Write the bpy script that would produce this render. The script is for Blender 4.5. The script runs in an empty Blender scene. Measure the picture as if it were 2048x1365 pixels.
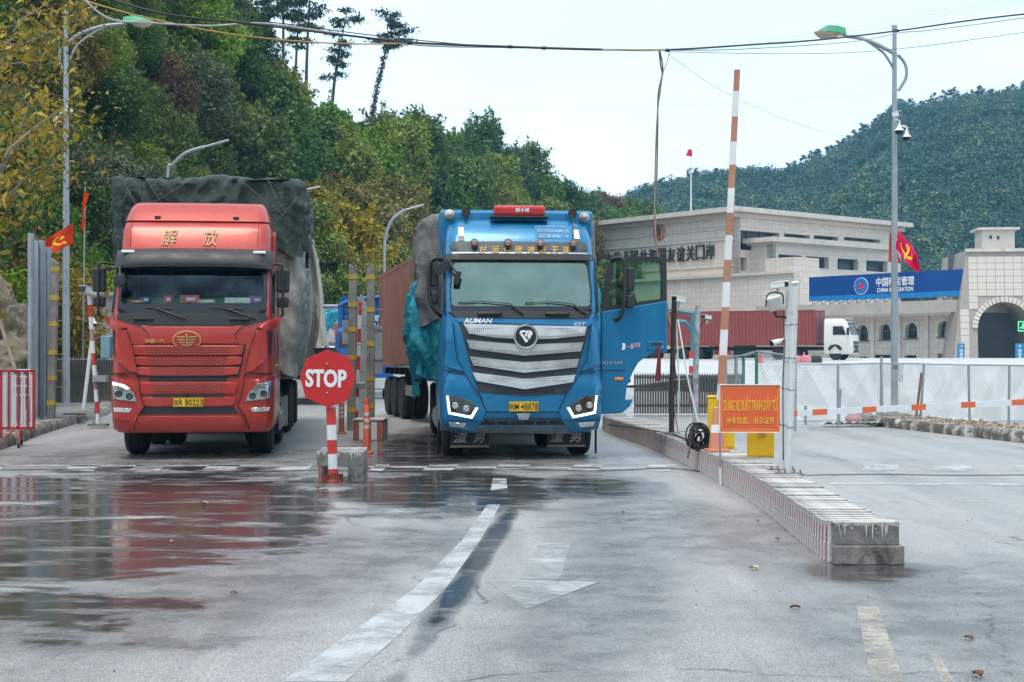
import bpy, bmesh, math, random
import numpy as np
from mathutils import Vector, Matrix, noise
from mathutils.geometry import delaunay_2d_cdt

SC = bpy.context.scene
COL = SC.collection
R = math.radians
rng = random.Random(7)

# ------------------------------------------------------------------ camera, sky, sun, exposure
FPX, CX, HY, CAMZ = 2800.0, 1024.0, 708.0, 1.65       # focal length in photo pixels, horizon row, eye height (m)
cam_d = bpy.data.cameras.new('camera')
cam = bpy.data.objects.new('camera', cam_d)
COL.objects.link(cam)
cam.location = (0, 0, CAMZ)
cam.rotation_euler = (R(90), 0, 0)
cam_d.sensor_width = 36.0
cam_d.lens = FPX / 2048 * 36.0
cam_d.shift_y = (HY - 682.5) / 2048
cam_d.clip_start = 0.1
cam_d.clip_end = 6000
SC.camera = cam

SUN_EL, SUN_AZ = R(72), R(-160)      # azimuth measured from +Y towards +X
world = bpy.data.worlds.new('World')
SC.world = world
world.use_nodes = True
wn = world.node_tree
wn.nodes.clear()
w_out = wn.nodes.new('ShaderNodeOutputWorld')
w_bg = wn.nodes.new('ShaderNodeBackground')
w_sky = wn.nodes.new('ShaderNodeTexSky')
w_sky.sky_type = 'NISHITA'
w_sky.sun_disc = False
w_sky.sun_elevation = SUN_EL
w_sky.sun_rotation = SUN_AZ
w_sky.air_density = 1.0
w_sky.dust_density = 4.0
w_sky.ozone_density = 1.5
w_mix = wn.nodes.new('ShaderNodeMix')         # a closed pale cloud cover over the clear sky
w_mix.data_type = 'RGBA'
w_mix.inputs[0].default_value = 0.86
w_mix.inputs[7].default_value = (6.2, 7.7, 9.0, 1)
w_tc = wn.nodes.new('ShaderNodeTexCoord')
w_mp = wn.nodes.new('ShaderNodeMapping')
w_mp.inputs['Scale'].default_value = (2.0, 2.0, 7.0)
w_nz = wn.nodes.new('ShaderNodeTexNoise')      # uneven thickness of the cloud layer
w_nz.inputs['Scale'].default_value = 1.6
w_nz.inputs['Detail'].default_value = 6
w_mr = wn.nodes.new('ShaderNodeMapRange')
for _i, _v in zip((1, 2, 3, 4), (0.3, 0.7, 0.74, 0.95)):
    w_mr.inputs[_i].default_value = _v
wn.links.new(w_tc.outputs['Generated'], w_mp.inputs[0])
wn.links.new(w_mp.outputs[0], w_nz.inputs['Vector'])
wn.links.new(w_nz.outputs['Fac'], w_mr.inputs[0])
wn.links.new(w_mr.outputs[0], w_mix.inputs[0])
wn.links.new(w_sky.outputs[0], w_mix.inputs[6])
wn.links.new(w_mix.outputs[2], w_bg.inputs[0])
w_bg.inputs[1].default_value = 0.098
wn.links.new(w_bg.outputs[0], w_out.inputs[0])

sun_d = bpy.data.lights.new('sun', 'SUN')
sun_d.energy = 1.5
sun_d.angle = R(26)
sun_d.color = (1.0, 0.87, 0.70)
sun = bpy.data.objects.new('sun', sun_d)
COL.objects.link(sun)
_sd = Vector((math.sin(SUN_AZ) * math.cos(SUN_EL), math.cos(SUN_AZ) * math.cos(SUN_EL), math.sin(SUN_EL)))
sun.rotation_euler = _sd.to_track_quat('Z', 'Y').to_euler()

SC.view_settings.view_transform = 'Standard'
SC.view_settings.look = 'None'
SC.view_settings.gamma = 1.0
SC.view_settings.use_curve_mapping = False
SC.view_settings.exposure = 0.95
SC.render.engine = 'CYCLES'
SC.cycles.use_denoising = True
SC.cycles.max_bounces = 8
SC.cycles.diffuse_bounces = 3
SC.cycles.glossy_bounces = 3
SC.cycles.transmission_bounces = 4
SC.cycles.transparent_max_bounces = 16
SC.cycles.volume_bounces = 1
SC.cycles.sample_clamp_indirect = 6
SC.cycles.caustics_reflective = False
SC.cycles.caustics_refractive = False

# ------------------------------------------------------------------ coordinates
def W(px, py, Y):                    # the place at depth Y that the photograph shows at (px, py)
    return Vector(((px - CX) / FPX * Y, Y, CAMZ - (py - HY) / FPX * Y))
def G(px, py, z=0.0):                # the place on flat ground at height z
    Y = (CAMZ - z) * FPX / (py - HY)
    return Vector(((px - CX) / FPX * Y, Y, z))
def sstep(a, b, x):
    t = min(1.0, max(0.0, (x - a) / (b - a)))
    return t * t * (3 - 2 * t)
def gz(x, y):                        # height of the ground
    return 0.8 * sstep(42, 140, y)

# ------------------------------------------------------------------ materials
MATS = {}
def lin(r, g, b):
    f = lambda c: (c / 255 / 12.92) if c / 255 <= 0.04045 else ((c / 255 + 0.055) / 1.055) ** 2.4
    return (f(r), f(g), f(b))
def nodes_of(name):
    m = bpy.data.materials.new(name)
    m.use_nodes = True
    nt = m.node_tree
    bs = nt.nodes['Principled BSDF']
    return m, nt, bs
def N(nt, t, **kw):
    n = nt.nodes.new(t)
    for k, v in kw.items():
        setattr(n, k, v)
    return n
def L(nt, a, b):
    nt.links.new(a, b)
def coords(nt, kind='Object', scale=(1, 1, 1), rot=(0, 0, 0), loc=(0, 0, 0)):
    tc = N(nt, 'ShaderNodeTexCoord')
    mp = N(nt, 'ShaderNodeMapping')
    mp.inputs['Location'].default_value = loc
    mp.inputs['Rotation'].default_value = rot
    mp.inputs['Scale'].default_value = scale
    L(nt, tc.outputs[kind], mp.inputs[0])
    return mp.outputs[0]
def noise_tex(nt, vec, scale, detail=4, rough=0.6, dist=0.0):
    n = N(nt, 'ShaderNodeTexNoise')
    n.inputs['Scale'].default_value = scale
    n.inputs['Detail'].default_value = detail
    n.inputs['Roughness'].default_value = rough
    n.inputs['Distortion'].default_value = dist
    if vec is not None:
        L(nt, vec, n.inputs['Vector'])
    return n.outputs['Fac']
def maprange(nt, v, a, b, c=0.0, d=1.0, smooth=True):
    n = N(nt, 'ShaderNodeMapRange')
    if smooth:
        n.interpolation_type = 'SMOOTHSTEP'
    for i, x in zip((1, 2, 3, 4), (a, b, c, d)):
        n.inputs[i].default_value = x
    L(nt, v, n.inputs[0])
    return n.outputs[0]
def math_(nt, op, a, b=None):
    n = N(nt, 'ShaderNodeMath', operation=op)
    for i, x in enumerate((a, b)):
        if x is None:
            continue
        if isinstance(x, (int, float)):
            n.inputs[i].default_value = x
        else:
            L(nt, x, n.inputs[i])
    return n.outputs[0]
def mixc(nt, fac, a, b, blend='MIX'):
    n = N(nt, 'ShaderNodeMix', data_type='RGBA', blend_type=blend)
    for i, x in ((0, fac), (6, a), (7, b)):
        if isinstance(x, (int, float)):
            n.inputs[i].default_value = x
        elif isinstance(x, tuple):
            n.inputs[i].default_value = (x + (1,))[:4]
        else:
            L(nt, x, n.inputs[i])
    return n.outputs[2]
def bump(nt, bs, h, strength, dist=0.01):
    b = N(nt, 'ShaderNodeBump')
    b.inputs['Strength'].default_value = strength
    b.inputs['Distance'].default_value = dist
    L(nt, h, b.inputs['Height'])
    L(nt, b.outputs[0], bs.inputs['Normal'])
def mul(c, k):
    return tuple(min(1.0, x * k) for x in c)
def mat(name, col, rough=0.6, metal=0.0, var=0.25, vs=3.0, bmp=0.0, bs_=40.0, dirt=None, dirt_amt=0.5, dirt_s=2.0, coat=0.0, streak=False, spec=0.5):
    """A surface with uneven tone, fine relief, and optional dirt (a second colour in patches or runs)."""
    if name in MATS:
        return MATS[name]
    m, nt, bs = nodes_of(name)
    v = coords(nt)
    n1 = noise_tex(nt, v, vs, 6, 0.65)
    c = mixc(nt, maprange(nt, n1, 0.25, 0.75), mul(col, 1 - var), mul(col, 1 + var * 0.6))
    if dirt is not None:
        v2 = coords(nt, scale=(1, 1, 0.12)) if streak else v
        n2 = noise_tex(nt, v2, dirt_s, 8, 0.7, 0.4)
        lo = 0.72 - 0.4 * dirt_amt
        c = mixc(nt, maprange(nt, n2, lo, lo + 0.22), c, dirt)
    L(nt, c, bs.inputs['Base Color'])
    bs.inputs['Roughness'].default_value = rough
    bs.inputs['Metallic'].default_value = metal
    bs.inputs['Specular IOR Level'].default_value = spec
    bs.inputs['Coat Weight'].default_value = coat
    bs.inputs['Coat Roughness'].default_value = 0.08
    if rough > 0.15:
        rn = maprange(nt, n1, 0.2, 0.8, rough * 0.8, min(1, rough * 1.25))
        L(nt, rn, bs.inputs['Roughness'])
    if bmp:
        bump(nt, bs, noise_tex(nt, v, bs_, 6, 0.7), bmp, 0.02)
    MATS[name] = m
    return m
def emit(name, col, s):
    if name in MATS:
        return MATS[name]
    m, nt, bs = nodes_of(name)
    bs.inputs['Base Color'].default_value = col + (1,)
    bs.inputs['Emission Color'].default_value = col + (1,)
    bs.inputs['Emission Strength'].default_value = s
    MATS[name] = m
    return m
def glass(name, tint, refl=0.12, rough=0.02, film=None):
    """Thin pane: lets tinted light through and mirrors the sky and the hill."""
    if name in MATS:
        return MATS[name]
    m, nt, bs = nodes_of(name)
    nt.nodes.remove(bs)
    tr = N(nt, 'ShaderNodeBsdfTransparent')
    tr.inputs[0].default_value = tint + (1,)
    gl = N(nt, 'ShaderNodeBsdfGlossy')
    gl.inputs['Color'].default_value = (film or (0.9, 0.95, 0.95)) + (1,)
    gl.inputs['Roughness'].default_value = rough
    lw = N(nt, 'ShaderNodeLayerWeight')
    lw.inputs[0].default_value = 0.25
    v = coords(nt)
    ns = noise_tex(nt, v, 2.0, 5, 0.6)
    f = math_(nt, 'ADD', maprange(nt, lw.outputs['Fresnel'], 0, 1, refl, 1.0, False), maprange(nt, ns, 0.3, 0.8, -0.03, 0.05))
    mx = N(nt, 'ShaderNodeMixShader')
    L(nt, f, mx.inputs[0]); L(nt, tr.outputs[0], mx.inputs[1]); L(nt, gl.outputs[0], mx.inputs[2])
    L(nt, mx.outputs[0], nt.nodes['Material Output'].inputs[0])
    MATS[name] = m
    return m

# ------------------------------------------------------------------ objects
def tag(o, label=None, cat=None, group=None, kind=None):
    if label: o['label'] = label
    if cat: o['category'] = cat
    if group: o['group'] = group
    if kind: o['kind'] = kind
    return o
def thing(name, label, cat, loc=(0, 0, 0), rotz=0.0, group=None):
    o = bpy.data.objects.new(name, None)
    o.empty_display_size = 0.2
    COL.objects.link(o)
    o.location = loc
    o.rotation_euler = (0, 0, rotz)
    return tag(o, label, cat, group)
def kids(o):
    return [c for c in ALLKIDS.get(o.name, [])]
ALLKIDS = {}
def adopt(c, p):
    c.parent = p
    ALLKIDS.setdefault(p.name, []).append(c)
def link_mesh(name, me, parent=None, loc=None, rot=None):
    o = bpy.data.objects.new(name, me)
    COL.objects.link(o)
    if parent is not None:
        adopt(o, parent)
    if loc is not None: o.location = loc
    if rot is not None: o.rotation_euler = rot
    return o
def dup(root, loc=None, rotz=None, label=None, scale=None, rot=None):
    """A copy of a thing with copies of its parts and their sub-parts; the meshes are shared."""
    r = root.copy(); COL.objects.link(r)
    if loc is not None: r.location = loc
    if rotz is not None: r.rotation_euler = (0, 0, rotz)
    if rot is not None: r.rotation_euler = rot
    if scale is not None: r.scale = scale
    if label: r['label'] = label
    for ch in kids(root):
        c = ch.copy(); COL.objects.link(c); adopt(c, r)
        for g in kids(ch):
            d = g.copy(); COL.objects.link(d); adopt(d, c)
    return r

class MB:
    """Collects shapes and links them as one mesh object."""
    def __init__(s):
        s.v, s.f, s.mi = [], [], []
        s.cur = 0
    def add(s, vs, fs):
        b = len(s.v)
        s.v.extend([tuple(x) for x in vs])
        for f in fs:
            s.f.append([b + i for i in f]); s.mi.append(s.cur)
        return s
    def m(s, i):
        s.cur = i
        return s
    def box(s, c, d, rot=None, taper=1.0):
        hx, hy, hz = d[0] / 2, d[1] / 2, d[2] / 2
        vs = [Vector((x * hx * (taper if z > 0 else 1), y * hy * (taper if z > 0 else 1), z * hz)) for z in (-1, 1) for x, y in ((-1, -1), (1, -1), (1, 1), (-1, 1))]
        if rot is not None:
            mt = rot if isinstance(rot, Matrix) else Matrix.Rotation(rot, 3, 'Z')
            vs = [mt @ v for v in vs]
        c = Vector(c)
        return s.add([v + c for v in vs], [(3, 2, 1, 0), (4, 5, 6, 7), (0, 1, 5, 4), (1, 2, 6, 5), (2, 3, 7, 6), (3, 0, 4, 7)])
    def tube(s, pts, r, n=8, caps=True, flat=1.0):
        pts = [Vector(p) for p in pts]
        rs = r if isinstance(r, (list, tuple)) else [r] * len(pts)
        rings, up = [], None
        for i, p in enumerate(pts):
            t = (pts[min(i + 1, len(pts) - 1)] - pts[max(i - 1, 0)])
            if t.length < 1e-9: t = Vector((0, 0, 1))
            t.normalize()
            if up is None:
                up = Vector((0, 0, 1)) if abs(t.z) < 0.9 else Vector((0, 1, 0))
            a = t.cross(up)
            if a.length < 1e-4:
                a = t.cross(Vector((1, 0, 0)))
            a.normalize(); b = a.cross(t).normalized()
            up = b
            rings.append([p + (a * math.cos(2 * math.pi * k / n) + b * math.sin(2 * math.pi * k / n) * flat) * rs[i] for k in range(n)])
        vs = [q for rg in rings for q in rg]
        fs = [(i * n + k, i * n + (k + 1) % n, (i + 1) * n + (k + 1) % n, (i + 1) * n + k) for i in range(len(pts) - 1) for k in range(n)]
        if caps:
            fs.append(tuple(range(n))[::-1]); fs.append(tuple((len(pts) - 1) * n + k for k in range(n)))
        return s.add(vs, fs)
    def lathe(s, prof, c=(0, 0, 0), n=20, axis='Z'):
        vs = []
        for r, z in prof:
            for k in range(n):
                a = 2 * math.pi * k / n
                p = (r * math.cos(a), r * math.sin(a), z)
                if axis == 'Y': p = (p[0], p[2], p[1])
                if axis == 'X': p = (p[2], p[0], p[1])
                vs.append((p[0] + c[0], p[1] + c[1], p[2] + c[2]))
        fs = [(i * n + k, i * n + (k + 1) % n, (i + 1) * n + (k + 1) % n, (i + 1) * n + k) for i in range(len(prof) - 1) for k in range(n)]
        if prof[0][0] > 1e-6: fs.append(tuple(range(n))[::-1])
        if prof[-1][0] > 1e-6: fs.append(tuple((len(prof) - 1) * n + k for k in range(n)))
        return s.add(vs, fs)
    def prism(s, poly, y0, y1, plane='XZ'):
        """A polygon in XZ (or XY) pushed from y0 to y1."""
        n = len(poly)
        if plane == 'XZ':
            vs = [(x, y0, z) for x, z in poly] + [(x, y1, z) for x, z in poly]
        elif plane == 'YZ':
            vs = [(y0, x, z) for x, z in poly] + [(y1, x, z) for x, z in poly]
        else:
            vs = [(x, z, y0) for x, z in poly] + [(x, z, y1) for x, z in poly]
        fs = [tuple(range(n)), tuple(range(2 * n - 1, n - 1, -1))] + [(i, n + i, n + (i + 1) % n, (i + 1) % n) for i in range(n)]
        return s.add(vs, fs)
    def grid(s, fn, nu, nv):
        vs = [fn(i / nu, j / nv) for j in range(nv + 1) for i in range(nu + 1)]
        fs = [(j * (nu + 1) + i, j * (nu + 1) + i + 1, (j + 1) * (nu + 1) + i + 1, (j + 1) * (nu + 1) + i) for j in range(nv) for i in range(nu)]
        return s.add(vs, fs)
    def mesh(s, name, mats, smooth=None, normals=True):
        me = bpy.data.meshes.new(name)
        me.from_pydata(s.v, [], s.f)
        for mm in (mats if isinstance(mats, (list, tuple)) else [mats]):
            me.materials.append(mm)
        if any(s.mi):
            me.polygons.foreach_set('material_index', s.mi)
        if normals:
            bm = bmesh.new(); bm.from_mesh(me)
            bmesh.ops.recalc_face_normals(bm, faces=bm.faces)
            bm.to_mesh(me); bm.free()
        if smooth:
            me.polygons.foreach_set('use_smooth', [True] * len(me.polygons))
            me.set_sharp_from_angle(angle=R(smooth))
        me.update()
        return me
    def build(s, name, mats, parent=None, loc=None, rot=None, smooth=None, bevel=0, seg=2, normals=True):
        o = link_mesh(name, s.mesh(name, mats, smooth, normals), parent, loc, rot)
        if bevel:
            b = o.modifiers.new('bevel', 'BEVEL')
            b.width = bevel; b.segments = seg; b.limit_method = 'ANGLE'; b.angle_limit = R(35)
        return o
def arc(c, r, a0, a1, n=10):
    return [(c[0] + r * math.cos(R(a0 + (a1 - a0) * i / n)), c[1] + r * math.sin(R(a0 + (a1 - a0) * i / n))) for i in range(n + 1)]
def bez(p0, p1, p2, p3, n=12):
    p0, p1, p2, p3 = map(Vector, (p0, p1, p2, p3))
    return [p0 * (1 - t) ** 3 + p1 * 3 * t * (1 - t) ** 2 + p2 * 3 * t * t * (1 - t) + p3 * t ** 3 for t in (i / n for i in range(n + 1))]
def smooth_path(pts, n=6):
    pts = [Vector(p) for p in pts]
    out = []
    for i in range(len(pts) - 1):
        a, b = pts[i], pts[i + 1]
        pa, pb = pts[max(i - 1, 0)], pts[min(i + 2, len(pts) - 1)]
        for k in range(n):
            t = k / n
            out.append(0.5 * ((2 * a) + (b - pa) * t + (2 * pa - 5 * a + 4 * b - pb) * t * t + (3 * a - pa - 3 * b + pb) * t ** 3))
    out.append(pts[-1])
    return out
TXT = {}
def text_mesh(s, w, h, mats, bold=0.0, depth=0.004, shear=0.0):
    """Lettering as a mesh in the XZ plane, its box w by h, centred, facing -Y."""
    cu = bpy.data.curves.new('lettering', 'FONT')
    cu.body = s
    cu.size = 1.0
    cu.offset = bold
    cu.resolution_u = 3
    cu.shear = shear
    cu.extrude = 0.01
    ob = bpy.data.objects.new('lettering_tmp', cu)
    COL.objects.link(ob)
    dg = bpy.context.evaluated_depsgraph_get()
    me = bpy.data.meshes.new_from_object(ob.evaluated_get(dg))
    bpy.data.objects.remove(ob)
    bpy.data.curves.remove(cu)
    n = len(me.vertices)
    co = np.empty(n * 3)
    me.vertices.foreach_get('co', co)
    co = co.reshape(-1, 3)
    lo, hi = co.min(0), co.max(0)
    sx = w / max(hi[0] - lo[0], 1e-6)
    sz = h / max(hi[1] - lo[1], 1e-6) if h else sx
    new = np.empty_like(co)
    new[:, 0] = (co[:, 0] - (lo[0] + hi[0]) / 2) * sx
    new[:, 2] = (co[:, 1] - (lo[1] + hi[1]) / 2) * sz
    new[:, 1] = -(co[:, 2] / 0.01) * depth / 2
    me.vertices.foreach_set('co', new.ravel())
    me.materials.clear()
    me.materials.append(mats)
    me.update()
    return me
def letter(s, w, h, m, parent, loc, rot=None, bold=0.0, depth=0.004, shear=0.0, name='lettering', wrap=None):
    me = text_mesh(s, w, h, m, bold, depth, shear)
    o = link_mesh(name, me, parent, loc, rot)
    return o
# ------------------------------------------------------------------ ground, road, plaza
def structure(o, label=None):
    return tag(o, label, None, None, 'structure')
def asphalt_mat():
    m, nt, bs = nodes_of('damp_asphalt')
    pos = coords(nt, 'Object')
    big = noise_tex(nt, pos, 0.35, 5, 0.6)
    mid = noise_tex(nt, pos, 2.2, 6, 0.7)
    fine = noise_tex(nt, pos, 55, 4, 0.8)
    # tyre-worn bands run along the lanes
    lane = noise_tex(nt, coords(nt, 'Object', (1.6, 0.10, 1), (0, 0, R(6))), 1.0, 5, 0.6, 0.3)
    dry = mixc(nt, maprange(nt, lane, 0.3, 0.7), (0.16, 0.156, 0.157), (0.37, 0.36, 0.355))
    dry = mixc(nt, maprange(nt, mid, 0.3, 0.75, 0, 0.45), dry, (0.15, 0.147, 0.15))
    dry = mixc(nt, maprange(nt, big, 0.35, 0.7, 0, 0.5), dry, (0.36, 0.352, 0.345))
    dry = mixc(nt, maprange(nt, fine, 0.30, 0.72, 0.05, 0.75), dry, mixc(nt, maprange(nt, noise_tex(nt, pos, 120, 2, 0.5), 0.4, 0.6), (0.07, 0.07, 0.075), (0.62, 0.61, 0.60)))
    ag = N(nt, 'ShaderNodeTexVoronoi'); ag.inputs['Scale'].default_value = 100
    L(nt, pos, ag.inputs['Vector'])
    ax_ = N(nt, 'ShaderNodeSeparateXYZ'); L(nt, ag.outputs['Color'], ax_.inputs[0])
    dry = mixc(nt, 0.85, dry, mixc(nt, maprange(nt, ax_.outputs[0], 0.15, 0.9), (0.70, 0.70, 0.71), (1.22, 1.22, 1.21)), 'MULTIPLY')
    streak = noise_tex(nt, coords(nt, 'Object', (0.30, 0.95, 1), (0, 0, R(-30))), 0.95, 6, 0.6, 0.8)
    edge = noise_tex(nt, pos, 0.9, 6, 0.65)
    def pool(cx, cy, rx, ry, rot=0.0, soft=0.35):
        v = N(nt, 'ShaderNodeTexCoord').outputs['Object']
        mp = N(nt, 'ShaderNodeMapping', vector_type='TEXTURE')
        mp.inputs['Location'].default_value = (cx, cy, 0)
        mp.inputs['Rotation'].default_value = (0, 0, R(rot))
        mp.inputs['Scale'].default_value = (rx, ry, 1)
        L(nt, v, mp.inputs[0])
        xy = N(nt, 'ShaderNodeSeparateXYZ'); L(nt, mp.outputs[0], xy.inputs[0])
        d = math_(nt, 'SQRT', math_(nt, 'ADD', math_(nt, 'MULTIPLY', xy.outputs[0], xy.outputs[0]), math_(nt, 'MULTIPLY', xy.outputs[1], xy.outputs[1])))
        d = math_(nt, 'ADD', d, maprange(nt, edge, 0.25, 0.75, -0.38, 0.38, False))
        return maprange(nt, d, 1.0 - soft / 2, 1.0 + soft / 2, 1.0, 0.0)
    a = pool(-4.75, 13.2, 3.1, 7.2, 0, 0.22)
    a = math_(nt, 'MULTIPLY', a, maprange(nt, streak, 0.37, 0.46, 0.10, 1.0))
    wet = a
    for args in ((-0.75, 17.0, 1.45, 2.6, 0, 0.45), (1.0, 17.4, 0.75, 1.5, 0, 0.8), (-0.22, 11.9, 0.10, 4.2, -4.3, 0.9), (-1.75, 23.5, 1.0, 5.5, 4, 1.1),
                 (2.7, 10.6, 0.55, 0.6, 0, 0.8)):
        p = pool(*args)
        wet = math_(nt, 'MAXIMUM', wet, p)
    wet = math_(nt, 'MULTIPLY', wet, maprange(nt, noise_tex(nt, coords(nt, 'Object', (0.8, 2.2, 1)), 1.3, 6, 0.7), 0.36, 0.5, 0.45, 1.0))
    damp = math_(nt, 'MAXIMUM', pool(1.7, 13.4, 1.15, 2.8, 12, 0.9), pool(3.4, 8.6, 1.7, 2.6, 0, 0.9))
    damp = math_(nt, 'MAXIMUM', damp, pool(-3.0, 22.0, 6.0, 3.5, 0, 0.8))
    damp = math_(nt, 'MAXIMUM', damp, pool(-1.9, 10.2, 1.1, 3.4, -20, 0.9))
    damp = math_(nt, 'MAXIMUM', damp, pool(0.6, 9.6, 0.55, 3.2, -8, 0.9))
    damp = math_(nt, 'MULTIPLY', damp, 0.6)
    damp = math_(nt, 'MULTIPLY', damp, maprange(nt, mid, 0.35, 0.65, 0.5, 1.0))
    total = math_(nt, 'MAXIMUM', wet, damp)
    col = mixc(nt, total, dry, mixc(nt, 0.90, dry, (0.024, 0.025, 0.027)))
    # a tide mark of silt round each pool
    rim = math_(nt, 'MULTIPLY', maprange(nt, wet, 0.02, 0.3), maprange(nt, wet, 0.5, 0.9, 1, 0))
    col = mixc(nt, math_(nt, 'MULTIPLY', rim, 0.45), col, (0.10, 0.10, 0.105))
    stain = noise_tex(nt, coords(nt, 'Object', (1.0, 0.25, 1), (0, 0, R(20))), 0.45, 6, 0.7)
    col = mixc(nt, maprange(nt, stain, 0.60, 0.72, 0, 0.65), col, (0.075, 0.075, 0.08))
    vo = N(nt, 'ShaderNodeTexVoronoi', feature='DISTANCE_TO_EDGE')
    vo.inputs['Scale'].default_value = 0.23
    wob = N(nt, 'ShaderNodeVectorMath', operation='ADD')
    nzv = N(nt, 'ShaderNodeTexNoise'); nzv.inputs['Scale'].default_value = 0.9; nzv.inputs['Detail'].default_value = 6
    L(nt, pos, nzv.inputs['Vector']); L(nt, pos, wob.inputs[0]); L(nt, nzv.outputs['Color'], wob.inputs[1]); L(nt, wob.outputs[0], vo.inputs['Vector'])
    crack = math_(nt, 'MULTIPLY', maprange(nt, vo.outputs['Distance'], 0.0, 0.006, 1.0, 0.0), maprange(nt, mid, 0.4, 0.6))
    col = mixc(nt, math_(nt, 'MULTIPLY', crack, 0.8), col, (0.04, 0.04, 0.042))
    track = noise_tex(nt, coords(nt, 'Object', (7.0, 0.12, 1), (0, 0, R(5))), 1.0, 4, 0.7)
    col = mixc(nt, maprange(nt, track, 0.56, 0.75, 0, 0.45), col, (0.085, 0.085, 0.088))
    L(nt, col, bs.inputs['Base Color'])
    rough = maprange(nt, total, 0.0, 1.0, 0.46, 0.05, False)
    L(nt, rough, bs.inputs['Roughness'])
    bs.inputs['Specular IOR Level'].default_value = 0.55
    h = math_(nt, 'ADD', math_(nt, 'MULTIPLY', fine, 1.0), math_(nt, 'MULTIPLY', mid, 0.6))
    b = N(nt, 'ShaderNodeBump'); b.inputs['Distance'].default_value = 0.012
    L(nt, maprange(nt, wet, 0, 1, 0.6, 0.028, False), b.inputs['Strength'])
    L(nt, h, b.inputs['Height']); L(nt, b.outputs[0], bs.inputs['Normal'])
    return m
def axis(vals):
    out = []
    for a, b, st in vals:
        n = max(1, int(round((b - a) / st)))
        out += [a + (b - a) * i / n for i in range(n)]
    return out + [vals[-1][1]]
def ground_grid(xs, ys, fn):
    b = MB()
    b.v = [(x, y, fn(x, y)) for y in ys for x in xs]
    n = len(xs)
    b.f = [(j * n + i, j * n + i + 1, (j + 1) * n + i + 1, (j + 1) * n + i) for j in range(len(ys) - 1) for i in range(n - 1)]
    b.mi = [0] * len(b.f)
    return b
structure(ground_grid(axis([(-3000, -60, 300), (-60, 60, 4), (60, 3000, 300)]), axis([(-300, -20, 40), (-20, 150, 4), (150, 5000, 400)]), gz).build('road', asphalt_mat(), smooth=40))
conc = mat('pale_concrete', (0.50, 0.505, 0.505), 0.42, var=0.16, vs=0.35, bmp=0.15, bs_=12, dirt=(0.42, 0.42, 0.42), dirt_amt=0.35, dirt_s=0.5)
def plaza_z(x, y): return gz(x, y) + 0.012
pl = MB()
def plz(u, v):
    y = 34.2 + (150 - 34.2) * v
    x0 = 6.2 + (-1.4 - 6.2) * sstep(56, 76, y) + max(0, y - 34.2) * 0.10 * (1 - sstep(56, 76, y))
    x1 = 75
    x = x0 + (x1 - x0) * u
    return (x, y, plaza_z(x, y) + (0.55 * sstep(34.5, 50, y) * sstep(4.6, 8.5, x) if y < 120 else 0.55 * (1 - sstep(120, 136, y)) * sstep(4.6, 8.5, x)))
pl.grid(plz, 40, 60)
structure(pl.build('plaza', conc, smooth=50))
# pavement at the left, raised behind its kerb
pave = mat('damp_pavement', (0.20, 0.195, 0.19), 0.5, var=0.3, vs=1.5, bmp=0.3, dirt=(0.11, 0.09, 0.075), dirt_amt=0.5)
kerb_line = [G(-160, 962), G(-60, 914), G(10, 890), G(70, 868), G(130, 850), G(175, 838), G(205, 828), G(214, 814), G(214, 800)]
pv = MB()
n = len(kerb_line)
pv.v = [(p.x - 0.10, p.y, 0.15) for p in kerb_line] + [(-40.0, p.y + 8, 0.15) for p in kerb_line]
pv.f = [(i, i + 1, n + i + 1, n + i) for i in range(n - 1)]; pv.mi = [0] * (n - 1)
structure(pv.build('pavement', pave))
kconc = mat('weathered_kerb', (0.30, 0.28, 0.25), 0.7, var=0.35, vs=4, bmp=0.6, bs_=14, dirt=(0.06, 0.055, 0.045), dirt_amt=0.75, dirt_s=3)
kpaint = mat('flaking_kerb_paint', (0.55, 0.53, 0.50), 0.7, var=0.3, vs=4, bmp=0.6, bs_=14, dirt=(0.10, 0.085, 0.07), dirt_amt=0.95, dirt_s=3.5)
def kerb(name, label, pts, m, w=0.3, h=0.22, step=1.0, z0=0.0):
    t = thing(name, None, None); t['kind'] = 'structure'
    pts = smooth_path(pts, 14)
    seg, acc, last = [pts[0]], 0.0, pts[0]
    stones = []
    for p in pts[1:]:
        acc += (p - last).length; last = p; seg.append(p)
        if acc >= step:
            stones.append(seg); seg = [p]; acc = 0.0
    if len(seg) > 2: stones.append(seg)
    for sgm in stones:
        b = MB()
        a, c = sgm[0], sgm[-1]
        d = (c - a).normalized(); nrm = Vector((-d.y, d.x, 0))
        ln = (c - a).length - 0.025
        prof = [(-w / 2, -0.05), (-w / 2, h * 0.55), (-w / 2 + 0.07, h), (w / 2, h), (w / 2, -0.05)]
        k = 7
        dz = rng.uniform(-0.012, 0.02); tw = rng.uniform(-0.02, 0.02)
        for i in range(k + 1):
            q = a + d * (0.0125 + ln * i / k) + nrm * (tw * (i / k - 0.5))
            for x, z in prof:
                jit = 0.02 * noise.noise(Vector((q.x * 3 + x * 9, q.y * 3, z * 9)))
                b.v.append((q.x + nrm.x * (x + jit), q.y + nrm.y * (x + jit), z0 + z + dz * (z > 0) + jit * (z > 0)))
        np_ = len(prof)
        b.f = [(i * np_ + j, i * np_ + j + 1, (i + 1) * np_ + j + 1, (i + 1) * np_ + j) for i in range(k) for j in range(np_ - 1)]
        b.f += [tuple(range(np_)), tuple(k * np_ + j for j in range(np_))[::-1]]
        b.mi = [0] * len(b.f)
        b.build('kerb_stone', m, t, smooth=50)
    return t
kerb('kerb', None, [p + Vector((0.02, 0, 0)) for p in kerb_line[:-1]], kconc, 0.34, 0.2, 0.95)
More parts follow.
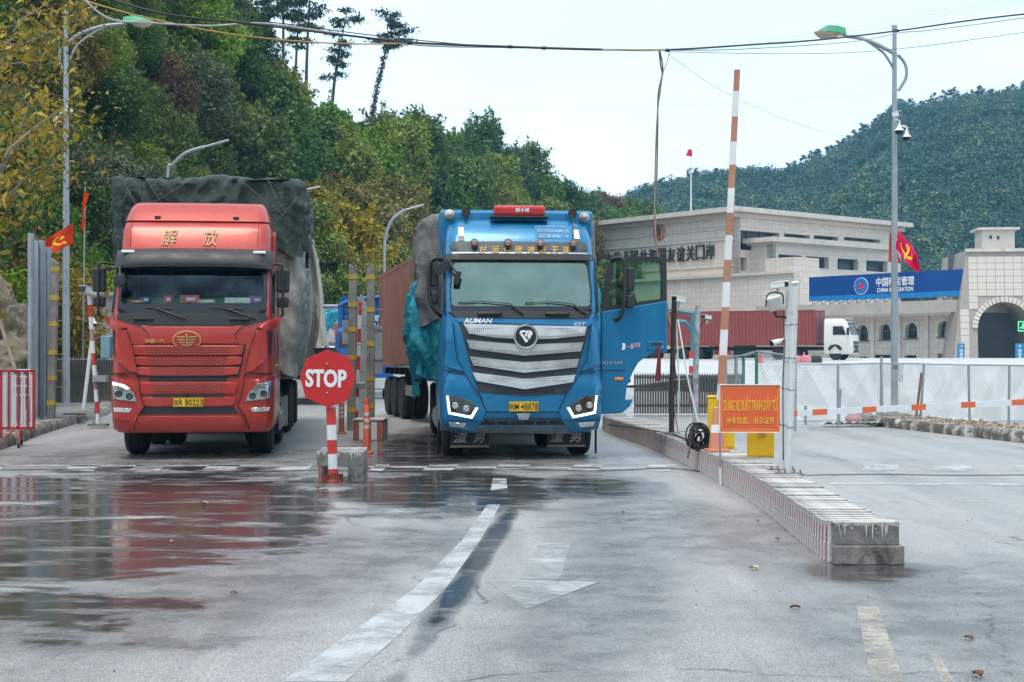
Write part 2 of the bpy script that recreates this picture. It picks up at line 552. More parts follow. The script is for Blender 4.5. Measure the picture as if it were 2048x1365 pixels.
# right: dirt verge behind a painted kerb, in front of the mesh fence
vk = [G(1716, 846), G(1760, 852), G(1830, 860), G(1900, 868), G(1970, 876), G(2060, 886), G(2200, 902)]
dirt_m = mat('dry_dirt', (0.36, 0.28, 0.20), 0.9, var=0.35, vs=2.5, bmp=0.9, bs_=9, dirt=(0.20, 0.15, 0.10), dirt_amt=0.6, dirt_s=3)
vg = MB()
m_ = 24
for j in range(6):
    for i in range(m_ + 1):
        p = smooth_path(vk, 4)[i]
        q = Vector((p.x + 0.15 + 0.25 * j, p.y + 0.12 + 0.62 * j * (1 if i > 3 else 0.5), 0))
        z = 0.15 + 0.06 * noise.noise(Vector((q.x * 2, q.y * 2, 0))) + 0.05 * noise.noise(Vector((q.x * 6, q.y * 6, 3)))
        vg.v.append((q.x, q.y, z if j < 5 else 0.0))
vg.f = [(j * (m_ + 1) + i, j * (m_ + 1) + i + 1, (j + 1) * (m_ + 1) + i + 1, (j + 1) * (m_ + 1) + i) for j in range(5) for i in range(m_)]
vg.mi = [0] * len(vg.f)
structure(vg.build('verge', dirt_m, smooth=60))
kb = kerb('kerb', None, vk, kpaint, 0.36, 0.2, 1.1)
# clods and litter on the verge: nobody could count them
cl = MB()
for i in range(420):
    p = smooth_path(vk, 4)[rng.randrange(0, 24)]
    q = Vector((p.x + rng.uniform(0.1, 1.2), p.y + rng.uniform(0.2, 2.3), 0.17 + rng.uniform(0, 0.03)))
    s_ = rng.uniform(0.012, 0.055)
    cl.box(q, (s_ * 1.5, s_, s_ * 0.9), Matrix.Rotation(rng.uniform(0, 3), 3, Vector((rng.random(), rng.random(), rng.random() + .1)).normalized()), 0.6)
tag(cl.build('rubble', mat('clods', (0.34, 0.27, 0.2), 0.95, var=0.5, vs=9)), kind='stuff')

# painted markings, worn through to the asphalt
def paint_mat(name, col, lo, hi, sc=2.0):
    m, nt, bs = nodes_of(name)
    pos = coords(nt)
    a = noise_tex(nt, pos, sc, 8, 0.72)
    f = noise_tex(nt, pos, 60, 3, 0.8)
    k = math_(nt, 'ADD', math_(nt, 'MULTIPLY', a, 0.75), math_(nt, 'MULTIPLY', f, 0.25))
    L(nt, maprange(nt, k, lo, hi), bs.inputs['Alpha'])
    bs.inputs['Base Color'].default_value = col + (1,)
    bs.inputs['Roughness'].default_value = 0.4
    return m
PW = paint_mat('worn_white_paint', (0.44, 0.445, 0.45), 0.36, 0.56)
PW2 = paint_mat('faded_white_paint', (0.43, 0.44, 0.45), 0.33, 0.58)
PY = paint_mat('faded_yellow_paint', (0.40, 0.365, 0.29), 0.38, 0.62)
def sheet(name, polys, m, z=0.004):
    b = MB()
    for poly in polys:
        b.add([(p.x, p.y, z) for p in (G(*q) for q in poly)], [tuple(range(len(poly)))])
    return structure(b.build(name, m))
lft = [(565, 1365), (700, 1268), (830, 1178), (925, 1080), (975, 1010)]
rgt = [(690, 1365), (802, 1268), (892, 1178), (962, 1080), (1001, 1010)]
sheet('lane_line', [[lft[i], rgt[i], rgt[i + 1], lft[i + 1]] for i in range(4)], PW2)
sheet('lane_line', [[(981, 982), (1015, 978), (1012, 958), (986, 958)]], PW)
sheet('lane_arrow', [[(1078, 1088), (1142, 1088), (1120, 1160), (1040, 1160)], [(970, 1160), (1196, 1166), (1052, 1220)]], paint_mat('smeared_white_paint', (0.42, 0.43, 0.44), 0.38, 0.66, 1.4), 0.005)
sheet('lane_line', [[(1713, 1215), (1756, 1215), (1808, 1365), (1742, 1365)]], PY)
sheet('lane_line', [[(1858, 1308), (1878, 1312), (1908, 1365), (1882, 1365)]], PY)
cells = [(-60, 62), (128, 62), (258, 64), (404, 66), (550, 66), (738, 30), (845, 62), (985, 64), (1135, 62), (1284, 60), (1722, 70), (1862, 76), (2020, 80)]
for x, w_ in cells:
    sheet('crossing_bar', [[(x, 941), (x + w_ - 4, 943), (x + w_ + 12, 930), (x + 16, 930)]], PW)
sheet('stop_line', [[(-80, 934), (618, 933), (618, 930.5), (-80, 931)]], PW2)
sheet('stop_line', [[(738, 935.5), (1345, 939), (1345, 936), (738, 933)]], PW)
sheet('lane_line', [[(1660, 970), (2100, 972), (2100, 968), (1660, 966)]], PW2)

# ------------------------------------------------------------------ hills
def table(px, cols):
    for i in range(len(cols) - 1):
        if px <= cols[i + 1][0] or i == len(cols) - 2:
            a, b = cols[i], cols[i + 1]
            t = max(0.0, min(1.0, (px - a[0]) / (b[0] - a[0])))
            t = t * t * (3 - 2 * t) * 0.4 + t * 0.6
            return [a[k] + (b[k] - a[k]) * t for k in range(1, len(a))]
HILL = [(-1400, 26, 80, -420), (-300, 33, 88, -380), (0, 41, 95, -330), (60, 48, 97, -300), (200, 57, 104, -190), (400, 74, 125, 50), (560, 88, 138, 285), (680, 98, 146, 352), (750, 106, 152, 358), (900, 126, 168, 368), (1050, 146, 190, 418), (1200, 166, 212, 462), (1300, 180, 226, 520), (1440, 192, 240, 580), (1600, 200, 250, 700)]
MOUNT = [(1050, 240, 430, 566), (1150, 240, 450, 476), (1270, 240, 470, 408), (1400, 240, 480, 374), (1560, 240, 480, 370), (1650, 240, 480, 336), (1720, 240, 480, 293), (1800, 240, 480, 232), (1900, 240, 480, 223), (2048, 240, 480, 204), (2300, 230, 470, 128), (2700, 220, 450, 78), (3400, 200, 400, 278)]
def hill_at(T, u, v, amp=1.0):
    yb, yr, ry = table(u, T)
    Y = yb + (yr - yb) * v
    Zr = CAMZ + (HY - ry) / FPX * yr
    X = (u - CX) / FPX * Y
    prof = 1 - (1 - min(v, 1.0)) ** 1.45 if v <= 1 else 1 - (v - 1) ** 1.5 * 1.3
    z0 = gz(0, Y)
    nz = noise.fractal(Vector((X * 0.035, Y * 0.035, 5.0)), 1.0, 2.0, 4) * amp * min(1, max(0, v * 3)) * 2.0
    return Vector((X, Y, z0 - 0.3 + (Zr - z0) * prof + nz * (0.35 if v > 0.85 else 1)))
def added_rise(name, cx, cy, half, rx, h, seed):
    """Unseen wooded slopes added behind the camera so paint and glass mirror less sky."""
    b = MB()
    def f(a, c):
        th = R(-half + 2 * half * a)
        r_ = rx + 55 * c
        z = h * math.sin(c * math.pi / 2) * (0.75 + 0.35 * noise.fractal(Vector((a * 5, seed, 1.0)), 1, 2, 3)) * min(1, 4 * a + .15, 4 * (1 - a) + .15)
        return (cx + r_ * math.sin(th), cy - r_ * math.cos(th), z - 0.5 + 1.5 * noise.fractal(Vector((a * 40, c * 9, seed)), 1, 2, 3) * c)
    b.grid(f, 90, 12)
    return structure(b.build(name, soil('added_foliage', (0.025, 0.05, 0.018), (0.07, 0.105, 0.035), 0.5), smooth=80))
def soil(name, c1, c2, s):
    m, nt, bs = nodes_of(name)
    pos = coords(nt)
    n = noise_tex(nt, pos, s, 8, 0.75)
    L(nt, mixc(nt, maprange(nt, n, 0.35, 0.65), c1, c2), bs.inputs['Base Color'])
    bs.inputs['Roughness'].default_value = 0.95
    bump(nt, bs, n, 0.9, 0.3)
    return m
def terrain(name, T, u0, u1, m, nu, nv, amp):
    b = MB()
    b.grid(lambda a, c: hill_at(T, u0 + (u1 - u0) * a, c * 1.6, amp), nu, nv)
    return structure(b.build(name, m, smooth=80))
terrain('hillside', HILL, -1400, 1600, soil('leafy_soil', (0.022, 0.032, 0.014), (0.05, 0.058, 0.026), 0.8), 110, 26, 1.0)
terrain('mountain', MOUNT, 1050, 3400, soil('hazed_undergrowth', (0.026, 0.060, 0.052), (0.045, 0.090, 0.075), 0.15), 120, 40, 2.2)  # mountain soil has the same painted haze tint as the far leaves

added_rise('hillside', 0, 10, 84, 62, 34, 4.0)  # unseen slope, added to darken the reflections in the trucks
# ------------------------------------------------------------------ foliage
def leaf_mat(name, c1, c2, trans=0.28, rough=0.5):
    m, nt, bs = nodes_of(name)
    g = N(nt, 'ShaderNodeNewGeometry')
    oi = N(nt, 'ShaderNodeObjectInfo')
    a = mixc(nt, g.outputs['Random Per Island'], c1, c2)
    h = N(nt, 'ShaderNodeHueSaturation')
    L(nt, maprange(nt, oi.outputs['Random'], 0, 1, 0.475, 0.515, False), h.inputs['Hue'])
    L(nt, maprange(nt, oi.outputs['Random'], 0, 1, 1.02, 1.25, False), h.inputs['Saturation'])
    sh = math_(nt, 'FRACT', math_(nt, 'MULTIPLY', oi.outputs['Random'], 7.31))
    L(nt, maprange(nt, sh, 0, 1, 0.62, 1.35, False), h.inputs['Value'])
    L(nt, a, h.inputs['Color'])
    L(nt, h.outputs[0], bs.inputs['Base Color'])
    bs.inputs['Roughness'].default_value = rough
    bs.inputs['Specular IOR Level'].default_value = 0.35
    tr = N(nt, 'ShaderNodeBsdfTranslucent')
    L(nt, h.outputs[0], tr.inputs[0])
    mx = N(nt, 'ShaderNodeMixShader'); mx.inputs[0].default_value = trans
    L(nt, bs.outputs[0], mx.inputs[1]); L(nt, tr.outputs[0], mx.inputs[2])
    L(nt, mx.outputs[0], nt.nodes['Material Output'].inputs[0])
    return m
LM = {
    'dark': leaf_mat('dark_leaves', (0.034, 0.072, 0.018), (0.115, 0.185, 0.040)),
    'mid': leaf_mat('mid_green_leaves', (0.075, 0.130, 0.022), (0.225, 0.300, 0.060)),
    'olive': leaf_mat('olive_leaves', (0.105, 0.112, 0.024), (0.265, 0.245, 0.070)),
    'yellow': leaf_mat('yellowish_leaves', (0.16, 0.15, 0.025), (0.36, 0.27, 0.04)),
    'brown': leaf_mat('russet_leaves', (0.09, 0.060, 0.026), (0.19, 0.125, 0.05)),
    'far': leaf_mat('hazed_leaves', (0.028, 0.068, 0.060), (0.052, 0.105, 0.088), 0.3),  # part of the distance haze is put into this bluish leaf colour
    'pine': leaf_mat('pine_needles', (0.020, 0.042, 0.022), (0.048, 0.080, 0.036), 0.15),
    'blue': leaf_mat('blue_green_leaves', (0.070, 0.110, 0.048), (0.195, 0.245, 0.120)),
}
bark = mat('bark', (0.13, 0.105, 0.08), 0.9, var=0.4, vs=6, bmp=0.8, bs_=20)
pale_bark = mat('pale_bark', (0.34, 0.31, 0.26), 0.85, var=0.3, vs=6, bmp=0.5, bs_=20)
nr = np.random.default_rng(11)
def leaf_cloud(name, m, pts, nrm, size, aspect=0.6, jitter=0.7):
    """Many kite-shaped leaves in one mesh: a point, a facing and a size for each."""
    n = len(pts)
    d = nrm + nr.normal(0, jitter, (n, 3))
    d /= np.linalg.norm(d, axis=1, keepdims=True) + 1e-9
    t = np.cross(d, nr.normal(0, 1, (n, 3)))
    t /= np.linalg.norm(t, axis=1, keepdims=True) + 1e-9
    b = np.cross(d, t)
    s = (size * nr.uniform(0.45, 1.5, n))[:, None] if np.ndim(size) == 0 else (size * nr.uniform(0.6, 1.3, n))[:, None]
    droop = np.array([0, 0, -0.12])
    v = np.empty((n, 4, 3))
    v[:, 0] = pts - t * s
    v[:, 1] = pts + b * s * aspect + d * s * 0.15
    v[:, 2] = pts + t * s + droop * s
    v[:, 3] = pts - b * s * aspect + d * s * 0.15
    me = bpy.data.meshes.new(name)
    me.vertices.add(n * 4); me.loops.add(n * 4); me.polygons.add(n)
    me.vertices.foreach_set('co', v.ravel())
    me.loops.foreach_set('vertex_index', np.arange(n * 4, dtype=np.int32))
    me.polygons.foreach_set('loop_start', np.arange(0, n * 4, 4, dtype=np.int32))
    me.materials.append(m)
    me.update()
    return me
def crown_points(n, lobes, h0, rad, hh, lump=0.36, shell=0.55):
    """Points on uneven lobes around a crown of radius rad, height hh, its base at h0."""
    a = nr.uniform(0, 2 * np.pi, lobes)
    z = nr.uniform(-0.75, 1.0, lobes)
    k = np.sqrt(np.clip(1 - z * z, 0.05, 1)) * nr.uniform(0.45, 0.85, lobes)
    c = np.stack([np.cos(a) * k * rad, np.sin(a) * k * rad, h0 + hh / 2 + z * hh / 2 * 0.78], 1)
    lr = rad * lump * nr.uniform(0.6, 1.35, lobes)
    w = lr ** 2 / (lr ** 2).sum()
    li = nr.choice(lobes, n, p=w)
    d = nr.normal(0, 1, (n, 3)); d[:, 2] += 0.35
    d /= np.linalg.norm(d, axis=1, keepdims=True)
    r = lr[li] * (shell + (1.05 - shell) * nr.random(n) ** 0.5)
    p = c[li] + d * r[:, None] * np.array([1, 1, 0.85])
    p += nr.normal(0, 0.05 * rad, (n, 3))
    k = int(n * 0.16)                      # shoots that stand out of the crown
    ns = max(4, k // 45)
    sl = nr.integers(0, lobes, ns); sd = nr.normal(0, 1, (ns, 3)); sd[:, 2] = np.abs(sd[:, 2]) + 0.2
    sd /= np.linalg.norm(sd, axis=1, keepdims=True)
    si = nr.integers(0, ns, k); st = nr.uniform(0.7, 1.75, k)[:, None]
    p[:k] = c[sl[si]] + sd[si] * lr[sl[si]][:, None] * st + nr.normal(0, 0.05 * rad, (k, 3))
    up = d + np.array([0, 0, 0.5])
    return p, up, c, lr
def trunk_mesh(name, m, h, r, lobes=(), lean=0.06, n=6):
    b = MB()
    top = Vector((lean * h, 0.3 * lean * h, h))
    b.tube([(0, 0, -0.4), (lean * h * 0.15, 0, h * 0.4), top], [r, r * 0.75, r * 0.35], n)
    for c in lobes:
        s0 = Vector((lean * h * 0.15, 0, h * 0.4)).lerp(top, rng.uniform(0, 0.8))
        b.tube([s0, s0.lerp(Vector(c), 0.5) + Vector((0, 0, 0.1)), Vector(c)], [r * 0.35, r * 0.22, r * 0.08], 4)
    return b.mesh(name, m, 60)
TREES = {}
def tree_proto(key, kind, n, leaf, lobes, h0, rad, hh, aspect=0.6, tr=None, bk=bark, lump=0.36, lean=0.05):
    p, up, c, lr = crown_points(n, lobes, h0, rad, hh, lump)
    cm = leaf_cloud('crown', LM[kind], p, up, leaf, aspect)
    tm = trunk_mesh('trunk', bk, h0 + hh * 0.75, tr or rad * 0.07, [tuple(x) for x in c[:9]], lean)
    TREES[key] = (cm, tm)
for i, kd in enumerate(('dark', 'mid', 'olive', 'yellow', 'brown', 'blue')):
    for j in range(3):
        tree_proto((kd, 'near', j), kd, 13000, 0.085, 30 + 9 * j, 0.6, 2.3, 4.2 + 0.7 * j)
        tree_proto((kd, 'far', j), kd, 8500, 0.135, 28 + 9 * j, 0.8, 2.6, 4.8 + 0.8 * j)
def bare_tree_proto(key, kind, n, leaf):
    """Thin-crowned tree with its limbs showing."""
    tree_proto(key, kind, n, leaf, 20, 1.6, 2.2, 4.6, 0.6, 0.12, pale_bark, 0.26)
bare_tree_proto(('olive', 'thin', 0), 'olive', 1100, 0.2)
bare_tree_proto(('brown', 'thin', 0), 'brown', 800, 0.2)
bare_tree_proto(('blue', 'thin', 0), 'blue', 1100, 0.2)
def plant_tree(name, key, loc, s, sz, label, group, cat='tree', rz=None, tilt=0.0):
    r = thing(name, label, cat, loc, rng.uniform(0, 6.28) if rz is None else rz, group)
    r.rotation_euler.x = tilt
    r.scale = (s, s, s * sz)
    link_mesh('trunk', TREES[key][1], r)
    link_mesh('crown', TREES[key][0], r)
    return r
ADJ = {'dark': 'dark green', 'mid': 'fresh green', 'olive': 'olive green', 'yellow': 'yellow-tinged', 'brown': 'russet brown', 'blue': 'grey-green'}
def zone(u, v):
    side = next(t for lim, t in ((130, 'behind the left lamp pole'), (330, 'above the red cab left half'), (560, 'above the red cab right half'), (700, 'above the stop sign'), (880, 'above the brown container'), (1040, 'above the blue cab left half'), (1210, 'above the blue cab right half'), (9999, 'behind the stone hall')) if u < lim)
    return ('at the hill foot ', 'low on the hill ', 'half way up the hill ', 'high on the hill ', 'along the hilltop ')[min(4, int(v * 4.9))] + side
def zone_old(u, v):
    side = 'above the red truck' if u < 640 else ('between the two big trucks' if u < 860 else 'above the blue truck roof')
    hgt = 'low on the wooded hill' if v < 0.3 else ('half way up the wooded hill' if v < 0.72 else 'along the top of the wooded hill')
    return hgt + ' ' + side
count = 0
placed = []
tries = 0
while count < 282 and tries < 9000:
    tries += 1
    u = rng.uniform(-60, 1420)
    v = rng.random() ** 0.85 * 1.05
    p = hill_at(HILL, u, v)
    near = p.y < 88
    need = (2.0 if near else 3.1)
    sp = p.y / FPX
    if any((p.x - q.x) ** 2 + (p.y - q.y) ** 2 < need * need for q in placed):
        continue
    if W(0, 0, p.y).z + 4 < p.z: continue
    placed.append(p)
    kd = rng.choices(('dark', 'mid', 'olive', 'yellow', 'brown', 'blue'), (44, 30, 8, 3, 2, 12))[0]
    if 560 < u < 780 and v < 0.35: kd = rng.choice(('yellow', 'olive', 'olive', 'mid'))
    var = 'near' if p.y < 95 else 'far'
    if rng.random() < 0.07 and kd in ('olive', 'brown', 'blue'): key = (kd, 'thin', 0)
    else: key = (kd, var, rng.randrange(3))
    s = (rng.uniform(0.55, 1.0) if near else rng.uniform(0.8, 1.35))
    if v > 0.8: s *= rng.uniform(0.65, 1.05)
    plant_tree('hillside_tree', key, p - Vector((0, 0, 0.5 * s)), s, rng.uniform(0.8, 1.25),
               ('sparse ' if key[1] == 'thin' else 'small bushy ' if s < 0.8 else 'big bushy ') + ADJ[kd] + ' tree ' + zone(u, v), 'trees of the wooded hill')
    count += 1
# undergrowth between the trees: one mass
us, ns_ = [], []
for i in range(90000):
    u = rng.uniform(-200, 1450); v = rng.random() ** 1.3 * 1.05
    p = hill_at(HILL, u, v)
    us.append((p.x, p.y, p.z + rng.random() ** 2 * 1.4 + 0.05)); ns_.append((0.2, -0.8, 0.8))
us = np.array(us)
und = link_mesh('undergrowth', leaf_cloud('undergrowth', LM['mid'], us, np.array(ns_), 0.06 + 0.0011 * us[:, 1], 0.6, 0.8))
tag(und, kind='stuff')
us2 = us[::3] + nr.normal(0, 0.5, us[::3].shape)
tag(link_mesh('undergrowth', leaf_cloud('undergrowth', LM['dark'], us2, np.array(ns_)[::3], 0.06 + 0.0010 * us2[:, 1], 0.6, 0.8)), kind='stuff')
# tall pines standing clear on the ridge
def pine(px, base_y, top_y, Y, label, spread=1.0, start=0.45, lean=0.0, seed=0, vine=False):
    rr = np.random.default_rng(seed)
    b = W(px, base_y, Y); t = W(px + lean, top_y, Y)
    h = t.z - b.z
    root = thing('pine_tree', label, 'tree', b, 0, 'tall pines on the ridge')
    lx = t.x - b.x
    tb = MB()
    path = [Vector((lx * k ** 1.3, 0.1 * math.sin(k * 5 + seed), h * k)) for k in (0, .2, .4, .6, .8, 1)]
    tb.tube([path[0] - Vector((0, 0, 2))] + path, [0.2, 0.17, 0.15, 0.12, 0.10, 0.06, 0.02], 6)
    pts, nn = [], []
    nb = 15
    for i in range(nb):
        k = start + (0.98 - start) * (i / (nb - 1)) + rr.uniform(-0.02, 0.02)
        a = rr.uniform(0, 2 * np.pi)
        ln = spread * h * 0.17 * (1.15 - 0.75 * abs((k - 0.75) / 0.5)) * rr.uniform(0.3, 1.35)
        o = Vector((lx * k ** 1.3, 0, h * k))
        e = o + Vector((math.cos(a) * ln, math.sin(a) * ln, ln * rr.uniform(-0.1, 0.35)))
        tb.tube([o, o.lerp(e, 0.5) + Vector((0, 0, 0.1)), e], [0.05, 0.035, 0.012], 4)
        for q in range(3):
            c = o.lerp(e, 0.55 + 0.2 * q)
            mcount = 44
            pts.append(np.array(c) + rr.normal(0, 1, (mcount, 3)) * np.array([0.46, 0.46, 0.13]) * (0.7 + 0.2 * spread))
            nn.append(rr.normal(0, 1, (mcount, 3)) + np.array([0, 0, 0.6]))
    if vine:
        k = rr.uniform(0, start + 0.2, 420)
        a = rr.uniform(0, 6.28, 420)
        pts.append(np.stack([lx * k ** 1.3 + np.cos(a) * 0.3, np.sin(a) * 0.3, h * k], 1)); nn.append(np.stack([np.cos(a), np.sin(a), 0 * a], 1))
    tb.build('trunk', bark, root, smooth=60)
    link_mesh('crown', leaf_cloud('crown', LM['pine'], np.concatenate(pts), np.concatenate(nn), 0.2, 0.3, 0.5), root)
pine(566, 165, -90, 128, 'tall pine with bare trunk, left of the group where the ridge meets sky', 0.8, 0.5, 2, 1)
pine(612, 175, -70, 134, 'widest dense pine standing in the middle of the ridge group', 1.35, 0.42, 12, 2)
pine(590, 190, -10, 138, 'thin pine between the two tallest pines of the ridge group', 0.8, 0.5, 10, 3)
pine(665, 205, 18, 140, 'shorter spreading pine at the right of the ridge group', 1.25, 0.25, 30, 4)
pine(745, 235, 35, 148, 'lone leaning pine with ivy on its trunk, clear against the sky', 1.0, 0.66, 45, 5, True)
pine(526, 150, -40, 125, 'ivy-smothered column of a pine at the left edge of the sky', 0.5, 0.15, 5, 6, True)
for i, (px, by) in enumerate(((420, 60), (455, 90), (490, 110), (395, 20))):
    pine(px, by + 40, by - 260, 118 + i, 'dark pine rising out of the dense wood above the red truck', 1.3, 0.15, 6, 20 + i)

# far mountain wood: crowns too many to count, one mass; the fringe on its ridge can be told apart
def clump_mass(name, T, n, u0, u1, v0, v1, rad, k, m, patch=0):
    P, Q = [], []
    for i in range(n):
        u = rng.uniform(u0, u1); v = v0 + (v1 - v0) * rng.random() ** 1.15
        p = hill_at(T, u, v, 2.2)
        if patch > 1 and noise.fractal(Vector((u * .006 + patch * 7, v * 3.0, 2.0)), 1, 2, 4) < 0.02: continue
        r_ = rad * rng.uniform(0.4, 1.5) ** 1.3
        d = nr.normal(0, 1, (k, 3)); d[:, 2] = np.abs(d[:, 2]) * 0.9
        d /= np.linalg.norm(d, axis=1, keepdims=True)
        P.append(np.array(p) + np.array([0, 0, r_ * 0.35]) + d * r_ * np.array([1, 1, 1.35])); Q.append(d)
    P, Q = np.concatenate(P), np.concatenate(Q)
    o = link_mesh(name, leaf_cloud(name, m, P, Q, rad * 0.2, 0.7, 0.3))
    return tag(o, kind='stuff')
clump_mass('mountain_wood', MOUNT, 12000, 1120, 2330, 0.0, 1.02, 1.55, 36, LM['far'], 1)
clump_mass('mountain_wood', MOUNT, 4500, 1120, 2330, 0.0, 1.02, 1.5, 36, LM['blue'], 2)
clump_mass('mountain_wood', MOUNT, 2000, 1120, 2330, 0.0, 1.02, 1.5, 36, LM['far'], 3)
cm_ = leaf_cloud('crown', LM['far'], *(lambda q: (q[0], q[1]))(crown_points(420, 9, 2.2, 1.25, 4.6, 0.4)), 0.22, 0.6)
cm2_ = leaf_cloud('crown', LM['far'], *(lambda q: (q[0], q[1]))(crown_points(380, 9, 3.4, 1.0, 3.4, 0.4)), 0.22, 0.6)
tm_ = trunk_mesh('trunk', bark, 6.2, 0.13, (), 0.02, 4)
for i in range(110):
    u = 1290 + (2060 - 1290) * i / 109 + rng.uniform(-6, 6)
    p = hill_at(MOUNT, u, 0.995 + rng.uniform(-0.03, 0.01), 2.2)
    r = thing('ridge_tree', 'slender tree in the fringe along the far mountain ridge', 'tree', p - Vector((0, 0, .4)), rng.uniform(0, 6), 'fringe of trees on the mountain ridge')
    s = rng.uniform(0.6, 1.15)
    r.scale = (s, s, s)
    link_mesh('trunk', tm_, r); link_mesh('crown', rng.choice((cm_, cm2_)), r)

# ------------------------------------------------------------------ air
hz, nt, bs = nodes_of('haze_air')
nt.nodes.remove(bs)
pv_ = N(nt, 'ShaderNodeVolumePrincipled')
pv_.inputs['Color'].default_value = (0.24, 0.62, 0.92, 1)
pv_.inputs['Density'].default_value = 0.0003
pv_.inputs['Anisotropy'].default_value = 0.0
L(nt, pv_.outputs[0], nt.nodes['Material Output'].inputs['Volume'])
HAZE = MB().box((120, 195, 74), (1100, 750, 152)).build('haze', hz)
tag(HAZE, kind='stuff')
# ------------------------------------------------------------------ the two big trucks
rubber = mat('tyre_rubber', (0.018, 0.018, 0.019), 0.75, var=0.3, vs=6, bmp=0.3, bs_=30, dirt=(0.09, 0.085, 0.08), dirt_amt=0.35, dirt_s=3)
blackp = mat('black_plastic', (0.022, 0.023, 0.026), 0.5, var=0.25, vs=4, bmp=0.12, bs_=120, dirt=(0.10, 0.10, 0.105), dirt_amt=0.30, dirt_s=2.5)
blackg = mat('gloss_black', (0.012, 0.013, 0.016), 0.22, var=0.2, dirt=(0.07, 0.07, 0.075), dirt_amt=0.2)
under = mat('chassis_black', (0.02, 0.02, 0.02), 0.8, var=0.4, vs=3)
steel = mat('dull_steel', (0.42, 0.43, 0.45), 0.4, 0.8, var=0.2, dirt=(0.2, 0.18, 0.16), dirt_amt=0.3)
chrome = mat('satin_chrome', (0.58, 0.59, 0.61), 0.3, 0.9, var=0.12)
gold = mat('gilt_metal', (0.62, 0.36, 0.14), 0.32, 0.7, var=0.15)
goldpaint = mat('gold_letter', (0.70, 0.42, 0.10), 0.5, var=0.1)
whitep = mat('white_paint', (0.74, 0.75, 0.76), 0.45, var=0.1, dirt=(0.45, 0.42, 0.38), dirt_amt=0.3, dirt_s=5)
plate_y = mat('plate_yellow', (0.80, 0.50, 0.02), 0.4, var=0.08)
letter_k = mat('letter_black', (0.012, 0.012, 0.012), 0.5, var=0.05)
letter_w = mat('letter_white', (0.80, 0.81, 0.82), 0.5, var=0.04)
lens = mat('lamp_reflector', (0.75, 0.77, 0.8), 0.14, 0.85, var=0.25, vs=18)
lens_dark = mat('lamp_smoked', (0.06, 0.065, 0.07), 0.12, 0.3, var=0.3, vs=10)
amber = mat('amber_lens', (0.85, 0.28, 0.03), 0.25, var=0.1)
clear = glass('clear_lens', (0.93, 0.95, 0.96), 0.06)
drl = emit('daylight_strip', (1.0, 0.99, 0.95), 1.5)
drl_warm = emit('lit_lamp_strip', (1.0, 0.93, 0.72), 2.5)

def paint(name, col, dust, metal=0.15):
    """Lorry paint: slightly metallic, clear-coated, with road film thicker in patches and runs."""
    m, nt, bs = nodes_of(name)
    v = coords(nt)
    n1 = noise_tex(nt, v, 1.6, 6, 0.65)
    n2 = noise_tex(nt, coords(nt, scale=(1, 1, 0.15)), 5, 7, 0.7, 0.3)
    n3 = noise_tex(nt, v, 26, 5, 0.75)
    f = math_(nt, 'MULTIPLY', maprange(nt, n1, 0.3, 0.75, 0.02, 0.22), maprange(nt, n2, 0.3, 0.75, 0.4, 1.0))
    f = math_(nt, 'ADD', f, maprange(nt, n3, 0.58, 0.74, 0, 0.26))
    L(nt, mixc(nt, f, col, dust), bs.inputs['Base Color'])
    bs.inputs['Metallic'].default_value = metal
    L(nt, maprange(nt, f, 0, 0.5, 0.32, 0.62), bs.inputs['Roughness'])
    bs.inputs['Coat Weight'].default_value = 0.35
    L(nt, maprange(nt, f, 0, 0.5, 0.07, 0.35), bs.inputs['Coat Roughness'])
    return m
red_p = paint('red_lorry_paint', (0.42, 0.026, 0.018), (0.44, 0.20, 0.15))
blue_p = paint('blue_lorry_paint', (0.0, 0.155, 0.35), (0.08, 0.30, 0.42), 0.25)
def perforated(name, col, hole, sx, sz, kind='dots', metal=0.0, rough=0.4):
    m, nt, bs = nodes_of(name)
    v = coords(nt, rot=(R(90), 0, 0))
    if kind == 'dots':
        vo = N(nt, 'ShaderNodeTexVoronoi'); vo.inputs['Scale'].default_value = sx; vo.inputs['Randomness'].default_value = 0.0
        L(nt, v, vo.inputs['Vector'])
        f = maprange(nt, vo.outputs['Distance'], 0.24, 0.32)
    else:
        br = N(nt, 'ShaderNodeTexBrick')
        br.inputs['Scale'].default_value = 1.0
        br.inputs['Brick Width'].default_value = sx
        br.inputs['Row Height'].default_value = sz
        br.inputs['Mortar Size'].default_value = sz * 0.28
        br.inputs['Mortar Smooth'].default_value = 0.1
        br.inputs['Color1'].default_value = (0, 0, 0, 1); br.inputs['Color2'].default_value = (0, 0, 0, 1); br.inputs['Mortar'].default_value = (1, 1, 1, 1)
        L(nt, v, br.inputs['Vector'])
        f = br.outputs['Color']
    n = noise_tex(nt, coords(nt), 3, 6, 0.7)
    c = mixc(nt, maprange(nt, n, 0.3, 0.75), mul(col, 0.8), mul(col, 1.15))
    L(nt, mixc(nt, f, hole, c), bs.inputs['Base Color'])
    bs.inputs['Roughness'].default_value = rough
    bs.inputs['Metallic'].default_value = metal
    bump(nt, bs, math_(nt, 'MULTIPLY', f, 1.0), 0.8, 0.01)
    return m
red_perf = perforated('red_perforated_panel', (0.42, 0.05, 0.035), (0.045, 0.008, 0.008), 0.06, 0.030, 'dash')
silver_perf = perforated('silver_perforated_panel', (0.55, 0.56, 0.57), (0.02, 0.02, 0.022), 30, 30, 'dots', 0.35, 0.42)

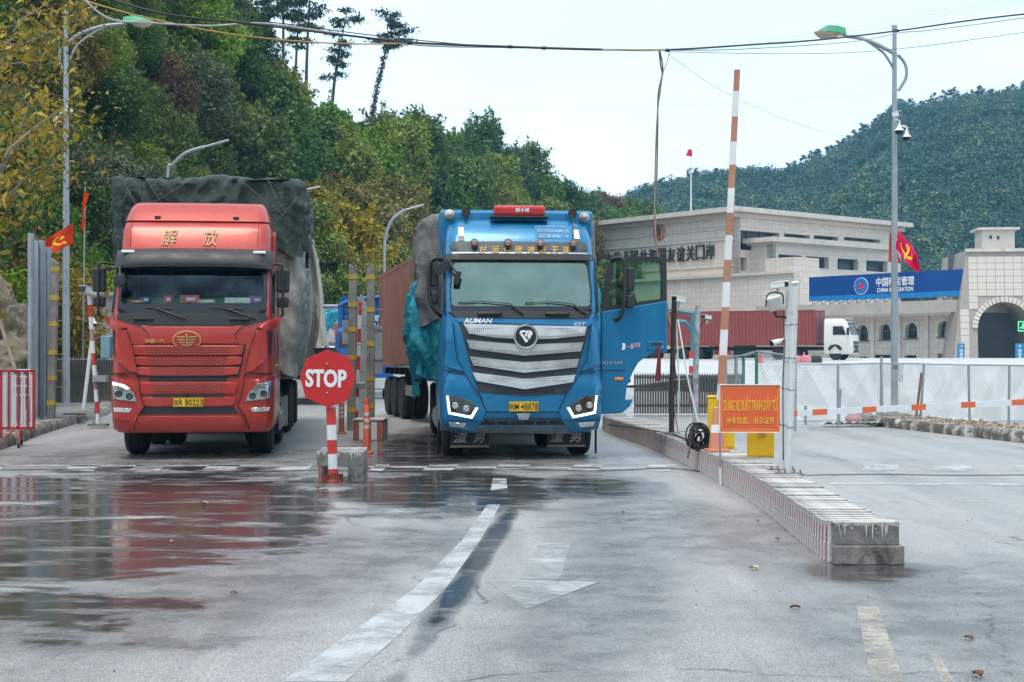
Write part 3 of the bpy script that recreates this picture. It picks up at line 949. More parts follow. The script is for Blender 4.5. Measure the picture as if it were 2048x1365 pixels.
class Cab:
    """Hollow cab shell lofted from (height, front setback, half width, corner radius) levels; front(x, z) gives its skin."""
    def __init__(s, levels, length, bulge=0.05):
        s.lv, s.len, s.bulge = levels, length, bulge
    def at(s, z):
        lv = s.lv
        if z <= lv[0][0]: return lv[0][1:]
        for a, b in zip(lv, lv[1:]):
            if z <= b[0]:
                t = (z - a[0]) / (b[0] - a[0])
                return tuple(a[k] + (b[k] - a[k]) * t for k in (1, 2, 3))
        return lv[-1][1:]
    def front(s, x, z):
        yf, w, r = s.at(z)
        ax = min(abs(x), w)
        y = yf + s.bulge * (ax / w) ** 2
        if ax > w - r:
            y += r - math.sqrt(max(0.0, r * r - (ax - (w - r)) ** 2))
        return y
    def shell(s, m, hole=None, name='cab_shell', parent=None, zs=None, floor=True):
        lv = sorted(set([l[0] for l in s.lv] + (zs or [])))
        nf, nc = 10, 7
        b = MB()
        for z in lv:
            yf, w, r = s.at(z)
            row = [(-w, s.len, z), (-w, (s.len + yf + r) / 2, z)]
            for k in range(nc):
                a = math.pi / 2 * k / nc
                x = -(w - r) - r * math.cos(a)
                row.append((x, s.front(x, z), z))
            for k in range(nf + 1):
                x = -(w - r) + 2 * (w - r) * k / nf
                row.append((x, s.front(x, z), z))
            row += [(-x, y, zz) for x, y, zz in row[:nc + 2][::-1]]
            b.v.extend(row)
        n = 2 * (nc + 2) + nf + 1
        for i in range(len(lv) - 1):
            for k in range(n - 1):
                if hole and hole[0] - 1e-4 <= lv[i] and lv[i + 1] <= hole[1] + 1e-4 and nc + 2 <= k < nc + 2 + nf: continue
                b.f.append((i * n + k, i * n + k + 1, (i + 1) * n + k + 1, (i + 1) * n + k)); b.mi.append(0)
            b.f.append((i * n + n - 1, i * n, (i + 1) * n, (i + 1) * n + n - 1)); b.mi.append(0)
        t = (len(lv) - 1) * n
        b.f.append(tuple(range(t, t + n))); b.mi.append(0)
        if floor: b.f.append(tuple(range(n))[::-1]); b.mi.append(0)
        return b.build(name, m, parent, smooth=32)
    def patch(s, name, pts, m, parent, off=0.012, thick=0.03, bevel=0.006, hole=None, step=0.12, mirror=False, smooth=40, dish=0.0):
        """A panel with the outline pts (x, z) laid on the cab's front skin, off proud of it."""
        if mirror: pts = [(-x, z) for x, z in pts][::-1]
        def sub(poly):
            out = []
            for i, p in enumerate(poly):
                q = poly[(i + 1) % len(poly)]
                k = max(1, int(math.hypot(q[0] - p[0], q[1] - p[1]) / step + 0.5))
                out += [(p[0] + (q[0] - p[0]) * j / k, p[1] + (q[1] - p[1]) * j / k) for j in range(k)]
            return out
        def inside(p, poly):
            c = False
            for i in range(len(poly)):
                (x1, y1), (x2, y2) = poly[i], poly[i - 1]
                if (y1 > p[1]) != (y2 > p[1]) and p[0] < (x2 - x1) * (p[1] - y1) / (y2 - y1) + x1: c = not c
            return c
        out = sub(pts)
        inn = sub(hole) if hole else []
        xs = [p[0] for p in out]; zs = [p[1] for p in out]
        extra = []
        x = min(xs) + step * 0.7
        while x < max(xs):
            z = min(zs) + step * 0.7
            while z < max(zs):
                if inside((x, z), out) and not (inn and inside((x, z), inn)): extra.append((x, z))
                z += step
            x += step
        V2 = [Vector(p) for p in out + inn + extra]
        no, ni = len(out), len(inn)
        E2 = [(i, (i + 1) % no) for i in range(no)] + [(no + i, no + (i + 1) % ni) for i in range(ni)]
        r = delaunay_2d_cdt(V2, E2, [], 0, 1e-5)
        vs, fs = [tuple(v) for v in r[0]], [tuple(f) for f in r[2]]
        fs = [f for f in fs if (lambda c: inside(c, out) and not (inn and inside(c, inn)))((sum(vs[i][0] for i in f) / 3, sum(vs[i][1] for i in f) / 3))]
        b = MB()
        n = len(vs)
        b.v = [(x, s.front(x, z) - off, z) for x, z in vs] + [(x, s.front(x, z) - off + thick, z) for x, z in vs]
        edges = {}
        for f in fs:
            b.f.append(f)
            for i in range(3):
                e = (f[i], f[(i + 1) % 3])
                edges[e] = edges.get(e, 0) + 1
        for (i, j) in edges:
            if (j, i) not in edges: b.f.append((j, i, n + i, n + j))
        b.mi = [0] * len(b.f)
        return b.build(name, m, parent, smooth=smooth, bevel=bevel, seg=1)
    def put(s, x, z, off=0.02):
        return Vector((x, s.front(x, z) - off, z))
    def text(s, txt, x, z, w, h, m, parent, bold=0.0, off=0.03, shear=0.0, dx=0.0, name='lettering'):
        """Lettering bent on to the skin."""
        me = text_mesh(txt, w, h, m, bold, 0.006, shear)
        for v in me.vertices:
            X, Z = v.co.x + x, v.co.z + z
            v.co = (X, s.front(X, Z) - off + v.co.y, Z)
        return link_mesh(name, me, parent)

def wheel(parent, x, y, r=0.52, w=0.30, outer=1, dual=False, name='wheel'):
    b = MB()
    prof = [(r * 0.56, -w / 2), (r * 0.90, -w / 2 - 0.01), (r * 0.985, -w / 2 + 0.035), (r, -w / 2 + 0.07)]
    for g in (-0.055, 0.0, 0.055):
        prof += [(r, g - 0.012), (r - 0.014, g - 0.008), (r - 0.014, g + 0.008), (r, g + 0.012)]
    prof += [(r, w / 2 - 0.07), (r * 0.985, w / 2 - 0.035), (r * 0.90, w / 2 + 0.01), (r * 0.56, w / 2)]
    b.lathe(prof, (0, 0, 0), 28, 'X')
    k = b.build(name, rubber, parent, (x, y, r), smooth=35)
    rm = MB()
    o = outer * w / 2
    rm.lathe([(r * 0.57, o * 0.9), (r * 0.57, o * 0.55), (r * 0.42, o * 0.35), (r * 0.2, o * 0.6), (0.0, o * 0.62)] if outer > 0 else [(0.0, o * 0.62), (r * 0.2, o * 0.6), (r * 0.42, o * 0.35), (r * 0.57, o * 0.55), (r * 0.57, o * 0.9)], (0, 0, 0), 20, 'X')
    for i in range(10):
        a = 2 * math.pi * i / 10
        rm.lathe([(0.018, -0.01), (0.018, 0.03), (0, 0.03)], (o * 0.5, math.cos(a) * r * 0.3, math.sin(a) * r * 0.3), 6, 'X')
    rm.build('rim', steel, k, smooth=35)
    return k
def wheels(parent, axles, xo, r=0.52, dual=False):
    for y in axles:
        for sd in (-1, 1):
            wheel(parent, sd * xo, y, r, 0.3, sd)
            if dual: wheel(parent, sd * (xo - 0.34), y, r, 0.28, sd)
def plate(cab, parent, x, z, w, h, pre, num):
    p = cab.put(x, z, 0.045)
    t = MB().box((0, 0, 0), (w, 0.012, h)).build('licence_plate', plate_y, parent, p, bevel=0.004)
    bd = MB()
    for c, d in (((0, -0.0068, h / 2 - 0.008), (w - 0.016, 0.002, 0.005)), ((0, -0.0068, -h / 2 + 0.008), (w - 0.016, 0.002, 0.005)), ((-w / 2 + 0.008, -0.0068, 0), (0.005, 0.002, h - 0.022)), ((w / 2 - 0.008, -0.0068, 0), (0.005, 0.002, h - 0.022))): bd.box(c, d)
    bd.build('plate_border', letter_k, t)
    letter(pre, w * 0.13, h * 0.62, letter_k, t, (-w * 0.40, -0.009, 0), bold=0.0)
    letter(num, w * 0.78, h * 0.66, letter_k, t, (w * 0.08, -0.009, 0), bold=0.004)
    return t
def tarp(name, label, cat, x0, x1, y0, y1, z0, z1, m, parent_tf, amp=0.07, sag=0.1, seed=0, nx=72, ny=70, nz=52, lean=(0, 0), hem=0.06, ropes=None, group=None, belly=0.0, shift=None, top_noise=0.10):
    """A sheet over a load: five sides with folds, tucks and a ragged hem."""
    root = thing(name, label, cat, parent_tf[0], parent_tf[1], group)
    def disp(p, nrm):
        q = Vector(p)
        fold = noise.ridged_multi_fractal(Vector((q.x * 1.6 + seed, q.y * 0.7, q.z * 0.55)), 1.0, 2.1, 4, 1.0, 2.0) - 1.0
        fold2 = noise.fractal(Vector((q.x * 0.8 + q.z * 0.9 + seed, q.y * 0.8, q.z * 0.6)), 1.0, 2.0, 4)
        fine = noise.ridged_multi_fractal(Vector((q.x * 4.5 + q.z * 1.8 + seed, q.y * 2.4, q.z * 1.5)), 1.0, 2.0, 3, 1.0, 2.0) - 1.0
        dr_ = noise.ridged_multi_fractal(Vector((q.x * 3.0 + q.y * 2.2 + q.z * (0.9 + 0.8 * math.sin(q.x * 1.3 + q.y)) + seed * 3, q.y * 1.1 + q.x, q.z * 0.5)), 1.0, 2.2, 3, 1.0, 2.0) - 1.0
        d = amp * (0.3 * fold + 0.35 * fold2 + 0.5 * fine + 1.6 * dr_)
        bl = belly * math.sin(math.pi * min(1, max(0, (q.z - z0) / (z1 - z0)))) if abs(nrm[2]) < 0.5 else 0
        return q + Vector(nrm) * (d + bl)
    b = MB()
    r = 0.16
    cx, cy = (x0 + x1) / 2, (y0 + y1) / 2
    def skin(X, Y, Z):       # rounded box corners, top sag and hem
        k = sstep(z1 - 0.5, z1, Z)
        X += lean[0] * (Z - z0); Y += lean[1] * (Z - z0)
        return (X, Y, Z)
    def side(fx, n1, nrm, nz_):
        base = len(b.v)
        for j in range(nz_ + 1):
            w = j / nz_
            for i in range(n1 + 1):
                X, Y = fx(i / n1)
                hz_ = z0 - hem * (0.5 + noise.noise(Vector((X * 2.2 + seed, Y * 2.2, 1.0)))) * 2 if j == 0 else z0
                Z = hz_ + (z1 - hz_) * w
                # shrink towards the rounded top edge
                e = max(0.0, (Z - (z1 - r)) / r)
                ins = r * (1 - math.sqrt(max(0, 1 - e * e))) * 0.85
                tz = top_noise * noise.fractal(Vector((X * 1.3 + seed, Y * 0.9, 7.0)), 1, 2, 3) * sstep(z0 + (z1 - z0) * 0.5, z1, Z)
                nn = nrm(i / n1)
                P = disp((X, Y, Z), (nn[0], nn[1], 0))
                P = P - Vector((nn[0], nn[1], 0)) * ins + Vector((0, 0, tz))
                b.v.append(skin(*P))
        for j in range(nz_):
            for i in range(n1):
                a = base + j * (n1 + 1) + i
                b.f.append((a, a + 1, a + n1 + 2, a + n1 + 1)); b.mi.append(0)
    rc = 0.14
    per = []
    def around(t):           # walk round the plan: left side back to front, front, right side
        pass
    path, nrms = [], []
    for i in range(ny): path.append((x0, y1 + (y0 + rc - y1) * i / ny)); nrms.append((-1, 0))
    for i in range(6):
        a = math.pi + math.pi / 2 * i / 6
        path.append((x0 + rc + rc * math.cos(a), y0 + rc + rc * math.sin(a))); nrms.append((math.cos(a), math.sin(a)))
    for i in range(nx): path.append((x0 + rc + (x1 - x0 - 2 * rc) * i / nx, y0)); nrms.append((0, -1))
    for i in range(6):
        a = -math.pi / 2 + math.pi / 2 * i / 6
        path.append((x1 - rc + rc * math.cos(a), y0 + rc + rc * math.sin(a))); nrms.append((math.cos(a), math.sin(a)))
    for i in range(ny + 1): path.append((x1, y0 + rc + (y1 - y0 - rc) * i / ny)); nrms.append((1, 0))
    n1 = len(path) - 1
    side(lambda t: path[int(round(t * n1))], n1, lambda t: nrms[int(round(t * n1))], nz)
    top = [b.v[nz * (n1 + 1) + i] for i in range(n1 + 1)]
    base = len(b.v)
    k2 = 10                   # the top: rungs between left and right edge points
    half = ny + 3
    L_, R_ = top[:half + nx // 2], top[half + nx // 2:][::-1]
    mm_ = min(len(L_), len(R_))
    for i in range(mm_):
        for k in range(k2 + 1):
            p = Vector(L_[i]).lerp(Vector(R_[i]), k / k2)
            dz = -sag * math.sin(math.pi * k / k2) * (0.6 + 0.8 * noise.noise(Vector((p.x, p.y * 0.8, seed)))) if 0 < k < k2 else 0
            b.v.append((p.x, p.y, p.z + dz))
    for i in range(mm_ - 1):
        for k in range(k2):
            a = base + i * (k2 + 1) + k
            b.f.append((a, a + 1, a + k2 + 2, a + k2 + 1)); b.mi.append(0)
    sheet_ = b.build('tarpaulin', m, root, smooth=75)
    if ropes:
        for pts in ropes:
            MB().tube(smooth_path(pts, 5), 0.006, 5).build('rope', rope_m, root, smooth=60)
    return root
rope_m = mat('hemp_rope', (0.13, 0.12, 0.10), 0.9, var=0.3, vs=30)
def tarp_mat(name, col, dust, rough=0.62, amt=0.5, sheen=0.0):
    m, nt, bs = nodes_of(name)
    v = coords(nt)
    n1 = noise_tex(nt, v, 1.1, 7, 0.7, 0.3)
    n2 = noise_tex(nt, coords(nt, scale=(1, 1, 0.3)), 6, 6, 0.7)
    c = mixc(nt, maprange(nt, n1, 0.35, 0.7, 0, amt), col, dust)
    c = mixc(nt, maprange(nt, n2, 0.35, 0.7, 0, 0.5), c, mul(col, 0.65))
    L(nt, c, bs.inputs['Base Color'])
    bs.inputs['Roughness'].default_value = rough
    cr = noise_tex(nt, coords(nt, scale=(1, 1, 0.6)), 9, 8, 0.75, 1.2)
    bump(nt, bs, cr, 0.8, 0.08)
    return m
tarp_green = tarp_mat('dark_green_tarpaulin', (0.020, 0.046, 0.040), (0.085, 0.105, 0.098), 0.42, 0.5)
tarp_grey = tarp_mat('dusty_grey_tarpaulin', (0.52, 0.485, 0.43), (0.64, 0.60, 0.53), 0.7, 0.8)
tarp_slate = tarp_mat('slate_grey_tarpaulin', (0.14, 0.145, 0.145), (0.27, 0.265, 0.25), 0.65, 0.7)
tarp_cyan = tarp_mat('turquoise_plastic_sheet', (0.0, 0.30, 0.42), (0.04, 0.46, 0.56), 0.22, 0.6)
tarp_beige = tarp_mat('beige_tarpaulin', (0.45, 0.41, 0.34), (0.56, 0.53, 0.47), 0.75, 0.6)

# ---- red truck
YB = 21.8
ANG_R = math.atan2(324, 2800)          # the lane's heading, turned to the left
RC = Vector(((383 - CX) / FPX * YB, YB, 0))
def RX(px, dy=0.0): return (px - 389) / (FPX / (YB + dy)) + (0.0 if dy == 0 else 0.0)
def RZ(py, dy=0.0): return CAMZ - (py - HY) / (FPX / (YB + dy))
def RP(pts, dy=0.0, sym=None): return [(RX(x, dy), RZ(y, dy)) for x, y in pts]
red = thing('cargo_truck', 'red truck cab with gold roof characters and dark green tarpaulin behind', 'truck', RC, ANG_R, 'trucks queuing at the gate')
rcab = Cab([(0.42, 0.10, 1.17, .22), (0.50, 0.03, 1.225, .22), (0.62, 0.0, 1.24, .22), (1.15, 0.0, 1.245, .20), (1.5, 0.03, 1.235, .2), (1.95, 0.04, 1.235, .2), (2.2, 0.07, 1.25, .2), (2.42, 0.12, 1.215, .085), (3.0, 0.36, 1.19, .085), (3.12, 0.42, 1.185, .2), (3.30, 0.50, 1.175, .2), (3.62, 0.62, 1.165, .16), (3.76, 0.74, 1.14, .17), (3.84, 0.98, 1.08, .2)], 2.35, 0.05)
rcab.shell(red_p, (2.42, 3.0), 'cab_shell', red)
# windscreen: black surround with a hole, a pane behind it
ws = RP([(238, 621), (236, 600), (240, 545), (246, 537), (516, 536), (523, 545), (528, 595), (528, 612), (512, 618), (262, 624)], 0.2)
sym = lambda half: half + [(-x, z) for x, z in half[::-1]]
wso = sym([(-1.225, 2.28), (-1.215, 2.5), (-1.19, 3.06)])
wsi = sym([(-1.05, 2.43), (-1.10, 2.48), (-1.10, 2.62), (-1.07, 2.94), (-1.03, 2.99)])
rcab.patch('windscreen_surround', wso, blackg, red, 0.010, 0.03, 0.004, wsi)
g_red = glass('windscreen_glass_dark', (0.86, 0.90, 0.94), 0.03, 0.02, (0.42, 0.56, 0.70))
rcab.patch('windscreen', sym([(-1.12, 2.36), (-1.14, 2.45), (-1.09, 3.01)]), g_red, red, -0.012, 0.006, 0)
rcab.patch('wiper_cowl', sym([(-0.80, 2.085), (-1.235, 2.21), (-1.225, 2.285)]), blackp, red, 0.016, 0.03, 0.004)
for x0_, x1_, z1_ in ((-0.72, -0.10, 2.20), (0.30, 0.98, 2.20)):
    b = MB()
    b.tube([rcab.put(x1_, 2.20, 0.03), rcab.put(x1_ - 0.2, 2.27, 0.05), rcab.put(x1_ - 0.46, 2.36, 0.045)], 0.014, 6)
    b.tube([rcab.put(x0_, 2.37, 0.035), rcab.put(x1_ - 0.2, 2.345, 0.035)], 0.012, 5, flat=0.6)
    b.build('wiper', blackp, red)
for x in (-0.74, 0.73): MB().box(rcab.put(x, 2.195, 0.03), (0.32, 0.05, 0.04)).build('grab_handle', blackp, red, bevel=0.01)
def pillars(cab, parent, zs):
    for sd in (-1, 1):
        b = MB(); b.tube([(sd * (cab.at(z)[1] - 0.012), cab.front(cab.at(z)[1], z) - 0.02, z) for z in zs], 0.04, 8)
        b.build('windscreen_pillar', blackg, parent, smooth=60)
pillars(rcab, red, (2.30, 2.42, 2.7, 3.02))
# inside: dash, wheel, seats
b = MB()
b.prism([(0.36, 2.15), (0.36, 2.40), (0.60, 2.47), (0.95, 2.56), (1.2, 2.50), (1.2, 2.15)], -1.08, 1.08, 'YZ')
b.build('dashboard', mat('dash_green', (0.05, 0.34, 0.07), 0.7, var=0.4), red)
seat_m = mat('seat_cloth', (0.05, 0.05, 0.055), 0.9, var=0.3)
for x in (-0.62, 0.62):
    b = MB(); b.box((x, 1.55, 2.45), (0.56, 0.18, 1.0), Matrix.Rotation(R(-8), 3, 'X')); b.box((x, 1.62, 3.02), (0.3, 0.12, 0.22))
    b.build('seat', seat_m, red, bevel=0.06)
MB().lathe([(0.235 + 0.022 * math.cos(a), 0.022 * math.sin(a)) for a in [2 * math.pi * k / 8 for k in range(9)]], (0, 0, 0), 24).build('steering_wheel', blackp, red, (0.62, 0.98, 2.48), (R(-50), 0, 0), smooth=60)
MB().box((0, 2.2, 2.9), (2.2, 0.05, 1.4)).build('cab_rear_wall', mat('cab_lining', (0.03, 0.036, 0.045), 0.9), red)
# clutter on the dash, each a thing of its own
clut = [((-0.92, 'orange'), (0.28, 0.10, 0.05), (0.75, 0.25, 0.05), 'scatter of orange sweets at the left end of the red truck dashboard', 'sweet_box'), ((-0.78, 'b'), (0.16, 0.12, 0.10), (0.02, 0.10, 0.35), 'small blue bag on the red truck dashboard', 'bag'), ((-0.42, 'r'), (0.14, 0.08, 0.12), (0.75, 0.03, 0.03), 'red and white ornament standing on the red truck dashboard', 'ornament'), ((-0.08, 'snack'), (0.30, 0.10, 0.13), (0.75, 0.16, 0.10), 'orange snack packet on the red truck dashboard', 'snack_packet'), ((0.18, 'w'), (0.26, 0.16, 0.06), (0.6, 0.6, 0.55), 'grey white box lying on the red truck dashboard', 'carton'), ((0.66, 'paper'), (0.40, 0.22, 0.09), (0.75, 0.78, 0.62), 'sheaf of pale paper on the red truck dashboard', 'paper_sheaf'), ((0.95, 'purple'), (0.2, 0.12, 0.12), (0.25, 0.12, 0.25), 'purple and orange packet at the right end of the red truck dashboard', 'sweet_packet')]
for (x, k), d, c, lab, nm in clut:
    p = RC + Matrix.Rotation(ANG_R, 3, 'Z') @ Vector((x, 0.55, 2.455 + d[2] / 2))
    b = MB(); b.box((0, 0, 0), d); b.m(1).box((0.02, -d[1] / 2 - 0.002, 0), (d[0] * 0.5, 0.004, d[2] * 0.4)); b.m(0)
    o = b.build(nm, [mat('clutter_' + nm, c, 0.5, var=0.4, vs=14), mat('clutter_white', (0.75, 0.75, 0.7), 0.5)], None, p, (0, 0, ANG_R + rng.uniform(-.4, .4)), bevel=0.02)
    tag(o, lab, 'dashboard item', 'things on the red truck dashboard')
# sun visor with two marker lamps
b = MB()
def visor(u, v):
    x = -1.235 + 2.47 * u
    prof = [(-0.02, 3.05), (-0.16, 3.02), (-0.20, 3.09), (-0.17, 3.26), (-0.02, 3.33)]
    i = min(3, int(v * 4)); t = v * 4 - i
    y = prof[i][0] + (prof[i + 1][0] - prof[i][0]) * t; z = prof[i][1] + (prof[i + 1][1] - prof[i][1]) * t
    return (x, rcab.front(x * 0.95, z) + y * (1 - 0.4 * abs(2 * u - 1) ** 6), z - 0.03 * abs(2 * u - 1) ** 3)
b.grid(visor, 24, 8)
vis = b.build('sun_visor', blackp, red, smooth=50)
for sd in (-1, 1):
    MB().box((sd * 1.02, rcab.front(1.02, 3.27) - 0.155, 3.262), (0.2, 0.05, 0.045)).build('marker_lamp', letter_w, vis, bevel=0.012)
# roof, fairing
rroof = Cab([(3.79, 0.74, 1.14, .16), (3.90, 0.84, 1.12, .16), (4.04, 0.98, 1.08, .16), (4.11, 1.08, 1.03, .16), (4.13, 1.3, 0.95, .16)], 2.3, 0.06)
rroof.shell(red_p, None, 'roof_fairing', red)
for x in (-0.62, 0.62): MB().box((x, 0.80, 3.84), (0.09, 0.05, 0.05)).build('fairing_clip', blackp, red)
for sd in (-1, 1):
    b = MB(); b.prism([(1.3, 3.0), (1.9, 3.0), (1.9, 3.55), (1.55, 3.7), (1.35, 3.62)], sd * 1.16, sd * 1.22, 'YZ')
    b.build('side_fairing', red_p, red, bevel=0.02)
for ch, x in (('解', RX(338, .6)), ('放', RX(418, .6))):
    rcab.text(ch, x, 3.51, 0.25, 0.27, mat('pale_gold', (0.66, 0.40, 0.20), 0.6, var=0.2), red, 0.006, 0.016, 0.2)
for x in (-1.02, 0.98): rcab.patch('roof_seam', [(x - .006, 3.36), (x + .006, 3.36), (x + .012, 3.74), (x, 3.74)], mat('red_seam', (0.10, 0.012, 0.01), 0.6), red, 0.004, 0.02, 0)  # dark red joint lines
# nose panels
seamred = MATS['red_seam']
hood = sym([(-0.93, 1.42), (-0.98, 1.50), (-1.04, 2.05), (-0.78, 2.12)])
rcab.patch('bonnet_panel', [(-0.72, 1.80), (-0.66, 1.95), (-0.80, 2.10), (-0.6, 2.075), (0.6, 2.075), (0.80, 2.10), (0.66, 1.95), (0.72, 1.80)], red_p, red, 0.03, 0.04, 0.014)
for sd in (False, True):
    rcab.patch('corner_vane', RP([(229, 650), (262, 663), (272, 690), (284, 745), (268, 742), (236, 714), (232, 690)]), red_p, red, 0.05, 0.07, 0.02, mirror=sd)
    rcab.patch('air_slot', RP([(230, 664), (236, 662), (238, 712), (233, 708)]), blackp, red, 0.056, 0.02, 0, mirror=sd)
    rcab.patch('mirror_horn', RP([(211, 632), (222, 634), (262, 656), (232, 662), (221, 652)]), red_p, red, 0.06, 0.10, 0.02, mirror=sd)
rcab.patch('grille_backing', RP([(268, 689), (496, 689), (482, 755), (280, 755)]), blackp, red, 0.018, 0.03, 0)
bands = [((690, 711), (271, 492), (299, 461)), ((712.5, 731), (274, 489), (303, 458)), ((733, 751), (279, 484), (307, 455))]
for (yt, yb), (xl, xr), (il, ir) in bands:
    k = 3
    rcab.patch('grille_band', RP([(xl, yt + 1.5), (xr, yt + 1.5), (xr - k, yb - 1), (ir, yb + 1), (il, yb + 1), (xl + k, yb - 1)]), red_p, red, 0.05, 0.05, 0.012)
    rcab.patch('perforated_panel', RP([(il, yt + 3), (ir, yt + 3), (ir - 3, yb), (il + 3, yb)]), red_perf, red, 0.057, 0.01, 0)
rcab.patch('grille_slot', RP([(304, 755), (461, 755), (457, 763), (308, 763)]), blackp, red, 0.012, 0.02, 0)
rcab.patch('grille_band', RP([(284, 765), (482, 765), (477, 789), (289, 789)]), red_p, red, 0.035, 0.05, 0.012)
rcab.patch('perforated_panel', RP([(312, 767), (453, 767), (449, 785), (316, 785)]), red_perf, red, 0.042, 0.01, 0)
rcab.patch('grille_slot', RP([(310, 789), (455, 789), (452, 794), (313, 794)]), blackp, red, 0.03, 0.02, 0)
MB().lathe([(0.0, -0.03), (0.02, -0.02), (0.02, 0.02)], tuple(rcab.put(-0.0 + RX(380), RZ(789), 0.05)), 10, 'Y').build('nose_camera', blackg, red)
rcab.patch('number_panel', RP([(288, 795), (478, 795), (470, 813), (296, 813)]), red_p, red, 0.03, 0.04, 0.01)
rcab.patch('lower_intake', RP([(297, 814.5), (471, 814.5), (482, 829), (286, 829)]), blackp, red, 0.008, 0.02, 0)
rcab.patch('bumper_lip', RP([(279, 833), (487, 833), (494, 861), (274, 861)]), red_p, red, 0.045, 0.06, 0.014, step=0.05)
for sd in (False, True):
    rcab.patch('bumper_corner', RP([(227, 752), (284, 762), (291, 795), (298, 812), (284, 831), (272, 861), (231, 861), (228, 800)]), red_p, red, 0.032, 0.05, 0.014, mirror=sd)
    hl = rcab.patch('headlight', RP([(232, 763), (260, 769), (275, 784), (282, 803), (234, 798)]), lens, red, 0.038, 0.02, 0.004, mirror=sd)
    sg = -1 if not sd else 1
    for hx, hzz in ((-1.11, RZ(788)), (-0.94, RZ(793))):
        x = hx * -sg
        MB().lathe([(0.055, -0.004), (0.055, -0.018), (0.042, -0.020), (0.02, -0.012), (0, -0.01)], tuple(rcab.put(sg * abs(hx), hzz, 0.036)), 16, 'Y').build('lamp_lens', lens_dark, hl, smooth=40)
    rcab.patch('daylight_lamp', RP([(233.5, 764.5), (258, 770), (268, 777), (263, 779), (254, 774), (234, 770)]), drl_warm if not sd else lens, hl, 0.046, 0.01, 0, mirror=sd)
    rcab.patch('headlight_cover', RP([(231, 762), (261, 768), (277, 783), (284, 804), (233, 799)]), clear, hl, 0.052, 0.004, 0, mirror=sd)
    fl = rcab.patch('fog_lamp', RP([(234, 815), (273, 816.5), (269, 825), (237, 824)]), lens, red, 0.04, 0.02, 0.004, mirror=sd)
    MB().lathe([(0.026, 0), (0.026, -0.02), (0, -0.02)], tuple(rcab.put(sg * 0.89, RZ(803), 0.03)), 14, 'Y').build('tow_cap', red_p, red) if False else None
def gap(cab, pts, parent, m, w=0.010, off=0.062):
    """The dark joint between two body panels."""
    for (x0, z0), (x1, z1) in zip(pts, pts[1:]):
        d = Vector((x1 - x0, z1 - z0)); n_ = Vector((-d.y, d.x)).normalized() * w / 2
        cab.patch('panel_gap', [(x0 + n_.x, z0 + n_.y), (x0 - n_.x, z0 - n_.y), (x1 - n_.x, z1 - n_.y), (x1 + n_.x, z1 + n_.y)], m, parent, off, 0.01, 0)
gap_m = mat('panel_gap', (0.012, 0.010, 0.010), 0.8)
for sgn in (1, -1):
    mir = lambda pts: [(sgn * x, z) for x, z in pts]
    gap(rcab, mir(RP([(284, 748), (286, 764), (291, 795), (298, 812)])), red, gap_m, 0.012, 0.052)
    gap(rcab, mir(RP([(297, 813), (285, 831), (275, 861)])), red, gap_m, 0.012, 0.06)
    gap(rcab, mir(RP([(229, 748), (268, 746), (284, 751)])), red, gap_m, 0.012, 0.07)
    gap(rcab, mir(RP([(262, 664), (273, 690), (284, 745)])), red, gap_m, 0.008, 0.07)
gap(rcab, RP([(230, 842), (270, 842)]), red, gap_m, 0.006, 0.05)
plate(rcab, red, RX(383.5), RZ(805), 0.46, 0.145, '桂', 'R B0223')
# oval badge: rim, figure and wings
e0 = rcab.put(RX(380), RZ(681), 0.035)
bd = MB()
ring = []
for k in range(36):
    a = 2 * math.pi * k / 36
    ring.append((math.cos(a), math.sin(a)))
def ell(b, rx, rz, y): b.add([(e0.x + c * rx, y, e0.z + s_ * rz) for c, s_ in ring], [tuple(range(36))])
bd.prism([(e0.x + c * 0.225, e0.z + s_ * 0.15) for c, s_ in ring], e0.y - 0.02, e0.y + 0.05)
badge = bd.build('badge', gold, red, bevel=0.008)
MB().prism([(e0.x + c * 0.200, e0.z + s_ * 0.128) for c, s_ in ring], e0.y - 0.024, e0.y).build('badge_field', red_p, badge)
fg = MB()
fg.prism([(e0.x + x, e0.z + z) for x, z in ((-.026, -.10), (.026, -.10), (.026, -.085), (.014, -.085), (.014, .10), (-.006, .10), (-.03, .08), (-.03, .068), (-.012, .074), (-.012, -.085), (-.026, -.085))], e0.y - 0.036, e0.y - 0.02)
for i, (z, w0, w1) in enumerate(((0.055, .155, .025), (0.012, .145, .025), (-0.031, .12, .025), (-0.066, .085, .025))):
    for sd in (-1, 1):
        pp = [(sd * w1, z + .002), (sd * w0, z + .008), (sd * (w0 - .012), z - .014), (sd * w1, z - .02)]
        fg.prism([(e0.x + x, e0.z + zz) for x, zz in pp], e0.y - 0.036, e0.y - 0.02)
fg.build('badge_emblem', gold, badge, bevel=0.003)
rcab.text('中国一汽', RX(317), RZ(682.5), 0.29, 0.062, goldpaint, red, 0.01, 0.038)
# mirrors
def mirror_arm(parent, x, zs, ytop, m=blackp, tall=(0.40, 0.17), small=(0.17, 0.17), flip=1, y=0.5, z1=2.62, z2=2.36):
    b = MB()
    b.tube(smooth_path([(x - flip * 0.30, y + 0.05, 3.06), (x - flip * 0.05, y - 0.05, 3.08), (x, y - 0.06, 2.98), (x, y - 0.06, 2.40), (x - flip * 0.02, y - 0.02, 2.25), (x - flip * 0.25, y + 0.1, 2.16)], 6), 0.02, 8)
    arm = b.build('mirror_arm', m, parent, smooth=60)
    MB().box((x, y + 0.03, 2.82), (0.21, 0.12, 0.38)).build('mirror_housing', m, arm, bevel=0.035, seg=3)
    MB().box((x, y + 0.03, 2.475), (0.19, 0.12, 0.17)).build('wide_angle_mirror', m, arm, bevel=0.035, seg=3)
mirror_arm(red, -1.49, 0, 0, flip=-1)
mirror_arm(red, 1.38, 0, 0, flip=1)
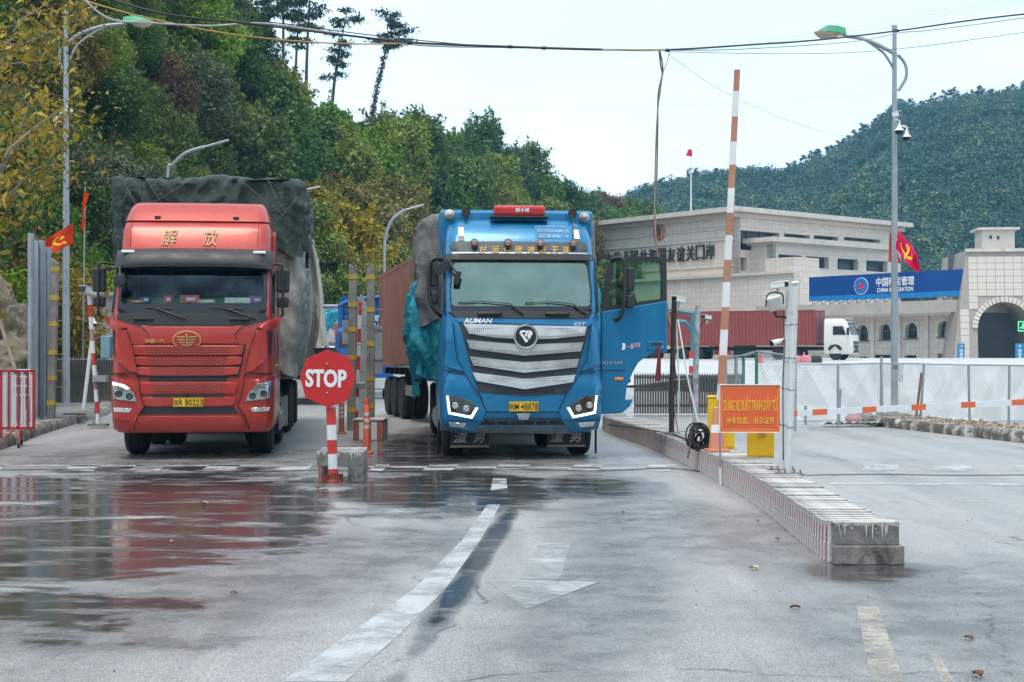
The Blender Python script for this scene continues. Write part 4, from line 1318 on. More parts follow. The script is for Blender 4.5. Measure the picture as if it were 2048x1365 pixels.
b = MB(); b.tube([rcab.put(-1.12, 3.05, 0.0), rcab.put(-1.12, 3.0, 0.22), rcab.put(-1.10, 2.85, 0.26)], 0.018, 6)
b.lathe([(0.0, -0.03), (0.09, -0.02), (0.1, 0.0), (0.085, 0.02), (0, 0.03)], tuple(rcab.put(-1.10, 2.78, 0.26)), 18, 'Y')
b.tube([rcab.put(-1.18, 3.04, 0.05), rcab.put(-1.30, 2.98, 0.15)], [0.05, 0.1], 8, flat=0.4)
b.build('kerb_mirror', blackp, red, smooth=50)
# door line, handle and step on the side we see
b = MB(); b.box((1.236, 0.72, 1.55), (0.012, 0.014, 1.9)); b.box((1.236, 1.75, 1.9), (0.012, 0.014, 2.4)); b.box((1.236, 1.2, 0.95), (0.012, 1.1, 0.014))
b.build('door_seam', seamred, red)
b = MB(); b.prism([(0.8, 2.25), (1.7, 2.25), (1.7, 2.95), (0.98, 2.95)], 1.205, 1.236, 'YZ'); b.build('side_window', glass('side_glass', (0.15, 0.17, 0.18), 0.2), red)
MB().lathe([(0.03, 0), (0.03, 0.03), (0, 0.035)], (1.25, 0.9, 1.45), 8, 'X').build('side_indicator', amber, red)
# chassis, bed, wheels
b = MB(); b.box((0, 6.4, 0.95), (0.9, 12.2, 0.3)); b.box((0, 1.2, 0.6), (1.7, 1.9, 0.35)); b.box((0, 2.9, 0.75), (2.3, 1.0, 0.6)); b.build('chassis', under, red)
b = MB(); b.box((0, 8.1, 1.28), (2.5, 10.8, 0.16)); b.build('cargo_bed', mat('bed_red', (0.20, 0.025, 0.02), 0.6, var=0.4, dirt=(0.06, 0.05, 0.045), dirt_amt=0.7), red)
b = MB(); b.tube([(1.05, 2.4, 0.5), (1.05, 3.4, 0.5)], 0.26, 14); b.box((1.05, 3.9, 0.6), (0.5, 0.6, 0.55)); b.build('fuel_tank', steel, red, bevel=0.02)
wheels(red, [1.42], 1.02); wheels(red, [4.0, 7.6, 8.9], 1.04, dual=True); wheels(red, [11.4], 1.04, dual=True)
for sd in (-1, 1):
    MB().prism([(0.9, 0.95), (1.0, 1.12), (1.42, 1.2), (1.85, 1.12), (1.98, 0.7), (1.94, 0.7), (1.8, 1.06), (1.42, 1.14), (1.05, 1.06), (0.94, 0.93)], sd * 0.86, sd * 1.2, 'YZ').build('mudguard', blackp, red)
    MB().box((sd * 1.06, 2.06, 0.55), (0.36, 0.015, 0.5)).build('mudflap', rubber, red)
def on(ref, ang, v): return ref + Matrix.Rotation(ang, 3, 'Z') @ Vector(v)
# loads on the red truck
rope_g = []
for xa, za, xb, zb in ((-1.5, 4.75, -1.0, 3.9), (-1.1, 4.75, -0.5, 3.9), (1.0, 4.75, 1.35, 4.1), (0.5, 4.75, 1.4, 4.0), (1.55, 4.4, 0.9, 3.7), (-0.2, 4.75, -1.4, 4.0)):
    rope_g.append([(xa, 2.62, za), ((xa + xb) / 2, 2.50, (za + zb) / 2 - 0.04), (xb, 2.55, zb)])
tarp('tarpaulin_load', 'dark green tarpaulin roped over the load behind the red cab', 'tarpaulin', -1.62, 1.60, 2.72, 7.5, 3.55, 4.72, tarp_green, (RC, ANG_R), 0.105, 0.08, 1, ropes=rope_g, lean=(0.0, 0.0), hem=0.16, top_noise=0.09)
tarp('tarpaulin_load', 'dusty grey tarpaulin over the lower load along the side of the red truck', 'tarpaulin', -1.50, 1.45, 2.95, 12.8, 1.36, 4.3, tarp_grey, (RC, ANG_R), 0.085, 0.1, 4, ny=90, hem=0.10, lean=(0.03, 0), belly=0.10,
     ropes=[[(1.62, 3.0 + 1.1 * k, 1.4), (1.80, 3.4 + 1.1 * k, 2.5), (1.66, 3.9 + 1.1 * k, 3.9)] for k in range(6)] + [[(1.62, 4.0 + 1.1 * k, 1.4), (1.80, 3.6 + 1.1 * k, 2.5), (1.66, 3.1 + 1.1 * k, 3.9)] for k in range(5)])

# ---- blue truck
YC = 21.6
ANG_B = math.atan2(235, 2800)
BC = Vector(((1045 - CX) / FPX * YC, YC, 0))
def BX(px, dy=0.0): return (px - 1045) / (FPX / (YC + dy))
def BZ(py, dy=0.0): return CAMZ - (py - HY) / (FPX / (YC + dy))
def BP(pts, dy=0.0): return [(BX(x, dy), BZ(y, dy)) for x, y in pts]
blue = thing('cargo_truck', 'blue truck with silver slatted grille and its driver door open', 'truck', BC, ANG_B, 'trucks queuing at the gate')
bcab = Cab([(0.42, 0.14, 1.10, .25), (0.52, 0.05, 1.24, .25), (0.66, 0.0, 1.265, .24), (1.1, 0.0, 1.27, .22), (1.45, 0.04, 1.25, .2), (1.95, 0.03, 1.22, .2), (2.22, 0.07, 1.20, .2), (2.38, 0.12, 1.19, .085), (3.10, 0.36, 1.185, .085), (3.22, 0.40, 1.18, .2), (3.45, 0.50, 1.17, .22), (3.70, 0.70, 1.13, .26), (3.80, 0.90, 1.08, .3), (3.84, 1.15, 1.0, .3)], 2.3, 0.05)
bcab.shell(blue_p, (2.38, 3.10), 'cab_shell', blue)
bl_glass = glass('windscreen_glass_green', (0.42, 0.62, 0.52), 0.25, 0.06, (0.66, 0.88, 0.76))
wsi2 = sym([(-1.04, 2.39), (-1.09, 2.44), (-1.09, 2.65), (-1.06, 3.04), (-1.02, 3.09)])
bcab.patch('windscreen_surround', sym([(-1.19, 2.30), (-1.185, 3.14)]), blackg, blue, 0.010, 0.03, 0.004, wsi2)
bcab.patch('windscreen', sym([(-1.11, 2.38), (-1.125, 2.5), (-1.07, 3.12)]), bl_glass, blue, -0.012, 0.006, 0)
pillars(bcab, blue, (2.30, 2.4, 2.7, 3.12))
bcab.patch('wiper_cowl', sym([(-1.02, 2.195), (-1.19, 2.25), (-1.19, 2.31)]), blackp, blue, 0.018, 0.03, 0.004)
for x0_, x1_ in ((-1.02, 0.02), (0.02, 1.00)):
    b = MB()
    b.tube([bcab.put(x1_, 2.26, 0.03), bcab.put(x1_ - 0.13, 2.36, 0.055), bcab.put(x1_ - 0.2, 2.42, 0.05)], 0.015, 6)
    b.tube([bcab.put(x0_ + 0.03, 2.445, 0.03), bcab.put(x0_ + 0.45, 2.46, 0.04), bcab.put(x1_ - 0.2, 2.425, 0.035)], 0.014, 5, flat=0.6)
    b.build('wiper', blackp, blue)
for x in (-0.50, 0.55):
    b = MB(); b.tube([bcab.put(x - 0.17, 2.27, 0.03), bcab.put(x - 0.16, 2.27, 0.06), bcab.put(x + 0.16, 2.27, 0.06), bcab.put(x + 0.17, 2.27, 0.03)], 0.028, 8); b.build('grab_handle', blackp, blue, smooth=50)
MB().box((0, 0.80, 2.26), (2.05, 0.72, 0.26)).build('dashboard', mat('dash_grey', (0.10, 0.13, 0.11), 0.7), blue, bevel=0.05)
for x in (-0.62, 0.62):
    b = MB(); b.box((x, 1.55, 2.45), (0.56, 0.18, 1.0), Matrix.Rotation(R(-8), 3, 'X')); b.box((x, 1.62, 3.02), (0.3, 0.12, 0.22)); b.build('seat', seat_m, blue, bevel=0.06)
MB().box((0, 2.15, 2.9), (2.2, 0.05, 1.4)).build('cab_rear_wall', mat('cab_lining_pale', (0.34, 0.38, 0.36), 0.9), blue)
MB().lathe([(0.235 + 0.022 * math.cos(a), 0.022 * math.sin(a)) for a in [2 * math.pi * k / 8 for k in range(9)]], (0, 0, 0), 24).build('steering_wheel', blackp, blue, (0.62, 0.98, 2.46), (R(-50), 0, 0), smooth=60)
for x, d, c, nm, lab in ((0.02, (0.13, 0.06, 0.21), (0.02, 0.02, 0.022), 'dash_phone', 'black phone standing upright on the blue truck dashboard'), (0.32, (0.2, 0.12, 0.15), (0.55, 0.6, 0.45), 'carton', 'pale carton on the blue truck dashboard beside the phone'), (-0.64, (0.12, 0.1, 0.06), (0.7, 0.7, 0.6), 'paper_sheaf', 'small pale papers at the left of the blue truck dashboard')):
    tag(MB().box((0, 0, 0), d).build(nm, mat('clutter_' + lab[:9], c, 0.5), None, on(BC, ANG_B, (x, 0.58, 2.392 + d[2] / 2)), (0, 0, ANG_B), bevel=0.012), lab, 'dashboard item', 'things on the blue truck dashboard')
# visor bands and lettering
visor_m = mat('slate_band', (0.07, 0.08, 0.09), 0.4, var=0.15)
bcab.patch('visor_band', sym([(-1.175, 3.245), (-1.165, 3.42)]), visor_m, blue, 0.012, 0.02, 0.003)
bcab.patch('visor_trim', sym([(-1.18, 3.225), (-1.18, 3.245)]), chrome, blue, 0.022, 0.02, 0)
bcab.patch('sun_visor', sym([(-1.185, 3.115), (-1.185, 3.225)]), blackp, blue, 0.05, 0.06, 0.01)
xs8 = [BX(840 + z / 3.793, .45) for z in (497, 590, 680, 765, 857, 948, 1038, 1125)]
for ch, x in zip('好运伴我浪迹天涯', xs8):
    bcab.text(ch, x, 3.285, 0.125, 0.115, goldpaint, blue, 0.008, 0.03, 0.15)
worklamp = mat('bronze_lamp', (0.30, 0.16, 0.12), 0.35, 0.5)
for px in (432, 685, 932, 1183):
    x = BX(840 + px / 3.793, .5)
    wl = MB().lathe([(0.0, 0.10), (0.05, 0.09), (0.062, 0.0), (0.055, -0.015)], tuple(bcab.put(x, 3.395, 0.10)), 16, 'Y').build('work_lamp', worklamp, blue, smooth=40)
    MB().lathe([(0.05, -0.012), (0.03, -0.02), (0, -0.022)], tuple(bcab.put(x, 3.395, 0.10)), 16, 'Y').build('lamp_lens', mat('lamp_glass', (0.42, 0.3, 0.26), 0.15, 0.3), wl, smooth=40)
    MB().tube([tuple(bcab.put(x, 3.335, 0.06)), tuple(bcab.put(x, 3.30, 0.02))], [0.045, 0.03], 8).build('lamp_bracket', blackp, wl)
for sd, zz in ((-1, 3.58), (1, 3.55)):
    bcab.patch('roof_strap', [(sd * 0.92 - .05, 3.43), (sd * 0.92 + .05, 3.43), (sd * 0.92 + .04, 3.78), (sd * 0.92 - .04, 3.78)], visor_m, blue, 0.008, 0.02, 0)
    bcab.patch('roof_marker', [(sd * 0.92 - .045, zz - .08), (sd * 0.92 + .045, zz - .08), (sd * 0.92 + .042, zz + .08), (sd * 0.92 - .042, zz + .08)], letter_w, blue, 0.02, 0.02, 0.004)
faint = mat('faint_lettering', (0.25, 0.50, 0.62), 0.5)
bcab.patch('roof_sticker', [(0.26, 3.47), (0.86, 3.47), (0.84, 3.70), (0.25, 3.70)], mat('sticker_blue', (0.006, 0.16, 0.40), 0.5), blue, 0.005, 0.01, 0)
bcab.text('Produced by', 0.60, 3.675, 0.32, 0.04, faint, blue, 0.01, 0.012)
bcab.text('FOTONDAIMLER', 0.55, 3.605, 0.50, 0.055, faint, blue, 0.01, 0.012)
bcab.text('福田戴姆勒汽车', 0.55, 3.515, 0.50, 0.062, faint, blue, 0.01, 0.012)
# roof spoiler, light bar, horns, aerial
bsp = Cab([(3.2, 1.05, 1.20, .06), (3.6, 0.98, 1.24, .06), (3.92, 1.0, 1.24, .06), (3.97, 1.06, 1.22, .06)], 2.25, 0.0)
bsp.shell(blue_p, None, 'roof_spoiler', blue)
red_lens = mat('red_light_bar', (0.50, 0.022, 0.028), 0.28, var=0.15, coat=0.4)
b = MB(); b.box((0.02, 0.80, 3.93), (0.83, 0.22, 0.17)); lb = b.build('roof_light_bar', red_lens, blue, bevel=0.05, seg=3)
MB().box((0.02, 0.80, 3.83), (0.93, 0.24, 0.035)).build('light_bar_base', blackp, lb, bevel=0.01)
letter('顺水福', 0.22, 0.065, letter_w, lb, (0.06, 0.685, 3.94), bold=0.015)
horn = mat('horn_black', (0.02, 0.02, 0.022), 0.4)
for sd in (-1, 1):
    hx = -0.83 if sd < 0 else 0.88
    b = MB(); b.lathe([(0.075, -0.06), (0.068, -0.06), (0.05, 0.0), (0.03, 0.08), (0.03, 0.14), (0, 0.14)], (hx, 0.86, 3.90), 18, 'Y'); b.build('roof_horn', horn, blue, smooth=40)
    b = MB(); b.lathe([(0.0, -0.10), (0.03, -0.085), (0.085, 0.0), (0.085, 0.05), (0, 0.05)], (sd * 1.09, 0.92, 3.88 - (0.03 if sd > 0 else 0)), 18, 'Y'); b.build('cone_beacon', mat('cone_grey', (0.42, 0.40, 0.37), 0.5), blue, smooth=40)
b = MB(); b.tube([(0.84, 0.62, 3.86), (0.85, 0.52, 3.62), (0.84, 0.48, 3.45)], 0.007, 5); b.lathe([(0, -0.03), (0.022, 0), (0, 0.03)], (0.84, 0.46, 3.44), 8); b.build('aerial', horn, blue)
# nose: grille
slate = mat('slate_plastic', (0.035, 0.042, 0.052), 0.45, var=0.2)
bcab.patch('grille_frame', BP([(918, 645), (1183, 653), (1142, 787), (1050, 793), (956, 784)]), slate, blue, 0.006, 0.03, 0.006)
bcab.patch('bonnet_strip', BP([(905, 636), (1052, 639), (1190, 642), (1184, 652), (918, 645)]), blue_p, blue, 0.022, 0.04, 0.01)
for poly in ([(927, 648), (1049, 651), (1175, 653), (1171, 671), (1110, 678), (1049, 679), (990, 676), (937, 668)],
             [(933, 680), (1049, 690), (1168, 685), (1163, 703), (1049, 712), (940, 698)],
             [(939, 713), (1049, 725), (1160, 718), (1155, 735), (1049, 746), (947, 731)],
             [(945, 745), (1049, 758), (1152, 750), (1147, 765), (1049, 779), (953, 762)]):
    sl = bcab.patch('grille_slat', BP(poly), chrome, blue, 0.05, 0.05, 0.012)
    c = [sum(p[0] for p in poly) / len(poly), sum(p[1] for p in poly) / len(poly)]
    inner = [(c[0] + (x - c[0]) * 0.965, (y - c[1]) * 0.62 + c[1] - 1.3) for x, y in poly]
    bcab.patch('perforated_panel', BP(inner), silver_perf, sl, 0.056, 0.01, 0)
for (y0_, y1_, xa, xb) in ((676, 684, 985, 1030), (676, 684, 1070, 1110), (712, 718, 985, 1120), (745, 750, 990, 1110), (778, 786, 990, 1110)):
    bcab.patch('grille_mesh', BP([(xa, y0_), (xb, y0_), (xb, y1_), (xa, y1_)]), blackp, blue, 0.016, 0.02, 0.003)
e1 = bcab.put(BX(1051), BZ(673), 0.06)
bad = MB().lathe([(0.0, -0.02), (0.165, -0.02), (0.172, -0.012), (0.185, -0.018), (0.19, 0.0), (0.18, 0.05)], tuple(e1), 40, 'Y').build('badge', chrome, blue, smooth=40)
MB().lathe([(0.0, -0.024), (0.160, -0.022), (0.160, 0.0)], tuple(e1), 40, 'Y').build('badge_field', letter_k, bad, smooth=40)
dm = MB()
for pts in ([(-.085, .075), (.012, .075), (-.012, .04), (-.055, .04), (-.072, .03), (-.108, .03)], [(-.108, .03), (-.062, .026), (0.045, -.10), (0.0, -.135)],
            [(.02, .075), (.06, .075), (.0, -.03), (-.022, .0)], [(.07, .075), (.085, .075), (.118, .03), (.06, -.08), (.015, -.02)]):
    dm.prism([(e1.x + x * 0.92, e1.z + z * 0.92 + 0.02) for x, z in pts], e1.y - 0.034, e1.y - 0.02)
dm.build('badge_emblem', letter_w, bad, bevel=0.003)
bcab.text('AUMAN', BX(956), BZ(642), 0.45, 0.078, letter_w, blue, 0.03, 0.032, 0.25)
bcab.text('EST', BX(1162), BZ(648), 0.20, 0.05, chrome, blue, 0.02, 0.032, 0.25)
lbl_m = mat('pale_lettering', (0.55, 0.66, 0.72), 0.5)
bcab.text('好运随行天下行', -1.075, BZ(773), 0.24, 0.042, lbl_m, blue, 0.0, 0.012)
bcab.text('一路平安发财', 1.05, BZ(780), 0.25, 0.05, lbl_m, blue, 0.0, 0.012)
for sd in (False, True):
    sg = -1 if not sd else 1
    bcab.patch('corner_vane', BP([(886, 628), (905, 646), (915, 720), (930, 745), (905, 738), (886, 732), (883, 680)]), blue_p, blue, 0.055, 0.07, 0.025, mirror=sd)
    bcab.patch('bumper_corner', BP([(882, 745), (935, 752), (958, 790), (972, 818), (966, 842), (944, 866), (886, 862), (882, 800)]), blue_p, blue, 0.035, 0.05, 0.02, mirror=sd)
    hl = bcab.patch('headlight', BP([(893, 792), (917, 793), (940, 803), (956, 816), (944, 837), (897, 828)]), lens_dark, blue, 0.042, 0.02, 0.004, mirror=sd)
    bcab.patch('daylight_strip', BP([(893, 792), (897, 792), (901, 824), (941, 832), (951, 815), (956, 816), (944, 837), (897, 828)]), drl, hl, 0.05, 0.01, 0, mirror=sd)
    for lx, lz in ((1.04, BZ(811)), (0.87, BZ(817))):
        MB().lathe([(0.05, 0.0), (0.05, -0.015), (0.03, -0.02), (0, -0.012)], tuple(bcab.put(sg * lx, lz, 0.045)), 14, 'Y').build('lamp_lens', lens, hl, smooth=40)
    bcab.patch('headlight_cover', BP([(892, 791), (917, 792), (941, 802), (957, 816), (945, 838), (896, 829)]), clear, hl, 0.058, 0.004, 0, mirror=sd)
    bcab.patch('fog_lamp', BP([(898, 844.5), (933, 847), (928, 856), (900, 854)]), lens, blue, 0.05, 0.02, 0.004, mirror=sd)
    bcab.patch('tow_panel', BP([(976, 800), (992, 801), (991, 814), (977, 813)]), blue_p, blue, 0.03, 0.02, 0.004, mirror=sd)
bcab.patch('bumper_centre', BP([(960, 788), (1050, 797), (1138, 791), (1122, 823), (972, 822)]), blue_p, blue, 0.028, 0.04, 0.014)
bcab.patch('lower_intake', BP([(972, 824), (1122, 825), (1139, 853), (953, 852)]), blackp, blue, 0.0, 0.03, 0)
bcab.patch('intake_bar', BP([(966, 836), (1128, 837), (1130, 841), (964, 840)]), slate, blue, 0.03, 0.03, 0.006)
bcab.patch('bumper_bar', BP([(958, 850), (1132, 851), (1147, 870), (946, 866)]), mat('dusty_blue_grey', (0.10, 0.15, 0.19), 0.6, var=0.4, vs=5, dirt=(0.2, 0.2, 0.2), dirt_amt=0.4), blue, 0.05, 0.06, 0.012)
bcab.patch('tow_cover', BP([(1033, 827), (1061, 827), (1056, 840), (1038, 840)]), mat('grey_cover', (0.30, 0.33, 0.36), 0.5), blue, 0.05, 0.04, 0.01)
for sgn in (1, -1):
    mir = lambda pts: [(sgn * x, z) for x, z in pts]
    gap(bcab, mir(BP([(930, 748), (945, 772), (958, 790), (972, 820)])), blue, gap_m, 0.012, 0.056)
    gap(bcab, mir(BP([(905, 647), (914, 718), (930, 746)])), blue, gap_m, 0.010, 0.07)
    gap(bcab, mir(BP([(884, 740), (930, 748)])), blue, gap_m, 0.010, 0.066)
    gap(bcab, mir(BP([(884, 842), (965, 842)])), blue, gap_m, 0.006, 0.05)
plate(bcab, blue, BX(1047), BZ(813.5), 0.455, 0.155, '皖', 'M·4B878')
flap = mat('mudflap_rubber', (0.03, 0.032, 0.035), 0.6, var=0.3, dirt=(0.10, 0.095, 0.09), dirt_amt=0.5)
for px in (946, 1140):
    f = MB().box((BX(px, .6), 0.62, 0.325), (0.61, 0.02, 0.25)).build('mudflap', flap, blue)
    MB().box((BX(px, .6), 0.607, 0.185), (0.61, 0.01, 0.03)).build('flap_edge', mat('flap_edge', (0.32, 0.28, 0.24), 0.6), f)
    letter('渣', 0.23, 0.17, lbl_m if False else mat('flap_letter', (0.52, 0.47, 0.45), 0.6), f, (BX(px, .6) - 0.14, 0.605, 0.33), bold=0.02, shear=0.2)
    letter('男', 0.20, 0.17, mat('flap_letter', (0.52, 0.47, 0.45), 0.6), f, (BX(px, .6) + 0.15, 0.605, 0.33), bold=0.02, shear=0.2)
# mirrors
b = MB()
b.tube(smooth_path([(-1.16, 0.62, 3.12), (-1.33, 0.5, 3.14), (-1.42, 0.46, 3.05), (-1.43, 0.46, 2.62), (-1.38, 0.46, 2.40), (-1.28, 0.5, 2.27), (-1.2, 0.6, 2.24)], 6), 0.035, 8)
arm = b.build('mirror_arm', blackp, blue, smooth=60)
MB().box((-1.345, 0.52, 2.90), (0.13, 0.12, 0.40)).build('mirror_housing', blackp, arm, bevel=0.035, seg=3)
MB().box((-1.345, 0.52, 2.53), (0.13, 0.12, 0.2)).build('wide_angle_mirror', blackp, arm, bevel=0.035, seg=3)
b = MB(); b.tube([(-1.13, 0.45, 3.16), (-1.10, 0.25, 3.04), (-1.03, 0.2, 2.93)], 0.018, 6); b.box((-1.00, 0.18, 2.83), (0.10, 0.04, 0.2), Matrix.Rotation(R(12), 3, 'Y')); b.box((-1.22, 0.3, 2.99), (0.28, 0.03, 0.16), Matrix.Rotation(R(-32), 3, 'Y')); b.build('kerb_mirror', blackp, blue, bevel=0.02)
b = MB()
for k in range(9): b.box((-1.198, 0.52, 2.36 + 0.075 * k), (0.03, 0.10, 0.03))
b.build('side_trim', letter_w, blue)
# open door: swings out from the front corner of the cab
dr = MB()
D0 = Vector((1.30, 0.42, 0))
da = R(6)                         # outer skin faces the camera, its far edge a little nearer
def DP(px, py, d=0.0): return ((px - 1212) / (FPX / (YC + .5)), CAMZ - (py - HY) / (FPX / (YC + .5)))
skin = [DP(*p) for p in ((1210, 624), (1346, 601), (1346, 706), (1318, 707), (1300, 715), (1286, 726), (1275, 744), (1262, 775), (1259, 800), (1275, 799), (1270, 812), (1252, 827), (1206, 829), (1209, 760))]
dr.prism(skin, -0.05, 0.05)
door = dr.build('door', blue_p, blue, D0, (0, 0, da - ANG_B * 0), bevel=0.015)
fr_o = [DP(*p) for p in ((1212, 626), (1221, 545), (1230, 517), (1236, 513), (1345.5, 512.5), (1346, 602))]
fr_i = [DP(*p) for p in ((1223, 612), (1230, 545), (1236, 524), (1330, 522), (1336, 528), (1334, 597))]
b = MB(); n = len(fr_o)
b.v = [(x, -0.03, z) for x, z in fr_o] + [(x, -0.03, z) for x, z in fr_i] + [(x, 0.03, z) for x, z in fr_o] + [(x, 0.03, z) for x, z in fr_i]
for i in range(n):
    j = (i + 1) % n
    b.f += [(i, j, n + j, n + i), (2 * n + j, 2 * n + i, 3 * n + i, 3 * n + j), (i, 2 * n + i, 2 * n + j, j), (n + j, 3 * n + j, 3 * n + i, n + i)]
b.mi = [0] * len(b.f)
b.build('window_frame', blackp, door)
b = MB(); b.prism(fr_i, -0.004, 0.004); b.build('window_pane', glass('door_glass', (0.66, 0.86, 0.77), 0.10, 0.03, (0.75, 0.95, 0.85)), door)
b = MB(); b.prism([DP(*p) for p in ((1258, 522), (1261, 522), (1270, 611), (1265, 612))], -0.02, 0.02); b.build('window_divider', blackp, door)
hc = DP(1322, 692)
b = MB(); b.box((hc[0], -0.055, hc[1]), (0.27, 0.03, 0.15)); hd = b.build('door_handle', blue_p, door, bevel=0.02)
b = MB(); b.box((hc[0], -0.072, hc[1] + 0.03), (0.16, 0.01, 0.04)); b.build('handle_recess', blackp, hd)
MB().lathe([(0.02, 0), (0.02, -0.02), (0, -0.02)], (hc[0] + 0.10, -0.065, hc[1] - 0.02), 10, 'Y').build('lock', steel, hd)
b = MB(); b.tube([(hc[0] + .02, -0.08, hc[1] + .01), (hc[0] + .04, -0.10, hc[1] - .2), (hc[0] + .02, -0.09, hc[1] - .56)], [0.02, 0.03, 0.05], 8, flat=0.35); b.m(0)
tag(b.build('ribbon', mat('dark_red_ribbon', (0.16, 0.012, 0.015), 0.7, var=0.2), None, on(BC, ANG_B, D0), (0, 0, ANG_B + da), smooth=60), 'dark red ribbon hanging from the handle of the open blue door', 'ribbon')
MB().box((DP(1245, 758)[0], -0.058, DP(1245, 758)[1]), (0.14, 0.02, 0.045)).build('side_indicator', amber, door, bevel=0.008)
b = MB(); b.box((DP(1232, 741)[0], -0.053, DP(1232, 741)[1]), (0.44, 0.01, 0.012)); b.build('door_seam', mat('blue_seam', (0.002, 0.04, 0.10), 0.6), door)
letter('X13 560', 0.33, 0.05, chrome, door, (DP(1231, 726)[0], -0.055, DP(1231, 726)[1]), bold=0.02)
sticker = letter('一路平安', 0.23, 0.085, mat('pink_letter', (0.70, 0.50, 0.62), 0.5), door, (DP(1276, 692)[0], -0.055, DP(1276, 692)[1]), bold=0.01, shear=0.3, rot=(0, R(-10), 0))
b = MB(); b.prism([(DP(1255, 693)[0] + x, DP(1255, 693)[1] + z) for x, z in ((-.03, -.05), (.0, -.06), (.03, -.03), (.02, 0), (.035, .03), (.0, .055), (-.03, .035), (-.015, 0.01))], -0.058, -0.05); b.build('horse_decal', letter_w, door)
ax = DP(1251, 519)
b = MB(); b.tube(smooth_path([(0.16, -0.02, DP(0, 519)[1]), (0.27, -0.16, DP(0, 517)[1]), (0.315, -0.2, DP(0, 530)[1]), (0.315, -0.2, DP(0, 600)[1]), (0.27, -0.14, DP(0, 634)[1]), (0.20, -0.04, DP(0, 640)[1])], 6), 0.034, 8)
arm = b.build('mirror_arm', blackp, door, smooth=60)
MB().box((0.415, -0.16, DP(0, 560)[1]), (0.13, 0.12, 0.38)).build('mirror_housing', blackp, arm, bevel=0.035, seg=3)
MB().box((0.41, -0.16, DP(0, 604)[1]), (0.12, 0.12, 0.21)).build('wide_angle_mirror', blackp, arm, bevel=0.035, seg=3)
# chassis, wheels
b = MB(); b.box((0, 5.2, 0.95), (0.9, 9.6, 0.3)); b.box((0, 1.2, 0.62), (1.7, 1.8, 0.35)); b.box((0, 2.9, 0.8), (2.3, 1.0, 0.6)); b.build('chassis', under, blue)
b = MB(); b.box((0, 6.5, 1.32), (2.5, 7.6, 0.16)); b.build('cargo_bed', mat('bed_grey', (0.10, 0.09, 0.085), 0.7, var=0.4), blue)
b = MB(); b.tube([(-1.05, 2.5, 0.55), (-1.05, 3.6, 0.55)], 0.26, 14); b.build('fuel_tank', steel, blue)
wheels(blue, [1.30], 1.03); wheels(blue, [3.4, 7.4, 8.7], 1.04, dual=True)
b = MB(); b.tube([(-1.25, 0.9, 0.60), (-1.27, 1.0, 0.3), (-1.27, 1.1, 0.04)], 0.02, 6); b.tube([(1.27, 0.9, 0.55), (1.275, 0.95, 0.04)], 0.018, 6); b.build('static_strap', rubber, blue)
for sd in (-1, 1):
    MB().prism([(0.75, 0.9), (0.85, 1.12), (1.3, 1.2), (1.75, 1.12), (1.88, 0.7), (1.84, 0.7), (1.7, 1.06), (1.3, 1.14), (0.92, 1.06), (0.8, 0.88)], sd * 0.86, sd * 1.2, 'YZ').build('mudguard', blackp, blue)
# loads on the blue truck
TB = math.atan2(185, 2800)
tarp('tarpaulin_load', 'slate grey tarpaulin bulging behind the blue cab', 'tarpaulin', -1.58, 1.42, 2.75, 9.6, 2.35, 4.02, tarp_slate, (BC, TB), 0.055, 0.1, 9, ny=90, hem=0.14, belly=0.06, top_noise=0.16,
     ropes=[[(-1.72, 3.0 + 0.9 * k, 2.7), (-1.75, 3.3 + 0.9 * k, 3.3), (-1.64, 3.6 + 0.9 * k, 3.9)] for k in range(4)])
tarp('tarpaulin_load', 'crinkled turquoise plastic sheet over the load beside the blue cab', 'tarpaulin', -1.66, 1.5, 2.95, 9.4, 1.32, 2.95, tarp_cyan, (BC, TB), 0.105, 0.0, 14, ny=100, nz=44, hem=0.22, belly=0.10)
# the driver, standing on the cab step behind the open door
def person(label, loc, rotz, joints, edges, radii, mats_, group=None):
    r = thing('person', label, 'person', loc, rotz, group)
    me = bpy.data.meshes.new('body')
    me.from_pydata(joints, edges, [])
    o = link_mesh('body', me, r)
    me.materials.append(mats_[0])
    sk = o.modifiers.new('skin', 'SKIN'); sk.use_smooth_shade = True
    for i, rr in enumerate(radii):
        me.skin_vertices[0].data[i].radius = (rr, rr * (0.75 if i in (1, 2) else 1))
    me.skin_vertices[0].data[0].use_root = True
    s_ = o.modifiers.new('sub', 'SUBSURF'); s_.levels = 2; s_.render_levels = 2
    return r
J = [(0, 0, .95), (0, 0.0, 1.18), (0, 0.0, 1.40), (0, -0.01, 1.50), (0, -0.03, 1.58), (-.19, 0, 1.40), (-.27, -.03, 1.14), (-.25, -.20, 0.98), (.19, 0, 1.40), (.27, -.03, 1.14), (.27, -.22, 1.05), (-.10, 0, .90), (-.11, -.03, .50), (-.11, 0.02, .06), (-.11, -.12, .03), (.10, 0, .90), (.11, -.03, .50), (.11, 0.02, .06), (.11, -.12, .03)]
E = [(0, 1), (1, 2), (2, 3), (3, 4), (2, 5), (5, 6), (6, 7), (2, 8), (8, 9), (9, 10), (0, 11), (11, 12), (12, 13), (13, 14), (0, 15), (15, 16), (16, 17), (17, 18)]
RD = [.15, .16, .17, .06, .055, .085, .06, .045, .085, .06, .045, .10, .075, .05, .045, .10, .075, .05, .045]
jacket = mat('dark_olive_jacket', (0.06, 0.075, 0.06), 0.9, var=0.3, vs=9, bmp=0.4, bs_=15)
skin_m = mat('skin', (0.48, 0.27, 0.18), 0.6, var=0.12, vs=8)
hair_m = mat('black_hair', (0.012, 0.010, 0.010), 0.7, var=0.2)
pl_ = on(BC, ANG_B, (1.66, 0.85, 1.18))
dv = person('driver in a dark jacket standing on the step behind the open blue door', pl_, ANG_B + 0.2, J, E, RD, [jacket])
